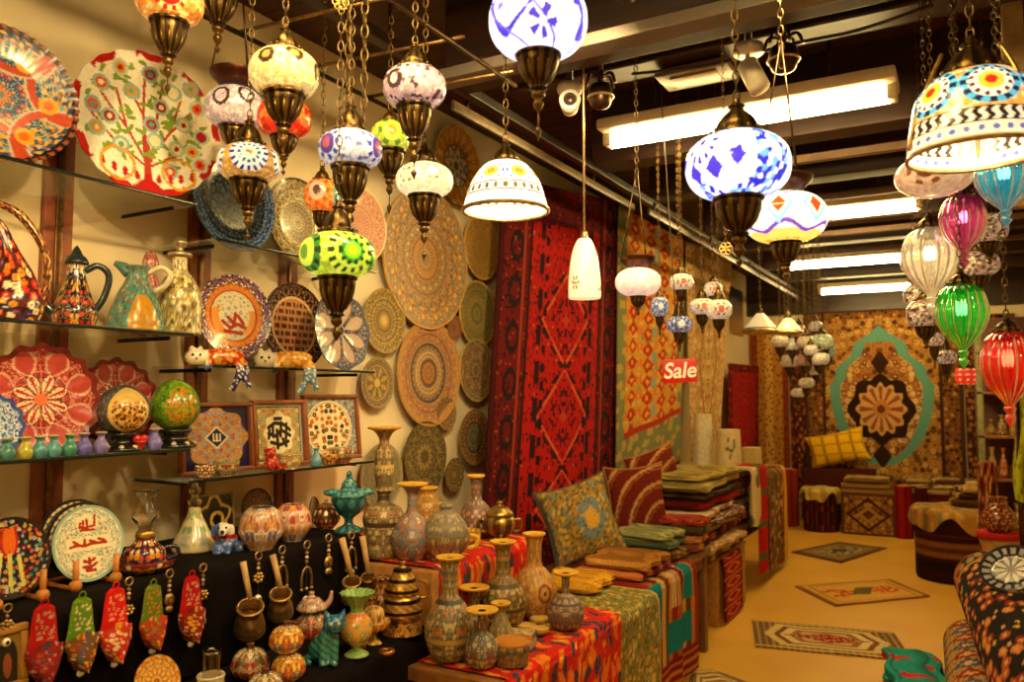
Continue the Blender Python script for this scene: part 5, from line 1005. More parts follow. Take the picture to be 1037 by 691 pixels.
for k, (px, py, a, b) in enumerate(BAL):
    nm, col = wcol[[0, 1, 2, 1, 4, 2, 3, 1, 0, 2, 0, 3, 0, 4, 1][k]]
    wh = ['left end of the far cluster\'s upper row', 'second from left in the far cluster\'s upper row', 'middle of the far cluster\'s upper row', 'highest at the right of the far cluster', 'largest of the far cluster, upper right', 'left end of the far cluster\'s second row', 'middle of the far cluster\'s second row', 'right end of the far cluster\'s second row', 'half hidden under the far cluster\'s second row', 'second lowest of the far cluster', 'lowest of the far cluster', 'top middle of the far cluster', 'top left of the far cluster beside the cone shade', 'farthest right of the far cluster', 'in the centre of the far cluster'][k]
    lamp(px, py, 5.55+.165*((k*4) % 7), a, b, 'small %s lamp ball, %s' % (nm, wh), gpaint([c(col)*.8, c(col)*.62], seed=k), .1, cuph=9, caph=8, cup=.6, fin=.4, res=(36, 26), group='cluster of small lamp balls before the back rug', chr_=.006)
# --- right hand group
lamp(946, 178, 2.25, 37, 22, 'beige glass bowl lamp with brown flowers under the big orange dome', gpaint([c('#e0b890'), c('#d8ac84'), c('#e8c8a0')], [(-.2, .5, .5, [c('#7a3a24'), None], 6, c('#8a4a2c'))], seed=8, jit=.08, grout=0), .4, cuph=0, caph=24, cup=.4, fin=0, group=None, sq=2.0)
def dropglass(col, st): return mat('blown_glass_%s' % col[1:], rough=.1, trans=.75, coat=.5, noise=.3, nscale=40, base=tuple(c(col)), emis=st*.35, light=False)
def drop(px, py, d, a, h, label, col, st, caph=16, tailn=18, light=0.):
    s_ = [(a*.45, h*.5), (a*.8, h*.38), (a, h*.12), (a*.96, -h*.08), (a*.72, -h*.28), (a*.36, -h*.44), (a*.16, -h*.54), (a*.22, -h*.58), (a*.12, -h*.66), (a*.2, -h*.72), (a*.08, -h*.8), (0, -h*.86)]
    t = lamp(px, py, d, a, h/2, label, c(col), 1, cap=.5, caph=caph, cuph=0, tail=s_, flute=16, res=(112, 12), glass=dropglass(col, st), name='drop_lamp', group='fluted glass drop lamps at the right')
    p = at(px, py, d); s = d/FPX
    MB().ball((0, 0, h*.14*s), np.array([.34*a, .34*a, .16*h])*s, 14, 10).build('bulb', mat('bulb_glow'), t)
    return t
drop(1017, 182, 1.95, 27, 58, 'turquoise fluted glass drop lamp under the big orange dome', '#12a8c8', .35)
drop(975, 226, 2.35, 22, 56, 'magenta fluted glass drop lamp above the green one', '#c0206a', .3)
drop(942, 264, 2.45, 27, 66, 'clear ivory fluted glass drop lamp left of the magenta one', '#f0e0b0', .45)
drop(974, 320, 2.2, 25, 64, 'emerald green fluted glass drop lamp', '#08b01c', .4)
drop(1021, 372, 2.0, 26, 72, 'bright red fluted glass drop lamp at the right edge', '#d00c04', .45)
p = at(978, 381, 2.3); s = 2.3/FPX; t = thing('tealight_jar', 'small faceted red glass jar hanging below the green drop lamp', 'candle jar', p)
MB().lathe(np.array([(0, -8), (8, -8), (10, 0), (9, 7), (8, 7), (9, 0), (7, -6), (0, -6)])*s, 48, lambda A, T, R, Z: mixc(c('#d8301c'), c('#f0a080'), (np.sin(A*8)+np.sin(Z/s*1.2) > .9)*1.), 4, flute=10, fa=.08).build('jar', lampglass(.4), t)
m = MB()
for k in range(3): b = k*2*PI/3; m.tube([(9*s*math.cos(b), 9*s*math.sin(b), 5*s), (0, 0, 30*s)], .0014, 6, BR1)
chain(m, ZC-p[2]-29*s, .005, .0014, c('#5f4a2a'), z0=29*s); m.build('chain', BRS, t)
crk = gpaint([c('#c8b098'), c('#a88a70'), c('#d8c8b0'), c('#8a6a54')], seed=9, speck=c('#4a342c'), sp=.2)
for (px, py, d, a, b, lb) in [(937, 318, 3.2, 18, 15, 'crackled beige globe lamp below the clear drop lamp'), (931, 300, 3.6, 15, 13, 'crackled globe lamp behind the clear drop lamp at its left'), (1001, 232, 2.9, 18, 16, 'crackled silver globe lamp right of the magenta drop lamp'), (990, 268, 3.4, 20, 14, 'pinkish cream globe lamp behind the green drop lamp cap'),
                              (946, 344, 4.4, 9, 8, 'small pink globe lamp hanging left of the green drop lamp'), (958, 362, 4.6, 10, 8, 'small cream globe lamp lowest left of the green drop lamp'), (925, 268, 4.2, 12, 10, 'small crackled globe lamp at the left of the clear drop lamp')]:
    lamp(px, py, d, a, b, lb, crk, .25, cuph=14, caph=14, cup=.55, fin=.5, res=(64, 48), group='globe lamps behind the glass drops')
# --- iron rack over the left lamps
p = at(400, 30, 2.35); t = thing('lamp_rack', 'dark iron rack with crossing bars above the left lamp cluster', 'rack', (p[0], p[1], p[2]))
m = MB(); m.tube([(-.42, -.62, 0), (-.42, .55, 0)], .008, 8, c('#3a2a1c')).tube([(.1, -.62, 0), (.1, .55, 0)], .008, 8, c('#5a4630')); m.build('rails', BRS, t)
m = MB()
for yy in (-.5, -.2, .1, .4): m.tube([(-.45, yy, .012), (.14, yy+.06, .012)], .006, 8, c('#94744a'))
m.build('crossbars', BRS, t); m = MB()
for xx, yy in ((-.42, -.55), (-.42, .5), (.1, -.55), (.1, .5)): m.tube([(xx, yy, 0), (xx, yy, ZC-p[2])], .005, 6, c('#3a2a1c'))
m.build('hangers', BRS, t)
for px, py, d, lb in ((345, 2, 2.0, 'yellow flower shaped brass hook at the top beside the twin chains'), (735, 252, 2.5, 'openwork brass star hanging below the biggest blue lamp')):
    p = at(px, py, d); t = thing('brass_ornament', lb, 'ornament', p, facecam(p)); m = MB()
    for k in range(6): b = k*PI/3; m.torus((0, .012*math.cos(b), .012*math.sin(b)), .008, .0022, 14, 6, c('#c8a860'), 0)
    m.build('star', BRS, t); m = MB(); chain(m, ZC-p[2]-.015, .004, .0012, c('#8a6a3c'), z0=.018); m.build('chain', BRS, t)
# ------------------------------------------------------------------ red clothed table and its raised tier
Z1, Z2 = .645, .905
def ikat(u, v, kx=22, ky=11, s=3):
    U = u+.012*np.sin(v*40); f1, f2, k = vor(U*kx, v*ky+np.floor(U*kx)*.37, s); C = full(u, c('#c01c12'))
    put(C, (f1 < .46) & (k < .42), c('#d8741c')); put(C, (f1 < .4) & (k > .66), c('#2c3c54')); put(C, (f1 < .2) & (k > .3) & (k < .6), c('#e0a030')); put(C, (f1 < .16) & (k > .66), c('#6a2c24')); return C
t = thing('display_table', 'low wooden table under the red patterned cloth and the painted vases', 'table', (-1.57, 2.09, 0))
MB().box((0, 0, Z1-.05), (.34, .89, Z1-.006), c('#8a5a2c'), .004).build('tabletop', WOO, t)
for lx in (.02, .26):
    for ly in (.03, .79): MB().box((lx, ly, 0), (lx+.06, ly+.06, Z1-.05), c('#5a361c'), .004).build('leg', WOO, t)
MB().box((.05, .05, Z1-.14), (.32, .84, Z1-.05), c('#6f4522'), .004).build('apron', WOO, t)
MB().sheet(drape(-1.566, -1.215, 2.13, 2.985, Z1, .05, 2, .012, 6), 150, 150, .003, lambda u, v: ikat(u*.9, v*1.2)).build('red_cloth', FELT, tag=('red cloth with yellow and blue streaks over the low table of vases', 'cloth'))
t = thing('display_plinth', 'wooden plinth at the back of the vase table', 'plinth', (-2.39, 2.25, 0))
MB().box((0, 0, 0), (.8, .745, Z2-.008), c('#b07a3c'), .004).build('box', WOO, t)
MB().box((.6, -.004, .8), (.72, .0, .84), c('#5a3a1c'), .002).build('handle_slot', WOO, t)
MB().sheet(drape(-2.37, -1.59, 2.29, 2.99, Z2, Z1+.012, 6, .006, 6), 150, 100, .003, lambda u, v: ikat(u, v*.9, s=8)).build('red_cloth', FELT, tag=('red cloth with yellow and blue streaks over the raised tier behind the vases', 'cloth'))
Z1 += .005; Z2 += .005
GOLD = c('#d8a838')
def vase(px, pyb, z, prof, label, paint, name='painted_vase', lip=None, n=80, cat='vase', x=None, sub=6, sc=1.0):
    """profile in photo pixels up from the base; last point is the lip"""
    p = on(px, pyb, 2, z) if x is None else np.array([x, yat(px, x, z), z]); s = dep(p)/FPX*sc; t = thing(name, label, cat, p, facecam(p)); P = np.array(prof, float)
    MB().lathe(P*s, n, paint, sub).build('body', MATT, t); r, h = P[-1]
    MB().lathe(np.array([(r*.7, h-1), (r*1.05, h-.5), (r*1.15, h+1.2), (r*1.08, h+2), (r*.6, h+1.2), (r*.3, h+.4)])*s, 48, lip if lip is not None else GOLD, 3).build('lip', MATT, t)
    MB().lathe(np.array([(P[0][0] or P[1][0], 0), (P[1][0]*1.04, .6), (P[1][0]*1.0, 2.2)])*s, 40, c('#b08a50'), 2).build('foot_ring', MATT, t); return t
def vp(g, pal, s, k=(10, 14), bands=(), vine=None): return potpaint(c(g)*.85, cs(pal), s, (k[0]*1.35, k[1]*1.4), .42, c(vine) if vine else None, bands)
bl = lambda w, h, nk=.25, lp=.34: [(0, 0), (w*.5, 0), (w*.8, h*.08), (w, h*.26), (w*.93, h*.42), (w*.6, h*.56), (w*nk, h*.64), (w*nk*.9, h*.8), (w*nk, h*.93), (w*lp, h)]
vase(455, 668, Z1, bl(25, 101, .36, .5), 'largest round bellied vase with a tall neck at the front left of the red table', vp('#7c7c5c', '#c8b078 #8a5a34 #4c5444 #a8a888 #c07a3c', 3, (12, 16), [(.62, .66, c('#3c3424')), (.3, .34, c('#b89a5c'))], '#4a442c'))
vase(488, 676, Z1, bl(17, 56, .34, .85), 'small grey flowered vase in front of the largest vase', vp('#6f6c60', '#b8a478 #8a4a34 #44483c #a89c84', 5, (9, 9), (), '#4c4434'))
vase(480, 645, Z1, bl(15, 48, .4, .9), 'small vase with a yellow fluted lip half hidden behind the small grey one', vp('#6a6048', '#b89a5c #4a4430', 6))
vase(507, 659, Z1, [(0, 0), (10, 0), (14, 8), (13, 18), (7, 32), (5, 40), (9, 46)], 'pear shaped vase with a wide yellow lip, between the grey vase and the box', vp('#8a8258', '#b8a870 #6f7050 #a0683c', 7, (9, 9)))
vase(509, 637, Z1, bl(24, 86, .32, .5), 'round green brown vase with a tall neck in the middle of the red table', vp('#756438', '#c8a860 #4c4a2c #a86a34 #8c8450', 8, (12, 14), [(.34, .37, c('#4a3a1c')), (.56, .6, c('#4a3a1c'))], '#4a3c1f'))
def roundel(A, T, R, Z):
    aa = (A+PI) % (2*PI)-PI; C = orn(aa*5+20, T*13, c('#a8742f'), cs('#c8944c #8a5a24 #b8a060'), 3, .4)
    for a0, t0, q in ((.5, .42, .42), (-.8, .4, .35), (-.1, .3, .2)): d = np.hypot(aa-a0, (T-t0)*3.6)/q; put(C, d < 1, c('#c8924a')); put(C, (d < .8) & (d > .55), c('#8a4a1c')); put(C, d < .4, c('#d8b060')); put(C, d < .2, c('#8a4a1c'))
    return C
vase(541, 625, Z1, bl(23, 82, .36, .45), 'ochre flask with round medallions at the back right of the red table', roundel)
vase(573, 637, Z1, bl(19, 55, .24, .6), 'greyish violet bottle with a thin neck at the right end of the red table', vp('#76645c', '#a8947c #5c4a48 #b89c70 #8c5a4c', 9, (10, 10), [(.5, .53, c('#4a3a34'))]))
# tall pieces on the tier
vase(388, 563, Z2, [(0, 0), (18, 0), (19, 12), (20, 30), (21, 38), (17, 48), (7, 54), (7, 64), (11, 66), (8, 70), (10, 84), (9, 104), (7, 108), (5, 116), (9, 124), (15, 128)], 'tallest candlestick shaped vase before the grey glass plate', vp('#8c7a54', '#c8b078 #6a4c30 #a8683c #5c5c44', 4, (9, 22), [(.3, .33, c('#4a3822')), (.5, .53, c('#4a3822')), (.72, .75, c('#c8a860'))], '#5a482c'), n=56)
vase(417, 566, Z2-.0, [(0, 0), (12, 0), (20, 12), (21, 24), (14, 38), (6, 48), (5, 64), (8, 70), (14, 74)], 'pinkish round vase with a slim neck and flared lip right of the tallest vase', vp('#9a7c6c', '#c8a890 #5c7078 #a85a44 #7c8a84', 11, (8, 8), (), '#6a5044'), n=56)
vase(482, 534, Z2, [(0, 0), (14, 0), (18, 12), (14, 28), (6, 38), (5, 48), (6, 56), (8, 60)], 'dark flowered bottle at the back beside the red rug', vp('#745848', '#b89478 #5a4a4c #a86a44', 12, (9, 11)), x=-1.79)
vase(432, 553, Z2, [(0, 0), (12, 0), (18, 10), (17, 22), (9, 30), (10, 36)], 'squat ochre pot behind the pinkish vase', vp('#a8803c', '#c8a050 #8a6430', 13, (6, 6)), x=-2.15)
p = on(451, 566, 2, Z2); s = dep(p)/FPX; t = thing('soup_tureen', 'two handled flowered bowl with a tall painted lid on the tier', 'bowl', p, facecam(p))
MB().lathe(np.array([(0, 0), (14, 0), (15, 3), (22, 12), (25, 24), (23, 24), (0, 20)])*s, 56, vp('#94805a', '#c8b088 #8a4a34 #5a6464', 3, (10, 5)), 4).build('bowl', MATT, t)
MB().lathe(np.array([(23, 24), (21, 34), (14, 44), (6, 49), (7, 53), (4, 56), (0, 56)])*s, 56, vp('#8a8264', '#b8a478 #6a7478 #8a5a3c', 6, (10, 6)), 4).build('lid', MATT, t)
for sy in (-1, 1): MB().tube(np.array([(0, sy*21, 10), (0, sy*30, 12), (0, sy*33, 20), (0, sy*24, 23)])*s, 2.6*s, 10, GOLD, 5).build('handle', MATT, t)
p = on(506, 547, 2, Z2); s = dep(p)/FPX; t = thing('sugar_urn', 'bronze lidded urn with handles against the red rug', 'urn', p, facecam(p))
MB().lathe(np.array([(0, 0), (10, 0), (8, 3), (15, 10), (17, 18), (13, 24), (0, 24)])*s, 40, ribs(8, c('#6a5424'), c('#a88a44')), 4).build('body', BRS, t)
MB().lathe(np.array([(14, 24), (14, 27), (8, 33), (3, 35), (3.5, 38), (0, 40)])*s, 40, c('#94783c'), 3).build('lid', BRS, t)
for sy in (-1, 1): MB().tube(np.array([(0, sy*13, 20), (0, sy*21, 20), (0, sy*20, 10), (0, sy*13, 8)])*s, 1.7*s, 8, c('#8a6c30'), 5).build('handle', BRS, t)
p = on(474, 552, 2, Z2); s = dep(p)/FPX
MB().lathe(np.array([(0, 0), (8, 0), (12, 6), (13, 14), (11, 14), (0, 6)])*s, 32, vp('#b8862c', '#d8a83c #8a5a20', 3, (5, 4)), 3).build('tea_cup', MATT, loc=p, tag=('yellow ochre cup between the tureen and the bronze urn', 'cup'))
# coasters, box, pot
k0 = None
CO = [(530, 636, 0, 'lowest coaster at the left'), (545, 641, 0, 'front coaster at floor of the pile, middle'), (558, 634, 0, 'coaster at the right of the pile'), (546, 630, 0, 'coaster at the back of the pile'), (533, 634, 1, 'upper coaster at the left'), (546, 637, 1, 'upper coaster in the middle'), (547, 627, 1, 'topmost coaster at the back')]
for px, py, lv, lb in CO:
    p = on(px, py+2*lv, 2, Z1+.013*lv); s = dep(p)/FPX
    MB().lathe(np.array([(0, 0), (9.6, 0), (10.2, 1.2), (10.2, 2.6), (9.4, 3.4), (0, 3.4)])*s, 36, lambda A, T, R, Z: np.where((R < 8*0.003)[:, None], c('#d0a850'), c('#c09a48')), 2).build('coaster', MATT, loc=p, tag=('small round yellow %s on the red cloth' % lb, 'coaster', 'yellow coasters piled on the red cloth'))
p = on(528, 655, 2, Z1); s = dep(p)/FPX; t = thing('trinket_box', 'small rectangular painted box with a patterned lid before the coasters', 'box', p, .25)
def lidp(P): return orn(P[:, 0]*70+9, P[:, 1]*70+9, c('#c0a870'), cs('#3a4a5a #c8862c #8a7a54 #e0d0a0'), 2, .45)
MB().box((-.045, -.035, 0), (.045, .035, .032), c('#b8a078'), .003).build('base', MATT, t)
MB().box((-.047, -.037, .032), (.047, .037, .05), lidp, .004).build('lid', MATT, t); n = 30
u, v_ = np.meshgrid(np.linspace(-.043, .043, n), np.linspace(-.033, .033, n), indexing='ij')
MB().grid(np.stack([u, v_, 0*u+.0506], -1), lidp(np.c_[u.ravel(), v_.ravel()])).build('lid_inlay', MATT, t)
p = np.array([-1.275, yat(518, -1.275, Z1), Z1]); s = dep(p)/FPX; t = thing('lidded_pot', 'round pot with a flat orange lid, cut by the bottom edge of the photo', 'pot', p, facecam(p))
MB().lathe(np.array([(0, 0), (15, 0), (17, 4), (17, 20), (0, 20)])*s, 48, vp('#6a5a44', '#c8b88c #3a3428 #94703c', 4, (8, 5)), 3).build('body', MATT, t)
MB().lathe(np.array([(17.5, 20), (18, 22), (16.5, 24.5), (15, 24), (0, 25)])*s, 48, c('#c07c24'), 2).build('lid', MATT, t)
p = on(436, 700, 2, ZS); s = dep(p)/FPX
MB().lathe(np.array([(0, 0), (8, 0), (12, 6), (12, 13), (10, 13), (0, 6)])*s, 40, crm, 4, flute=9, fa=.1).build('ruffled_bowl', CER, loc=(-1.64, 1.93, ZS), tag=('small ruffled cream bowl at the bottom edge beside the red table', 'bowl'))
# ------------------------------------------------------------------ hanging rugs
def hung(name, label, x, tl, tr, br, bl_, paint, nu, nv, cat='rug', wave=.012, group=None, x2=None, th=.01):
    """corners measured on a plane just off the wall; hung with slight waves"""
    Q = [on(*q, 0, x) for q in (tl, tr, br, bl_)]
    def fn(u, v):
        P = (1-u)[..., None]*(1-v)[..., None]*Q[0]+u[..., None]*(1-v)[..., None]*Q[1]+u[..., None]*v[..., None]*Q[2]+(1-u)[..., None]*v[..., None]*Q[3]
        P[..., 0] += wave*np.sin(u*11+v*2)*(.3+v); return P
    return MB().sheet(fn, nu, nv, -th, paint).build(name, CLO, tag=(label, cat, group))
def qz(u, n): return (np.floor(u*n)+.5)/n
def redrug(u, v):
    U, V = np.abs(qz(u, 110)-.5), qz(v, 180); C = full(u, c('#a81410')); w = np.abs(V-.5)
    k = vor(U*46+3, V*48, 2); put(C, (k[0] < .3) & (k[2] < .5), c('#6a0d0e')); put(C, (k[0] < .26) & (k[2] > .78), c('#1c1420')); put(C, (k[0] < .16) & (k[2] > .5) & (k[2] < .6), c('#b8643a'))
    for vc, h, wd in ((.34, .13, .2), (.58, .13, .2), (.8, .1, .18)):
        d = np.abs(V-vc)/h+U/wd; put(C, (np.abs(d-1) < .075) & (np.sin(V*170) > -.3), c('#3a0e16')); put(C, np.abs(d-.88) < .035, c('#c8582c')); put(C, (np.abs(d-.5) < .06) & (np.sin(V*170+1) > -.2), c('#4a0e16')); put(C, (d < .45) & (k[0] < .3), c('#3a1020')); put(C, d < .14, c('#a83a24'))
    put(C, (np.abs(U-.2) < .018) & (np.sin(V*70) > -.3), c('#2a1016')); put(C, (np.abs(U-.16) < .01) & (np.sin(V*140) > .2), c('#20101a'))
    b = (U > .29) | (V < .1) | (V > .87); put(C, b, c('#5e0c0e')); kb = vor(U*44+9, V*70, 7); put(C, b & (kb[0] < .34) & (kb[2] < .45), c('#2a0a10')); put(C, b & (kb[0] < .2) & (kb[2] > .75), c('#94401f'))
    put(C, b & (np.abs(U-.39) < .05) & (np.abs((V*9) % 1-.5) < .34) & (np.abs(np.hypot((U-.39)*12, ((V*9) % 1-.5)*1.6)-.45) < .12), c('#1e1018'))
    put(C, (np.abs(U-.29) < .012), c('#2a0c10')); put(C, (np.abs(U-.335) < .007), c('#94301c')); put(C, (U > .47), c('#3a080a')); put(C, (V > .965), c('#4a0c0c')); put(C, (np.abs(V-.86) < .006), c('#2a0c10')); return C
hung('hanging_rug', 'tall deep red rug with dark medallions hanging from the ceiling rail', -2.12, (511, 178), (628, 205), (623, 583), (480, 622), redrug, 220, 360)
def kilim(u, v):
    U, V = qz(u, 60), qz(v, 130); C = full(u, c('#cf9a36')); k = vor(U*14, V*40, 3)
    put(C, (k[0] < .36) & (k[2] < .4), c('#d8b060')); put(C, (k[0] < .3) & (k[2] > .7), c('#8a9068'))
    for uc in (.2, .42, .62, .84):
        q = np.abs(((V*17+uc*3) % 1)-.5); put(C, np.abs(U-uc)/.075+q/.5 < 1, c('#b83216')); put(C, np.abs(U-uc)/.03+q/.2 < 1, c('#e0a838')); put(C, (np.abs(np.abs(U-uc)-.085) < .012) & (np.sin(V*110) > -.2), c('#d87a28'))
    put(C, (np.abs(U-.5) < .035) & (np.sin(V*64) > .3), c('#8fa090'))
    b = (U < .1) | (U > .93) | (V > .76); put(C, b, c('#7a8058')); put(C, b & (vor(U*8, V*20, 8)[0] < .3), c('#b89a50')); put(C, (np.abs(V-.765) < .012) & (U > .1), c('#a8321c')); put(C, (V > .975), c('#7a1c14')); return C
hung('hanging_rug', 'yellow and orange kilim with columns of red diamonds, behind the Sale sign', -2.1, (627, 208), (697, 246), (688, 471), (622, 524), kilim, 130, 270)
def palerug(u, v):
    U, V = np.abs(u-.5), v; C = orn(U*16, V*34, c('#c0a060'), cs('#a87444 #d8c088 #b85a3c #94885c'), 4, .36, c('#a8844c')); put(C, (U > .36), c('#d0b478')); k = vor(U*30, V*40, 2); put(C, (U > .36) & (k[0] < .35), c('#b8703c')); d = np.abs(V-.5)/.3+U/.2; put(C, np.abs(d-1) < .08, c('#a85c38')); return C
hung('hanging_rug', 'pale golden rug with faded medallions hanging right of the kilim', -2.08, (695, 245), (742, 258), (726, 486), (700, 500), palerug, 90, 220)
def plainred(u, v):
    U = np.abs(u-.5); C = full(u, c('#8a1412')); put(C, (U > .42) | (v < .06), c('#5a0c0e')); put(C, vor(U*9, v*20, 2)[0] < .22, c('#a82a18')); return C
hung('hanging_rug', 'plain dark red rug hanging far back beside the pale golden one', -2.2, (738, 368), (769, 371), (768, 496), (738, 500), plainred, 40, 90)
def bhung(label, x0, x1, zt, paint):
    return MB().sheet(lambda u, v: np.stack([x0+u*(x1-x0), YB-.04+.008*np.sin(u*9), zt-v*(zt-.25)+0*u], -1), 80, 200, -.012, paint).build('hanging_rug', CLO, tag=(label, 'rug'))
def brownstripe(u, v):
    C = full(u, c('#a8742c')); put(C, (u < .2) | (u > .85), c('#7a2a18')); put(C, np.abs(u-.5) < .1, c('#c8984a')); put(C, vor(u*8, v*30, 3)[0] < .25, c('#7a4a1c')); return C
bhung('narrow brown and gold rug on the back wall right of the plain red one', -2.38, -1.92, 2.3, brownstripe)
bhung('dark reddish rug on the back wall at the left of the huge teal arch rug', -1.9, -1.72, 2.35, lambda u, v: orn(u*5, v*30, c('#4a1a14'), cs('#8a4a24 #2a1410 #a87434'), 5, .36))
bhung('dark brown rug on the back wall at the right of the huge teal arch rug', .0, .5, 2.4, lambda u, v: orn(u*9, v*34, c('#4a2414'), cs('#94602c #2a1410 #a87434'), 7, .36))
def backrug(u, v):
    x, y = (u-.5)*2, (.5-v)*2; X = np.abs(x); C = orn(X*12+2, y*15+3, c('#b0823c'), cs('#6a4220 #c8a058 #8a5a2c #4a2a1c #a86a34'), 6, .4, c('#7c5426'))
    fr = (X > .74) | (np.abs(y) > .86); put(C, fr, c('#7a4c24')); kf = vor(X*16, y*20, 4); put(C, fr & (kf[0] < .38), pick(kf[2], cs('#b8883c #3a2014 #94682c #5a3a24')))
    arch = np.where(y > .1, .66*np.clip((.78-y)/.62, 0, 1)**.72+.03*np.sin(y*24), .66*np.sqrt(np.clip(1-((y-.1)/.82)**2, 0, 1))); inside = (X < arch) & (y > -.78) & (y < .8)
    put(C, inside, c('#5c9486')); inner = (X < arch-.14) & (y > -.62) & (y < .6); C[inner] = orn(X[inner]*12+1, y[inner]*14, c('#a8743a'), cs('#c89c58 #5a3420 #8a4c2c #d0b070'), 3, .42, c('#6a4226'))
    r = np.hypot(x*1.0, (y+.12)*1.15); a = np.arctan2((y+.12), X); put(C, r < .41+.03*np.cos(8*a), c('#2c1812')); put(C, (X < .12) & (np.abs(y+.12) < .62) & (np.abs(np.abs(y+.12)-.5)/.14+X/.12 < 1), c('#341c14'))
    ring = (r < .3+.03*np.cos(12*a)); put(C, ring, c('#c89a5c')); put(C, (r < .28) & (np.cos(12*a) > .2) & (r > .1), c('#8a4a2c')); put(C, r < .11, c('#b87a3c')); put(C, r < .05, c('#5a2c1c'))
    put(C, (X > .95) | (np.abs(y) > .965), c('#4a2a16')); put(C, np.abs(X-.74) < .018, c('#3a2014')); return C
A_, B_ = on(813, 306, 1, YB-.05), on(972, 306, 1, YB-.05)
MB().sheet(lambda u, v: np.stack([A_[0]+u*(B_[0]-A_[0]), YB-.05+.006*np.sin(u*9), 2.56-v*2.2+0*u], -1), 240, 320, -.012, backrug).build('hanging_rug', CLO, tag=('huge gold rug with a teal arch and round medallion on the back wall', 'rug'))
# wall notices far left behind
p = np.array([XW+.03, 9.72, 2.5])
MB().box((XW+.002, p[1]-.28, p[2]-.28), (XW+.03, p[1]+.28, p[2]+.28), lambda P: np.where((P[:, 2] > p[2]-.02)[:, None], c('#3a5a70'), c('#b8863c')), .004).build('wall_poster', PLA, tag=('blue and orange poster high on the far left wall', 'poster'))
# Sale sign
p = at(688, 376, 3.2); s = 3.2/FPX; t = thing('sale_sign', 'red hanging sign with white letters reading Sale', 'sign', p, 0)
Ms = Matrix.Translation(Vector(p)) @ Matrix.Rotation(facecam(p)+PI/2, 4, 'Z') @ Matrix.Rotation(PI/2, 4, 'X') @ Matrix.Rotation(.05, 4, 'Z'); t.matrix_basis = Ms
MB().box((-17*s, -11.5*s, -.004), (17*s, 12*s, .002), c('#c8140e'), .001).build('board', PLA, t)
cu = bpy.data.curves.new('txt', 'FONT'); cu.body = 'Sale'; cu.size = 22*s; cu.align_x = 'CENTER'; cu.align_y = 'CENTER'; cu.extrude = .0012; cu.shear = .2; cu.offset = .45*s; cu.space_character = 1.0
to = bpy.data.objects.new('txt', cu); COL.objects.link(to); dg = bpy.context.evaluated_depsgraph_get(); dg.update()
me = bpy.data.meshes.new_from_object(to.evaluated_get(dg)); bpy.data.objects.remove(to); me.name = 'lettering'
a_ = me.attributes.new('Col', 'FLOAT_COLOR', 'POINT'); a_.data.foreach_set('color', np.tile(np.r_[c('#f8f4ea'), 1.], len(me.vertices)).astype(np.float32)); me.materials.clear(); me.materials.append(PLA)
lo = bpy.data.objects.new('lettering', me); COL.objects.link(lo); lo.parent = t; lo.location = (0, 0, .0034)
lo.scale = (.93, 1, 1)
m = MB(); m.tube([(0, 11*s, 0), (0, ZC-p[2], 0)], .0022, 6, c('#5a4a34')); m.build('cord', PLA, t)
# ------------------------------------------------------------------ textiles
def folded(x, y, z, w, d, h, rz, paint, name, label, group=None, layers=2, seed=0, cat='textile', sag=.0):
    """a cloth folded flat: rounded folds at the front, grooves between its layers; w along x, d along y"""
    nu, nv = 56, 30; a = np.linspace(0, 2*PI, nu, endpoint=False); v = np.linspace(0, 1, nv); A, V = np.meshgrid(a, v, indexing='ij')
    ex = .35; ca, sa = np.cos(A), np.sin(A); X = np.sign(ca)*np.abs(ca)**ex*w/2; Z = np.sign(sa)*np.abs(sa)**.6*h/2
    gro = 1-.05*(np.abs(ca) > .3)*(np.cos(Z/h*2*PI*layers) > .8); X = X*gro
    Z = Z+.08*h*np.sin(X*9/w*2+seed)*np.sin(V*5+seed)-sag*(np.abs(X)/(w/2))**3
    Y = (V-.5)*d; sh_ = np.where((V == 0) | (V == 1), 0., 1.); edge = np.where((V > 0) & (V < .04) | (V < 1) & (V > .96), .9, 1.)
    P = np.stack([X*np.where(sh_ > 0, edge, .5)+.012*np.sin(Y*14/d+seed), Y, Z*sh_*edge+h/2+.01*h*np.sin(seed)], -1); P[..., 2] -= P[..., 2].min() if sag == 0 else 0
    C = paint(A.ravel()/(2*PI), V.ravel(), X.ravel()/w+.5, Z.ravel()/h+.5)
    m = MB().grid(P, C, True)
    return m.build(name, CLO, loc=(x, y, z), rz=rz, tag=(label, cat, group))
def fp(g, pal, kind=0, s=1):
    g = c(g); pal = cs(pal)
    def f(a, v, X, Z):
        if kind == 0: return orn(a*16, v*12, g, pal, s, .4)
        if kind == 1: C = full(a, g); k = np.floor(v*9).astype(int); P = np.array([g]+pal); C = P[(k*7+s) % len(P)]; return C.copy()
        if kind == 3: C = full(a, g); k = np.floor(X*7).astype(int); P = np.array([g]+pal); return P[(k*5+s) % len(P)].copy()
        C = full(a, g); put(C, np.cos(Z*2*PI*2) > .75, pal[0]); put(C, (v < .06) | (v > .94), pal[-1]); return C
    return f
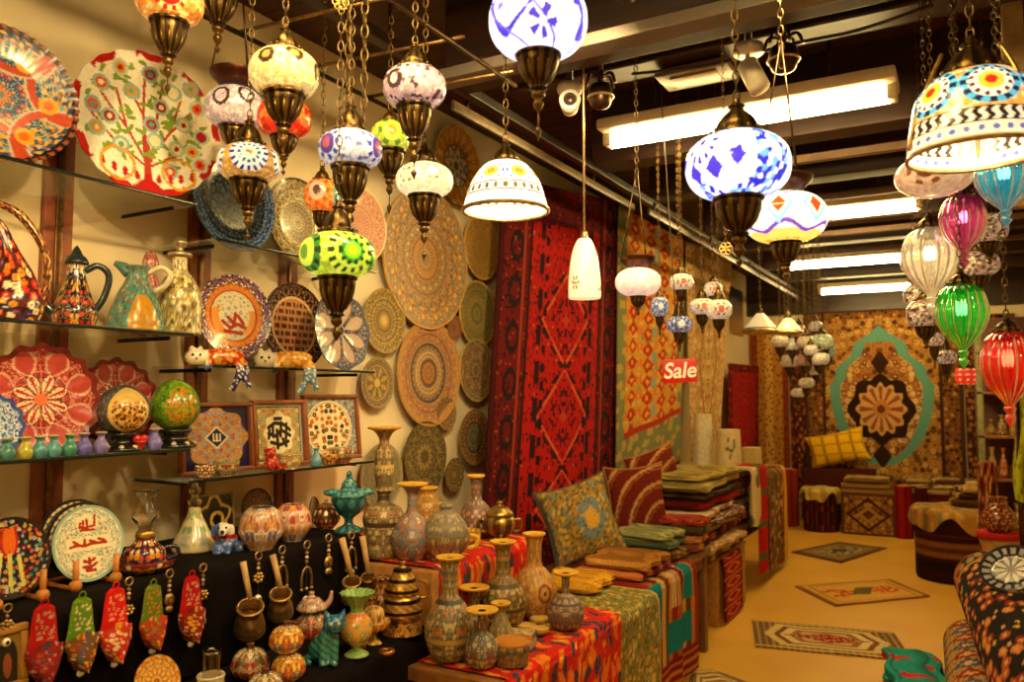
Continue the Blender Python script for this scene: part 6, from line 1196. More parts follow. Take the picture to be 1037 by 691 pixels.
# tables / benches the textiles lie on
def bench(label, x0, x1, y0, y1, h, col='#6f4826'):
    t = thing('display_bench', label, 'bench', (x0, y0, 0)); w, d = x1-x0, y1-y0
    MB().box((0, 0, h-.04), (w, d, h), c(col), .004).build('top', WOO, t)
    for a in (.02, w-.08):
        for b in (.02, d-.08): MB().box((a, b, 0), (a+.06, b+.06, h-.04), c(col), .004).build('leg', WOO, t)
    MB().box((.03, .03, h-.12), (w-.03, d-.03, h-.04), c(col), .004).build('apron', WOO, t); return t
bench('low bench under the green throw and striped blankets', -1.95, -1.34, 3.02, 4.75, .6)
bench('low bench under the big stack of folded rugs', -2.3, -1.5, 6.05, 7.4, .5)
t = thing('storage_box', 'tan wooden box whose side shows under the stack of folded rugs', 'box', (-2.1, 5.2, 0)); MB().box((0, 0, 0), (.67, .75, .42), c('#a8763c'), .006).build('body', WOO, t); MB().box((-.005, -.3, .42), (.675, .755, .44), c('#8a5c2c'), .004).build('lid', WOO, t)
def throw(name, label, xb, xf, y0, y1, z, zl, paint, seed=0, fold=.012, fl=6, nu=80, nv=110):
    return MB().sheet(drape(xb, xf, y0, y1, z, zl, seed, fold, fl), nu, nv, .006, paint).build(name, CLO, tag=(label, 'throw'))
def greenthrow(u, v):
    C = orn(u*20, v*36, c('#857a3c'), cs('#b09a54 #5c6434 #94702f #6f7850 #c0a860'), 3, .42, c('#5a5228')); put(C, (u < .05) | (u > .95), c('#c0a458')); return C
throw('draped_throw', 'olive green brocade throw hanging over the front of the bench to the floor', -1.78, -1.26, 3.01, 3.52, .605, .05, greenthrow, 1, .02, 4)
def stripethrow(u, v):
    C = full(u, c('#94421c')); k = np.floor(u*13).astype(int); P = np.array(cs('#8a2418 #b8742c #5a3a24 #c89a4c #6a1c14 #a85a24')); C = P[(k*5) % 6].copy()
    for u0, u1, v0, v1 in ((.02, .24, .45, .72), (.35, .85, .68, .83), (.7, .88, .42, .62)): put(C, (u > u0) & (u < u1) & (v > v0) & (v < v1), c('#147c8c'))
    put(C, (v > .86), c('#7a1c14')); put(C, (np.abs((v*22) % 1-.5) < .12) & (v > .86), c('#c0782c')); put(C, (np.abs(u-.5) < .1) & (v > .4) & (v < .62) & (np.sin(u*150) > 0), c('#d8c890')); return C
throw('draped_throw', 'striped red and brown throw with turquoise blocks, right of the olive one', -1.78, -1.3, 3.54, 4.25, .606, .06, stripethrow, 2, .012, 5)
F = [(-1.6, 3.42, .614, .3, .34, .045, .1, fp('#c8901c', '#d8a838 #a86a18'), 'bright yellow folded cloth on top of the olive throw'),
     (-1.52, 3.8, .614, .36, .4, .04, -.1, fp('#9a3a4a', '#c8743c #6a2430', 1), 'thin wine red folded cloth under the tan one'),
     (-1.5, 3.8, .656, .34, .38, .045, .05, fp('#a8702c', '#8a5820 #b88440', 2), 'tan folded blanket on the wine red cloth'),
     (-1.55, 4.2, .614, .4, .36, .06, .0, fp('#6a4a2c', '#94703c #4a3420', 1), 'brown folded blanket at the back under the green ones'),
     (-1.55, 4.21, .678, .38, .36, .05, .1, fp('#5c6a44', '#7c8a5c #3c4830', 2), 'dull green folded blanket on the brown one'),
     (-1.53, 4.2, .73, .34, .32, .035, -.1, fp('#7a8054', '#b8a868 #5a6440'), 'pale green folded cloth topmost of the back pile')]
for i, (x, y, z, w, d, h, r, f, lb) in enumerate(F): folded(x, y, z, w, d, h, r, f, 'folded_blanket', lb, 'folded cloths on the bench', seed=i)
# big pile over the tan box
z = .442; PILE = [('#6a4a34', '#a8845c #4a2c20', 1, .07, 'dark brown striped'), ('#b08a5c', '#d0b080 #8a6440', 0, .06, 'beige flowered'), ('#7a2a1c', '#b8643a #4a1814', 1, .07, 'rust striped'), ('#8a7a68', '#b8a488 #5c4c40', 2, .06, 'grey brown'),
        ('#5a3a3c', '#8a6058 #c8a888', 0, .06, 'plum patterned'), ('#c8a888', '#a86a44 #e0c8a0', 1, .055, 'pale cream striped'), ('#8a1c14', '#b8341c #5a120e', 2, .08, 'deep red'), ('#3c2c20', '#6a5034 #241812', 0, .05, 'very dark'), ('#b0a060', '#ccbc80 #8a7c44', 2, .08, 'thick yellow cream'), ('#94803c', '#b8a45c #6c5c2c', 0, .04, 'olive')]
ords = ['lowest', 'second from the bottom', 'third from the bottom', 'fourth from the bottom', 'fifth from the bottom', 'fifth from the top', 'fourth from the top', 'third from the top', 'second from the top', 'topmost']
for i, (g, pal, kd, h, nm) in enumerate(PILE):
    h *= .8; folded(-1.585+.025*math.sin(i*2.1), 5.35+.04*math.cos(i*3.3), z, .34+.04*math.sin(i*1.7), .98+.07*math.cos(i*2.3), h, .05*math.sin(i*4.1), fp(g, pal, kd, i), 'folded_rug', '%s folded rug, %s in the big pile' % (nm, ords[i]), 'folded rugs in the big pile', seed=i, layers=2); z += h*1.09
def redmat(u, v):
    C = full(u, c('#941410')); V = (v*5) % 1; put(C, (np.abs(V-.5) < .32) & (np.abs(u-.5) < .36) & (np.abs(np.abs(u-.5)+np.abs(V-.5)-.34) < .07), c('#c8743c')); put(C, (u < .08) | (u > .92), c('#4a0c0c')); put(C, np.abs(V-.02) < .05, c('#c89450')); return C
throw('draped_rug', 'red patterned mat hanging down the front of the tan box', -1.46, -1.405, 5.24, 5.72, .425, .02, redmat, 4, .003, 3, 50, 80)
# side piles: near pile of stripes beside the box
z = .62
for i, (g, pal, kd, h, nm) in enumerate([('#7a3a24', '#b8843c #4a2018', 1, .05, 'russet striped'), ('#a8643c', '#c89050 #6a3424', 0, .045, 'orange brown'), ('#6a5c3c', '#94845c #3c3420', 1, .05, 'moss striped'), ('#8c2c20', '#b85030 #5a1a14', 0, .04, 'brick red')]):
    folded(-1.47+.01*i, 4.56, z-.018, .26, .22, h, .05*i, fp(g, pal, kd, i), 'folded_blanket', '%s folded strip, %s of four at the far end of the bench' % (nm, ['lowest', 'second', 'third', 'topmost'][i]), 'narrow folded strips at the end of the bench', seed=i); z += h*1.02
# far pile on the second bench
z = .502
FAR = [('#8a2a1c', '#c8743c #4a1410', 1, .09, 'red brown striped'), ('#6a5a44', '#a89068 #3a2c20', 0, .09, 'grey brown'), ('#b0905c', '#d0b47c #7a5c34', 1, .08, 'sand coloured'), ('#94401c', '#c88038 #5a2414', 0, .08, 'rust patterned'), ('#a8925c', '#c8b47c #7c6a3c', 2, .07, 'straw coloured')]
for k, y0 in enumerate((6.4, 7.05)):
    z = .502
    for i, (g, pal, kd, h, nm) in enumerate(FAR[:5-k]):
        folded(-1.88+.02*math.sin(i*2+k), y0, z, .7, .6, h, .05*math.sin(i*3+k), fp(g, pal, kd, i+k), 'folded_rug', '%s folded rug, %s in the %s pile on the far bench' % (nm, ['lowest', 'second', 'third', 'fourth', 'topmost'][i], ['nearer', 'farther'][k]), 'folded rugs on the far bench', seed=i+k*3); z += h*1.02
pat = lambda g, pal, s, kx=6, ky=14: (lambda u, v: orn(u*kx, v*ky, c(g), cs(pal), s, .4))
throw('draped_rug', 'cream cloth with green patches hanging over the far bench beside the red one', -1.7, -1.43, 6.06, 6.32, .937, .52, lambda u, v: np.where((vor(u*2.2, v*4, 3)[0] < .3)[:, None], c('#6a7048'), c('#cbb684')), 5, .03, 9, 50, 80)
throw('draped_rug', 'bright red cloth hanging low over the front of the far bench', -1.6, -1.43, 6.36, 6.64, .937, .12, lambda u, v: np.where((np.abs((v*4) % 1-.5) < .12)[:, None], c('#5a5a34'), c('#b01810')), 6, .015, 5, 50, 80)
throw('draped_rug', 'mottled olive rug hanging over the far end of the bench', -1.6, -1.43, 6.66, 7.08, .86, .08, pat('#6a5230', '#a88a4c #8a3a24 #4a3c24', 4), 7, .015, 5, 50, 80)
throw('draped_rug', 'yellow edged rug hanging at the farthest end of the bench', -1.6, -1.43, 7.1, 7.38, .87, .06, lambda u, v: np.where((u > .75)[:, None], c('#c8982c'), orn(u*5, v*12, c('#7a4a24'), cs('#b8843c #4a2414'), 3, .4)), 8, .015, 5, 50, 80)
# bags and parcels on the far pile
for px, py, w, h, col, lb, sk in ((749, 478, .2, .42, '#d8ccb0', 'tall white paper roll standing on the far pile', 0), (757, 480, .26, .3, '#d4c49a', 'white printed bag standing before the paper roll', 1), (774, 481, .2, .2, '#c8b070', 'cream folded parcel right of the white bag', 0), (796, 478, .18, .17, '#b88a44', 'tan cardboard box right of the cream parcel', 0)):
    p = on(px, py, 0, -1.8); n = 20
    u, v_ = np.meshgrid(np.linspace(0, 2*PI, 40, endpoint=False), np.linspace(0, 1, 24), indexing='ij')
    ex = 1. if 'roll' in lb else .45; X = np.sign(np.cos(u))*np.abs(np.cos(u))**ex*w*.4*(1-.12*v_); Y = np.sign(np.sin(u))*np.abs(np.sin(u))**ex*w*.5*(1-.1*v_)
    P = np.stack([X, Y, v_*h], -1); Cc = full(u.ravel(), c(col))
    if sk: put(Cc, stroke(np.cos(u.ravel()-.5), v_.ravel(), [[(-.2, .75), (-.3, .5), (.1, .45), (-.1, .25)], [(.3, .7), (.35, .35)]], .045) & (np.sin(u.ravel()) < 0), c('#5a4a3a'))
    m = MB().grid(P, Cc, True); m.grid(np.stack([P[:, -1]*[.0, 0, 1], P[:, -1]], 1)[::-1], c(col), True)
    m.build(['paper_roll', 'paper_bag', 'wrapped_parcel', 'cardboard_box'][[749, 757, 774, 796].index(px)], FELT, loc=({749: -1.9, 757: -1.68, 774: -1.6, 796: -1.78}[px], {749: 6.55, 757: 6.5, 774: 6.95, 796: 7.15}[px], .918 if px < 770 else .85), tag=(lb, 'parcel' if px > 770 else 'bag'))
# ------------------------------------------------------------------ cushions
def cushion(p, w, h, th, M, paint, label, name='cushion'):
    n = 40; u, v = np.meshgrid(np.linspace(-1, 1, n), np.linspace(-1, 1, n), indexing='ij')
    pinch = 1-.12*(1-np.abs(u)**2)*np.abs(v)**3; pin2 = 1-.12*(1-np.abs(v)**2)*np.abs(u)**3
    b = np.clip((1-u**2)*(1-v**2), 0, 1)**.42*th; m = MB(); C = paint((u.ravel()+1)/2, (v.ravel()+1)/2)
    P = np.stack([u*w/2*pin2, v*h/2*pinch, b], -1); m.grid(P, C); Q = P.copy(); Q[..., 2] = -b; m.grid(Q[::-1], C.reshape(n, n, 3)[::-1].reshape(-1, 3))
    o = m.build(name, CLO, M=M, tag=(label, 'cushion'))
    e = MB(); r = np.concatenate([P[:, 0], P[-1, 1:], P[::-1, -1][1:], P[0, ::-1][1:]]); e.tube(r, .006, 6, paint(np.array([.02]), np.array([.02]))[0]*.8, caps=False); e.build('piping', CLO, o); return o
def goldcush(u, v):
    C = orn(np.abs(u-.5)*16, v*14, c('#8a7434'), cs('#b89a4c #5c5a3c #a8702c #6f7c7c'), 3, .42, c('#5a4a24')); d = np.hypot((u-.62)*1.2, v-.5); put(C, (d < .26) & (vor(u*14, v*14, 2)[0] < .5), c('#6a7c80')); put(C, d < .12, c('#c89a3c')); put(C, (u < .05), c('#5c5c50')); return C
p = np.array([-1.79, 3.88, .835])
cushion(p, .41, .42, .07, wallM(p, .18, .27, -.85), goldcush, 'gold brocade cushion leaning on the foot of the red rug')
def swirl(u, v):
    C = full(u, c('#6a2014')); r = np.hypot(u-.9, v-.1); put(C, np.abs((r*4) % 1-.5) < .09, c('#b8884c')); put(C, np.abs((r*4) % 1-.3) < .04, c('#94562c')); return C
p = np.array([-1.79, 4.72, .835]); cushion(p, .38, .46, .08, wallM(p, .12, .08, -.9), swirl, 'dark red cushion with curved golden lines below the kilim')
p = np.array([-1.88, 5.3, .92]); cushion(p, .46, .42, .08, wallM(p, .12, .25, -.5), swirl, 'dark red cushion with golden lines behind the big pile of rugs')
def yelc(u, v):
    C = full(u, c('#f0c018')); put(C, (np.sin(u*26) > .75), c('#b07c18')); put(C, (np.sin(v*20+u*4) > .85), c('#c08c1c')); return C
# ------------------------------------------------------------------ floor rugs
def flatrug(q, paint, label, nu=120, nv=60):
    Q = [on(*k, 2, 0) for k in q]
    def fn(u, v):
        P = (1-u)[..., None]*(1-v)[..., None]*Q[0]+u[..., None]*(1-v)[..., None]*Q[1]+u[..., None]*v[..., None]*Q[2]+(1-u)[..., None]*v[..., None]*Q[3]
        P[..., 2] = .011+.003*np.sin(u*13)*np.sin(v*7); return P
    return MB().sheet(fn, nu, nv, -.009, paint).build('floor_rug', CLO, tag=(label, 'rug', 'small rugs on the floor'))
def ra(u, v):
    X, Y = np.abs(u-.5)*2, np.abs(v-.5)*2; C = full(u, c('#6f5434')); put(C, np.sin(X*70) > .5, c('#a88450')); b = np.maximum(X*.92+Y*.25, Y)
    for q, col in ((.78, '#d0b878'), (.66, '#7a4a2c'), (.58, '#d8c48c'), (.46, '#94683c'), (.36, '#c8a868')): put(C, (b < q) & (X < .84), c(col))
    d = X/.6+Y/.34; put(C, d < 1, c('#94241a')); put(C, (d < 1) & (vor(u*40, v*14, 2)[0] < .3), c('#d0a070')); put(C, (np.abs(Y-.93) < .06), c('#c8a868')); return C
flatrug([(761, 629), (905, 642), (925, 671), (765, 656)], ra, 'beige and brown striped floor rug with a red lozenge, nearest whole one')
def rb(u, v):
    X, Y = np.abs(u-.5)*2, np.abs(v-.5)*2; C = full(u, c('#cf9f48')); put(C, np.maximum(X, Y) > .9, c('#8a5a28')); k = vor(u*9, v*6, 3); put(C, (np.hypot(X-.5, Y) < .36) & (k[0] < .5), c('#b8481c')); put(C, (np.hypot(X-.5, Y) < .36) & (k[0] < .22), c('#d89a3c')); put(C, X*1.6+np.abs(v-.5+ (u-.5)*.8)*3 < .55, c('#5a5430')); put(C, (np.abs(np.maximum(X, Y)-.8) < .03), c('#a87430')); return C
flatrug([(805, 595), (901, 588), (942, 605), (846, 615)], rb, 'golden floor rug with orange blossoms in the middle distance')
def rc(u, v):
    X, Y = np.abs(u-.5)*2, np.abs(v-.5)*2; C = full(u, c('#8a6a3c')); put(C, np.maximum(X, Y) > .8, c('#5f4428')); put(C, (np.maximum(X, Y) < .55), c('#4a4a3c')); put(C, (np.maximum(X, Y) < .55) & (vor(u*10, v*10, 2)[0] < .4), c('#b09460')); put(C, X+Y < .3, c('#3a3a34')); return C
flatrug([(801, 560), (849, 550), (898, 556), (852, 571)], rc, 'dark bordered floor rug farthest away', 70, 50)
flatrug([(701, 682), (722, 680), (840, 725), (690, 722)], ra, 'floor rug at the bottom edge of which only a corner shows', 60, 40)
# ------------------------------------------------------------------ back of the shop
def drum(px, pyb, d_px, h_px, label, body, top, cloth=None, name='pouf', seed=0):
    p = on(px, pyb, 2, 0.0); s = dep(p)/FPX; r = d_px/2*s; h = h_px*s; t = thing(name, label, 'pouf', p, facecam(p))
    MB().lathe(np.array([(0, 0), (r*.97, 0), (r, h*.05), (r, h*.5), (r, h*.94), (r*.97, h), (0, h)]), 64, body, 6, smooth=False).build('body', CLO, t)
    MB().torus((0, 0, h*.98), r*.97, .012, 48, 8, top).build('rim', CLO, t); return p, r, h
def topcloth(p, r, h, paint, label, seed=0, drop=.12, nm='cover_cloth'):
    n, m = 96, 24; a = np.linspace(0, 2*PI, n, endpoint=False); q = np.linspace(0, 1, m); A, Q = np.meshgrid(a, q, indexing='ij'); f = r+.026
    lim = r+drop*(1+.35*np.sin(A*4+seed)+.3*np.sin(A*7+2*seed)); L = Q*lim; R = np.minimum(L, f+.02*np.sin(A*9+seed)*np.clip((L-r)/.1, 0, 1)); Z = h+.02-np.clip(L-r, 0, None)+.008*np.sin(A*5)*Q
    P = np.stack([R*np.cos(A), R*np.sin(A), Z], -1); C = paint(P[..., 0].ravel(), P[..., 1].ravel()); m_ = MB().grid(P, C, True); B = P[:, ::-1].copy(); B[..., 2] -= .006; B[..., 0:2] *= .993; m_.grid(B, C.reshape(n, m, 3)[:, ::-1].reshape(-1, 3), True)
    m_.build(nm, FELT, loc=p, tag=(label, 'cloth'))
plaid = lambda A, T, R, Z: np.where(((np.sin(A*10) > .3) ^ (np.sin(Z*30) > .5))[:, None], c('#4a1210'), np.where((np.sin(A*20) > .8)[:, None], c('#7a3a24'), c('#260c0e')))
p, r, h = drum(832, 537, 34, 40, 'dark red plaid round pouf under the pale folded cloth, at the back left', plaid, c('#3a1412'))
topcloth(p, r, h+.012, lambda x, y: np.where((vor(x*9, y*9, 2)[0] < .3)[:, None], c('#a88a3c'), c('#d0b860')), 'pale yellow cloth spread on the dark plaid pouf', 2, .1)
def ott(P):
    f = np.abs(P[:, 0]); return orn(f*16, P[:, 2]*16, c('#6f4a24'), cs('#a87c3c #3a2414 #8a5c2c #b8924c'), 3, .42, c('#4a2c16'))
p = on(882, 541, 2, 0); t = thing('ottoman', 'square ottoman covered in brown medallion carpet, in front of the back rug', 'ottoman', (p[0]-.02, p[1]+.12, 0), .05)
n = 60; w, hh = .27, .44
m = MB().box((-w, -.25, 0), (w, .25, hh), c('#5a3a1c'), .02); u, v = np.meshgrid(np.linspace(-w+.02, w-.02, n), np.linspace(.02, hh-.02, n), indexing='ij')
def ottf(x, z):
    X, Zr = np.abs(x)/w, np.abs(z-.22)/.22; C = orn(X*6, z*18, c('#7a5228'), cs('#b0843c #4a2c18 #94682f'), 5, .4); d = X/.75+Zr/.75; put(C, np.abs(d-1) < .1, c('#3a2012')); put(C, d < .55, c('#a87c3c')); put(C, d < .3, c('#5a3418')); put(C, np.maximum(X, Zr) > .88, c('#4a2a14')); return C
m.build('body', CLO, t); MB().grid(np.stack([u, 0*u-.253, v], -1)[::-1], ottf(u[::-1].ravel(), v[::-1].ravel())).build('carpet_front', CLO, t)
MB().box((-w-.005, -.255, hh), (w+.005, .25, hh+.035), c('#8a6430'), .014).build('lid', CLO, t)
for i, (w_, cl_, nm) in enumerate((( .5, '#94702f', 'gold brown'), (.44, '#b8924c', 'light tan'))):
    folded(p[0]-.04, p[1]+.12, hh+.037+.06*i, w_, .42, .058, .03, fp(cl_, '#6a4a24 #c8a860', 1, i), 'folded_rug', '%s folded cloth on the carpet ottoman' % nm, 'folded cloths on the ottoman', seed=i)
q = on(848, 459, 1, 10.1); q[2] += .06; cushion(q, .66, .38, .09, Matrix.Translation(Vector(q)) @ Matrix.Rotation(PI/2, 4, 'X') @ Matrix.Rotation(.24, 4, 'Z') @ Matrix.Rotation(-.15, 4, 'X'), yelc, 'bright yellow cushion propped before the back rug')
t = thing('low_bench', 'dark bench behind the pouf carrying the yellow cushion', 'bench', (q[0]-.4, 9.99, 0)); MB().box((0, 0, .04), (.8, .26, q[2]-.24), c('#4a1c14'), .02).build('seat', CLO, t)
for a in (.03, .72):
    for b in (.03, .18): MB().box((a, b, 0), (a+.05, b+.05, .05), c('#2a160e'), .004).build('leg', WOO, t)
for px, w_, hp, col, lb in ((800, 18, 56, '#8a2a18', 'upright russet rolled rug left of the yellow cushion'), (916, 17, 52, '#8a1410', 'red upright block of rolled cloth right of the ottoman'), (934, 12, 50, '#4a1412', 'dark red roll standing beside the red block')):
    p = on(px, 545 if px > 850 else 532, 2, 0); s = dep(p)/FPX; t = thing('rolled_rug', lb, 'rolled rug', p, facecam(p), 'rolled rugs standing at the back')
    MB().lathe(np.array([(0, 0), (w_/2, 0), (w_/2, hp*.5), (w_/2, hp), (w_*.44, hp+.5), (0, hp)])*s, 32, lambda A, T, R, Z, k=c(col): mixc(k, k*.6, (np.sin(A*6) > .5)*1.), 5, smooth=False).build('roll', CLO, t)
    MB().torus((0, 0, hp*s), w_*.25*s, w_*.06*s, 24, 6, c('#b88a4c')).build('end_spiral', CLO, t)
t = thing('display_bench', 'low bench of stacked goods along the foot of the back rug', 'bench', (-.66, 9.86, 0)); MB().box((0, 0, 0), (1.2, .45, .42), c('#5a1a14'), .006).build('body', CLO, t); MB().box((-.02, -.02, .42), (1.22, .46, .46), c('#a87c44'), .006).build('top', WOO, t)
for i, (dx, g, nm) in enumerate(((.15, '#a88a4c', 'tan'), (.45, '#c8aa68', 'cream'), (.75, '#7a3a24', 'rust'), (1.03, '#94702f', 'ochre'))):
    for j in range(2): folded(-.66+dx, 10.08, .462+.055*j, .26, .36, .053, .1*j, fp(g, '#5a3420 #d0b478', j, i), 'folded_rug', '%s %s folded cloth on the low bench at the back wall' % (['lower', 'upper'][j], nm), 'folded cloths on the back bench', seed=i+j)
# big drum with a cloth
def drumb(A, T, R, Z):
    C = full(A, c('#2c0e0e')); t = Z/.52; put(C, (np.abs(t-.5) < .12), c('#7a4a24')); put(C, np.abs(t-.5) < .05, c('#4a2a18')); put(C, np.abs(t-.72) < .03, c('#4a1a14')); put(C, np.abs(t-.25) < .05, c('#1c0a0a')); return C
p, r, h = drum(969, 586, 74, 68, 'large dark maroon round pouf with a brown band, at the right', drumb, c('#241010'))
topcloth(p, r, h+.012, lambda x, y: orn(x*14, y*14, c('#a87c34'), cs('#c89c4c #6a5a34 #7c7c50 #8a5a24'), 3, .42), 'crumpled gold patterned cloth lying on the maroon pouf', 5, .13)
for i, (w_, g, nm) in enumerate(((.3, '#5a3a20', 'brown'), (.26, '#8a6a3c', 'tan'), (.2, '#c0a060', 'cream'))): folded(p[0]+.12, p[1]+.06, h+.05+.05*i, w_, .22, .048, .3*i, fp(g, '#3a2414 #b08a4c', 1, i), 'folded_rug', '%s small folded cloth, %s of three on the maroon pouf' % (nm, ['lowest', 'middle', 'topmost'][i]), 'small folded cloths on the maroon pouf', seed=i)
# right hand shelf unit
p0 = on(989, 560, 2, 0); yS = 8.1; xS = on(989, 400, 1, yS)[0]
t = thing('shelf_unit', 'tall wooden shelf unit along the right side behind the red drop lamp', 'shelf', (xS, yS, 0)); W_s, D_s = .9, 1.6
for a, b in ((0, 0), (W_s-.05, 0), (0, D_s-.05), (W_s-.05, D_s-.05)): MB().box((a, b, 0), (a+.05, b+.05, 2.3), c('#8a8a5c' if (a, b) == (0, 0) else '#5a3a20'), .004).build('post', WOO, t)
for zz in (.3, .75, 1.12, 1.5, 1.85): MB().box((.0, .0, zz), (W_s, D_s, zz+.025), c('#8a5424'), .004).build('shelf_board', WOO, t)
MB().box((0, D_s-.02, 0), (W_s, D_s, 2.3), c('#5a2a18'), .004).build('back_panel', WOO, t)
rr = random.Random(5); RC = [('#8a1a14', 'dark red'), ('#b8341c', 'bright red'), ('#c8a860', 'cream'), ('#6a3a20', 'brown'), ('#94702c', 'ochre'), ('#4a2418', 'very dark brown')]
for zi, (zz, lv) in enumerate(((.325, 'lowest shelf'), (.775, 'second shelf'), (1.145, 'third shelf'), (1.525, 'fourth shelf'))):
    for k in range(4):
        col, nm = RC[(zi*2+k*5) % 6]; x = .1+.085*k+.1*(k % 2)*0; hgt = rr.uniform(.14, .27); kk = rr.uniform(.8, 1.1)*.036
        MB().lathe(np.array([(0, 0), (.7, 0), (1.05, .25), (.9, .5), (.45, .72), (.4, .88), (.6, 1.), (.5, 1.), (0, .9)])*np.array([kk, hgt]), 28, potpaint(c(col), [c('#d8b878'), c(col)*.5], k, (6, 8)), 4).build('stoneware_bottle', CER, loc=(xS+x, yS+.09, zz), tag=('%s bottle, %s from the post, %s of the right unit' % (nm, ['first', 'second', 'third', 'fourth'][k], lv), 'bottle', 'bottles on the right shelf unit'))
# draped dark red rug and lime scarf on the right
x1 = on(997, 500, 1, 6.2)[0]
t = thing('rug_stand', 'floral rug roll standing upright between the maroon pouf and the shelf', 'rolled rug', (x1+.02, 6.2, 0)); MB().lathe([(0, 0), (.06, 0), (.06, .5), (.058, 1.05), (0, 1.05)], 32, lambda A, T, R, Z: orn(A*3, Z*14, c('#5a1c14'), cs('#94502c #2a1010 #b88a4c'), 3, .4), 8, smooth=False).build('roll', CLO, t); MB().torus((0, 0, 1.05), .035, .01, 20, 6, c('#8a5a34')).build('end_spiral', CLO, t)
p = at(1036, 455, 4.2)
def scarf(u, v): return np.stack([p[0]+.02+.07*(u-.5)*1.6+.012*np.sin(v*6), p[1]+.03*np.sin(u*12+v*2), p[2]+.32-v*.62+.03*np.cos(u*3)], -1)
MB().sheet(scarf, 40, 50, .004, lambda u, v: np.where((vor(u*5, v*9, 2)[0] < .25)[:, None], c('#7a8a1c'), c('#b0b828'))).build('hanging_scarf', FELT, tag=('lime green scarf hanging at the right edge of the photo', 'scarf'))
m = MB(); t = thing('garment_rail', 'slim rail on posts carrying the lime green scarf', 'rail', (p[0]-.12, p[1], 0)); MB().tube([(0, 0, p[2]+.335), (.5, 0, p[2]+.335)], .012, 10, c('#6a4a2c')).build('bar', BRS, t)
for a in (.1, .5): MB().tube([(a, 0, 0), (a, 0, p[2]+.335)], .012, 10, c('#4a2c1c')).build('post', BRS, t)
p = on(1010, 596, 0, .12); p = at(1012, 545, 4.6)
t = thing('umbrella_stand', 'cream fluted column with red trim standing at the right edge', 'pedestal', (p[0], p[1], 0)); MB().lathe([(0, 0), (.12, 0), (.12, .04), (.09, .06), (.09, p[2]-.06), (.11, p[2]), (0, p[2])], 48, c('#a88a54'), 3, smooth=False, flute=12, fa=.08).build('column', WOO, t); MB().lathe([(0, p[2]), (.115, p[2]), (.115, p[2]+.035), (0, p[2]+.035)], 40, c('#a81c18'), 2, smooth=False).build('red_trim', FELT, t)
MB().lathe(np.array([(0, 0), (.05, 0), (.09, .06), (.07, .13), (.035, .17), (.05, .2), (0, .19)]), 36, vp('#5a2418', '#b8843c #8a1c14', 3), 4).build('stoneware_jar', CER, loc=(p[0], p[1], p[2]+.0355), tag=('dark jar standing on the cream fluted column', 'jar'))
# ------------------------------------------------------------------ rolls of carpet at the lower right
ZB_ = .36
t = thing('display_bench', 'low bench at the lower right under the rolled carpets', 'bench', (-.28, 1.2, 0)); MB().box((.0, 0, ZB_-.04), (1.13, 2.65, ZB_), c('#5a3a20'), .004).build('top', WOO, t)
for a in (.06, 1.0):
    for b in (.05, 2.5): MB().box((a, b, 0), (a+.06, b+.06, ZB_-.04), c('#4a2c18'), .004).build('leg', WOO, t)
def roll(A, B, r, paint, label, group='rolled carpets on the low bench'):
    A, B = np.array(A, float), np.array(B, float); d = B-A; L = np.linalg.norm(d); t = thing('rolled_carpet', label, 'rolled carpet', A, 0, group)
    z = d/L; x = np.cross([0, 0, 1.], z); x /= np.linalg.norm(x); y = np.cross(z, x); Mx = np.eye(4); Mx[:3, 0], Mx[:3, 1], Mx[:3, 2] = x, y, z
    m = MB().lathe([(r*.3, .0), (r*.85, -.004), (r, .02), (r, L*.5), (r, L-.02), (r*.85, L), (r*.3, L)], 72, paint, 30, smooth=False); m.xf(Mx); m.build('roll', CLO, t)
    m = MB(); th = np.linspace(0, 9*PI, 160); rr_ = r*(.15+.8*th/th[-1])
    for zz, zd in ((-.006, -.002), (L+.004, L)):
        m = MB().tube(np.stack([rr_*np.cos(th), rr_*np.sin(th), np.full_like(th, zz)], -1), r*.05, 5, c('#a8844c'))
        m.lathe([(0, zd), (r*.9, zd)], 40, c('#4a2a1c')); m.xf(Mx); m.build('end_spiral', CLO, t)
    return t
def darkroll(A, T, R, Z):
    C = full(A, c('#140d0e')); k = vor(A*3.4, Z*11, 4); put(C, (k[0] < .42) & (k[2] < .62), pick(k[2], cs('#a84a1c #8a2418 #c8782c #6a7a6a #7a3a3a'))); put(C, (k[0] < .18), c('#c8a060')); b = (Z < .17); put(C, b, c('#2a1414')); put(C, b & (k[0] < .46), pick((k[2]*3) % 1, cs('#b85a24 #8a8a5c #94281c'))); put(C, (np.abs(Z-.18) < .014), c('#b88a4c')); return C
a = at(985, 618, 3.35); b = at(1075, 700, 2.2)
ra_ = .135
za = a[2]
roll((.065, 3.98, .705), (.21, 2.1, .705), ra_, darkroll, 'thick black carpet roll with orange blossoms, on top of the other rolls')
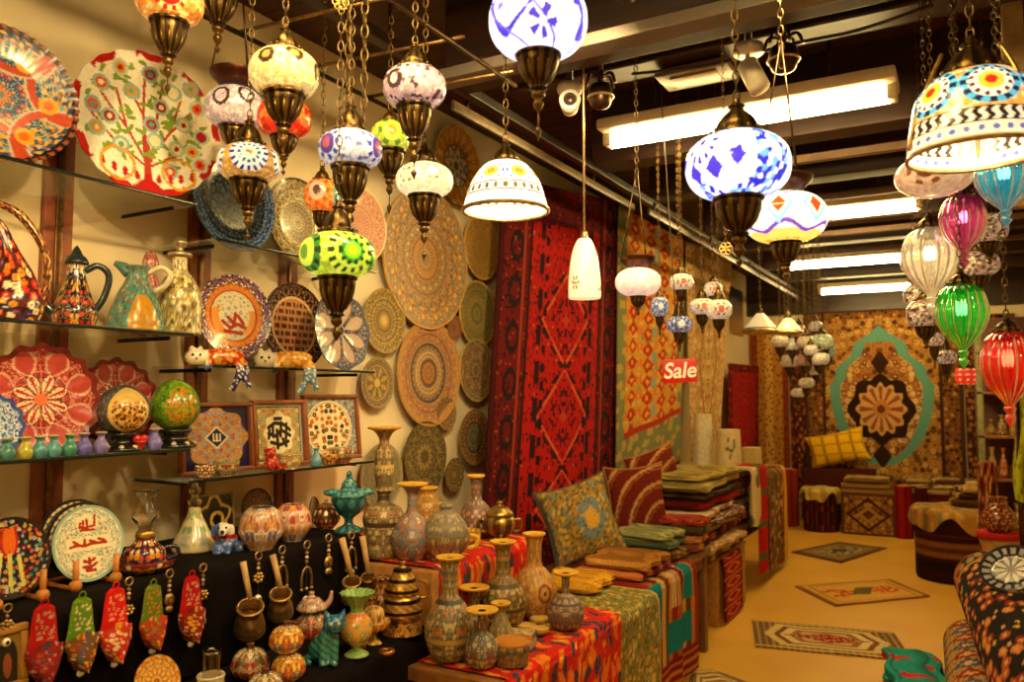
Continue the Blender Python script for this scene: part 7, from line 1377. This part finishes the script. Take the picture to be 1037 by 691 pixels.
def multir(A, T, R, Z):
    C = full(A, c('#a88448')); k = np.floor(Z*9); f = np.abs(((A/(2*PI)*5) % 1)-.5); g = np.abs((Z*9) % 1-.5); put(C, (f+g < .5) & (k % 2 == 0), c('#8a1c18')); put(C, (f+g < .5) & (k % 2 == 1), c('#3c4c70')); put(C, (f+g < .22), c('#c89a5c')); put(C, vor(A*5, Z*26, 3)[0] < .2, c('#6a3a24')); return C
roll((-.01, 3.86, .47), (.06, 1.9, .47), .105, multir, 'beige carpet roll with red and blue diamonds, at the left of the black one')
def beiger(A, T, R, Z):
    C = orn(A*3, Z*12, c('#b08c4c'), cs('#8a5a2c #c8a868 #a83a24'), 4, .36); return C
roll((.2, 3.9, .455), (.28, 1.9, .455), .093, beiger, 'carpet roll hidden beneath the black one')
roll((-.07, 2.5, .635), (-.05, 1.8, .635), .06, beiger, 'tan carpet roll at the bottom edge, in front of the black one')
def turqf(a, v, X, Z):
    C = full(a, c('#1c8a84')); k = vor(a*9, v*7, 3); put(C, (k[0] < .42) & (k[2] < .35), c('#b81c24')); put(C, (k[0] < .36) & (k[2] > .7), c('#3a8a3c')); put(C, np.sin(a*60) > .85, c('#0f5a60')); return C
folded(-.19, 3.33, .362, .2, .6, .07, .1, turqf, 'folded_rug', 'turquoise folded cloth with red flowers, lower left of the rolls', seed=2, layers=2)
folded(-.19, 3.36, .434, .19, .56, .05, .16, turqf, 'folded_rug', 'turquoise folded cloth with red flowers lying on another one like it', seed=4, layers=2)
# plate and dark dish on the black roll
def starplate(x, y, r, a):
    C = ros([(0, 1.1, c('#141218'), [c('#2a2a44'), c('#3a3438')], 10, 9, 3, .35)], [(.93, 1.1, c('#2a2a34'))], [(10, .1, .62, .8, c('#c8c0c0'), c('#5a5a78'))])(x, y, r, a); m = (r > .66) & (r < .9) & (np.cos(a*18) > -.1); put(C, m, c('#a8a4b0')); put(C, r < .12, c('#5a2a24')); return C
p = at(1024, 577, 2.75); R = 29*2.75/FPX
disc(MB(), R, starplate, 120, 36, 0, 0, .12).build('display_plate', CER, M=Matrix.Translation(Vector(p)) @ Matrix.Rotation(-.45, 4, 'Z') @ Matrix.Rotation(.75, 4, 'X'), tag=('black and white star flowered plate leaning at the right edge above the carpet rolls', 'plate'))
p = at(1034, 655, 2.2)
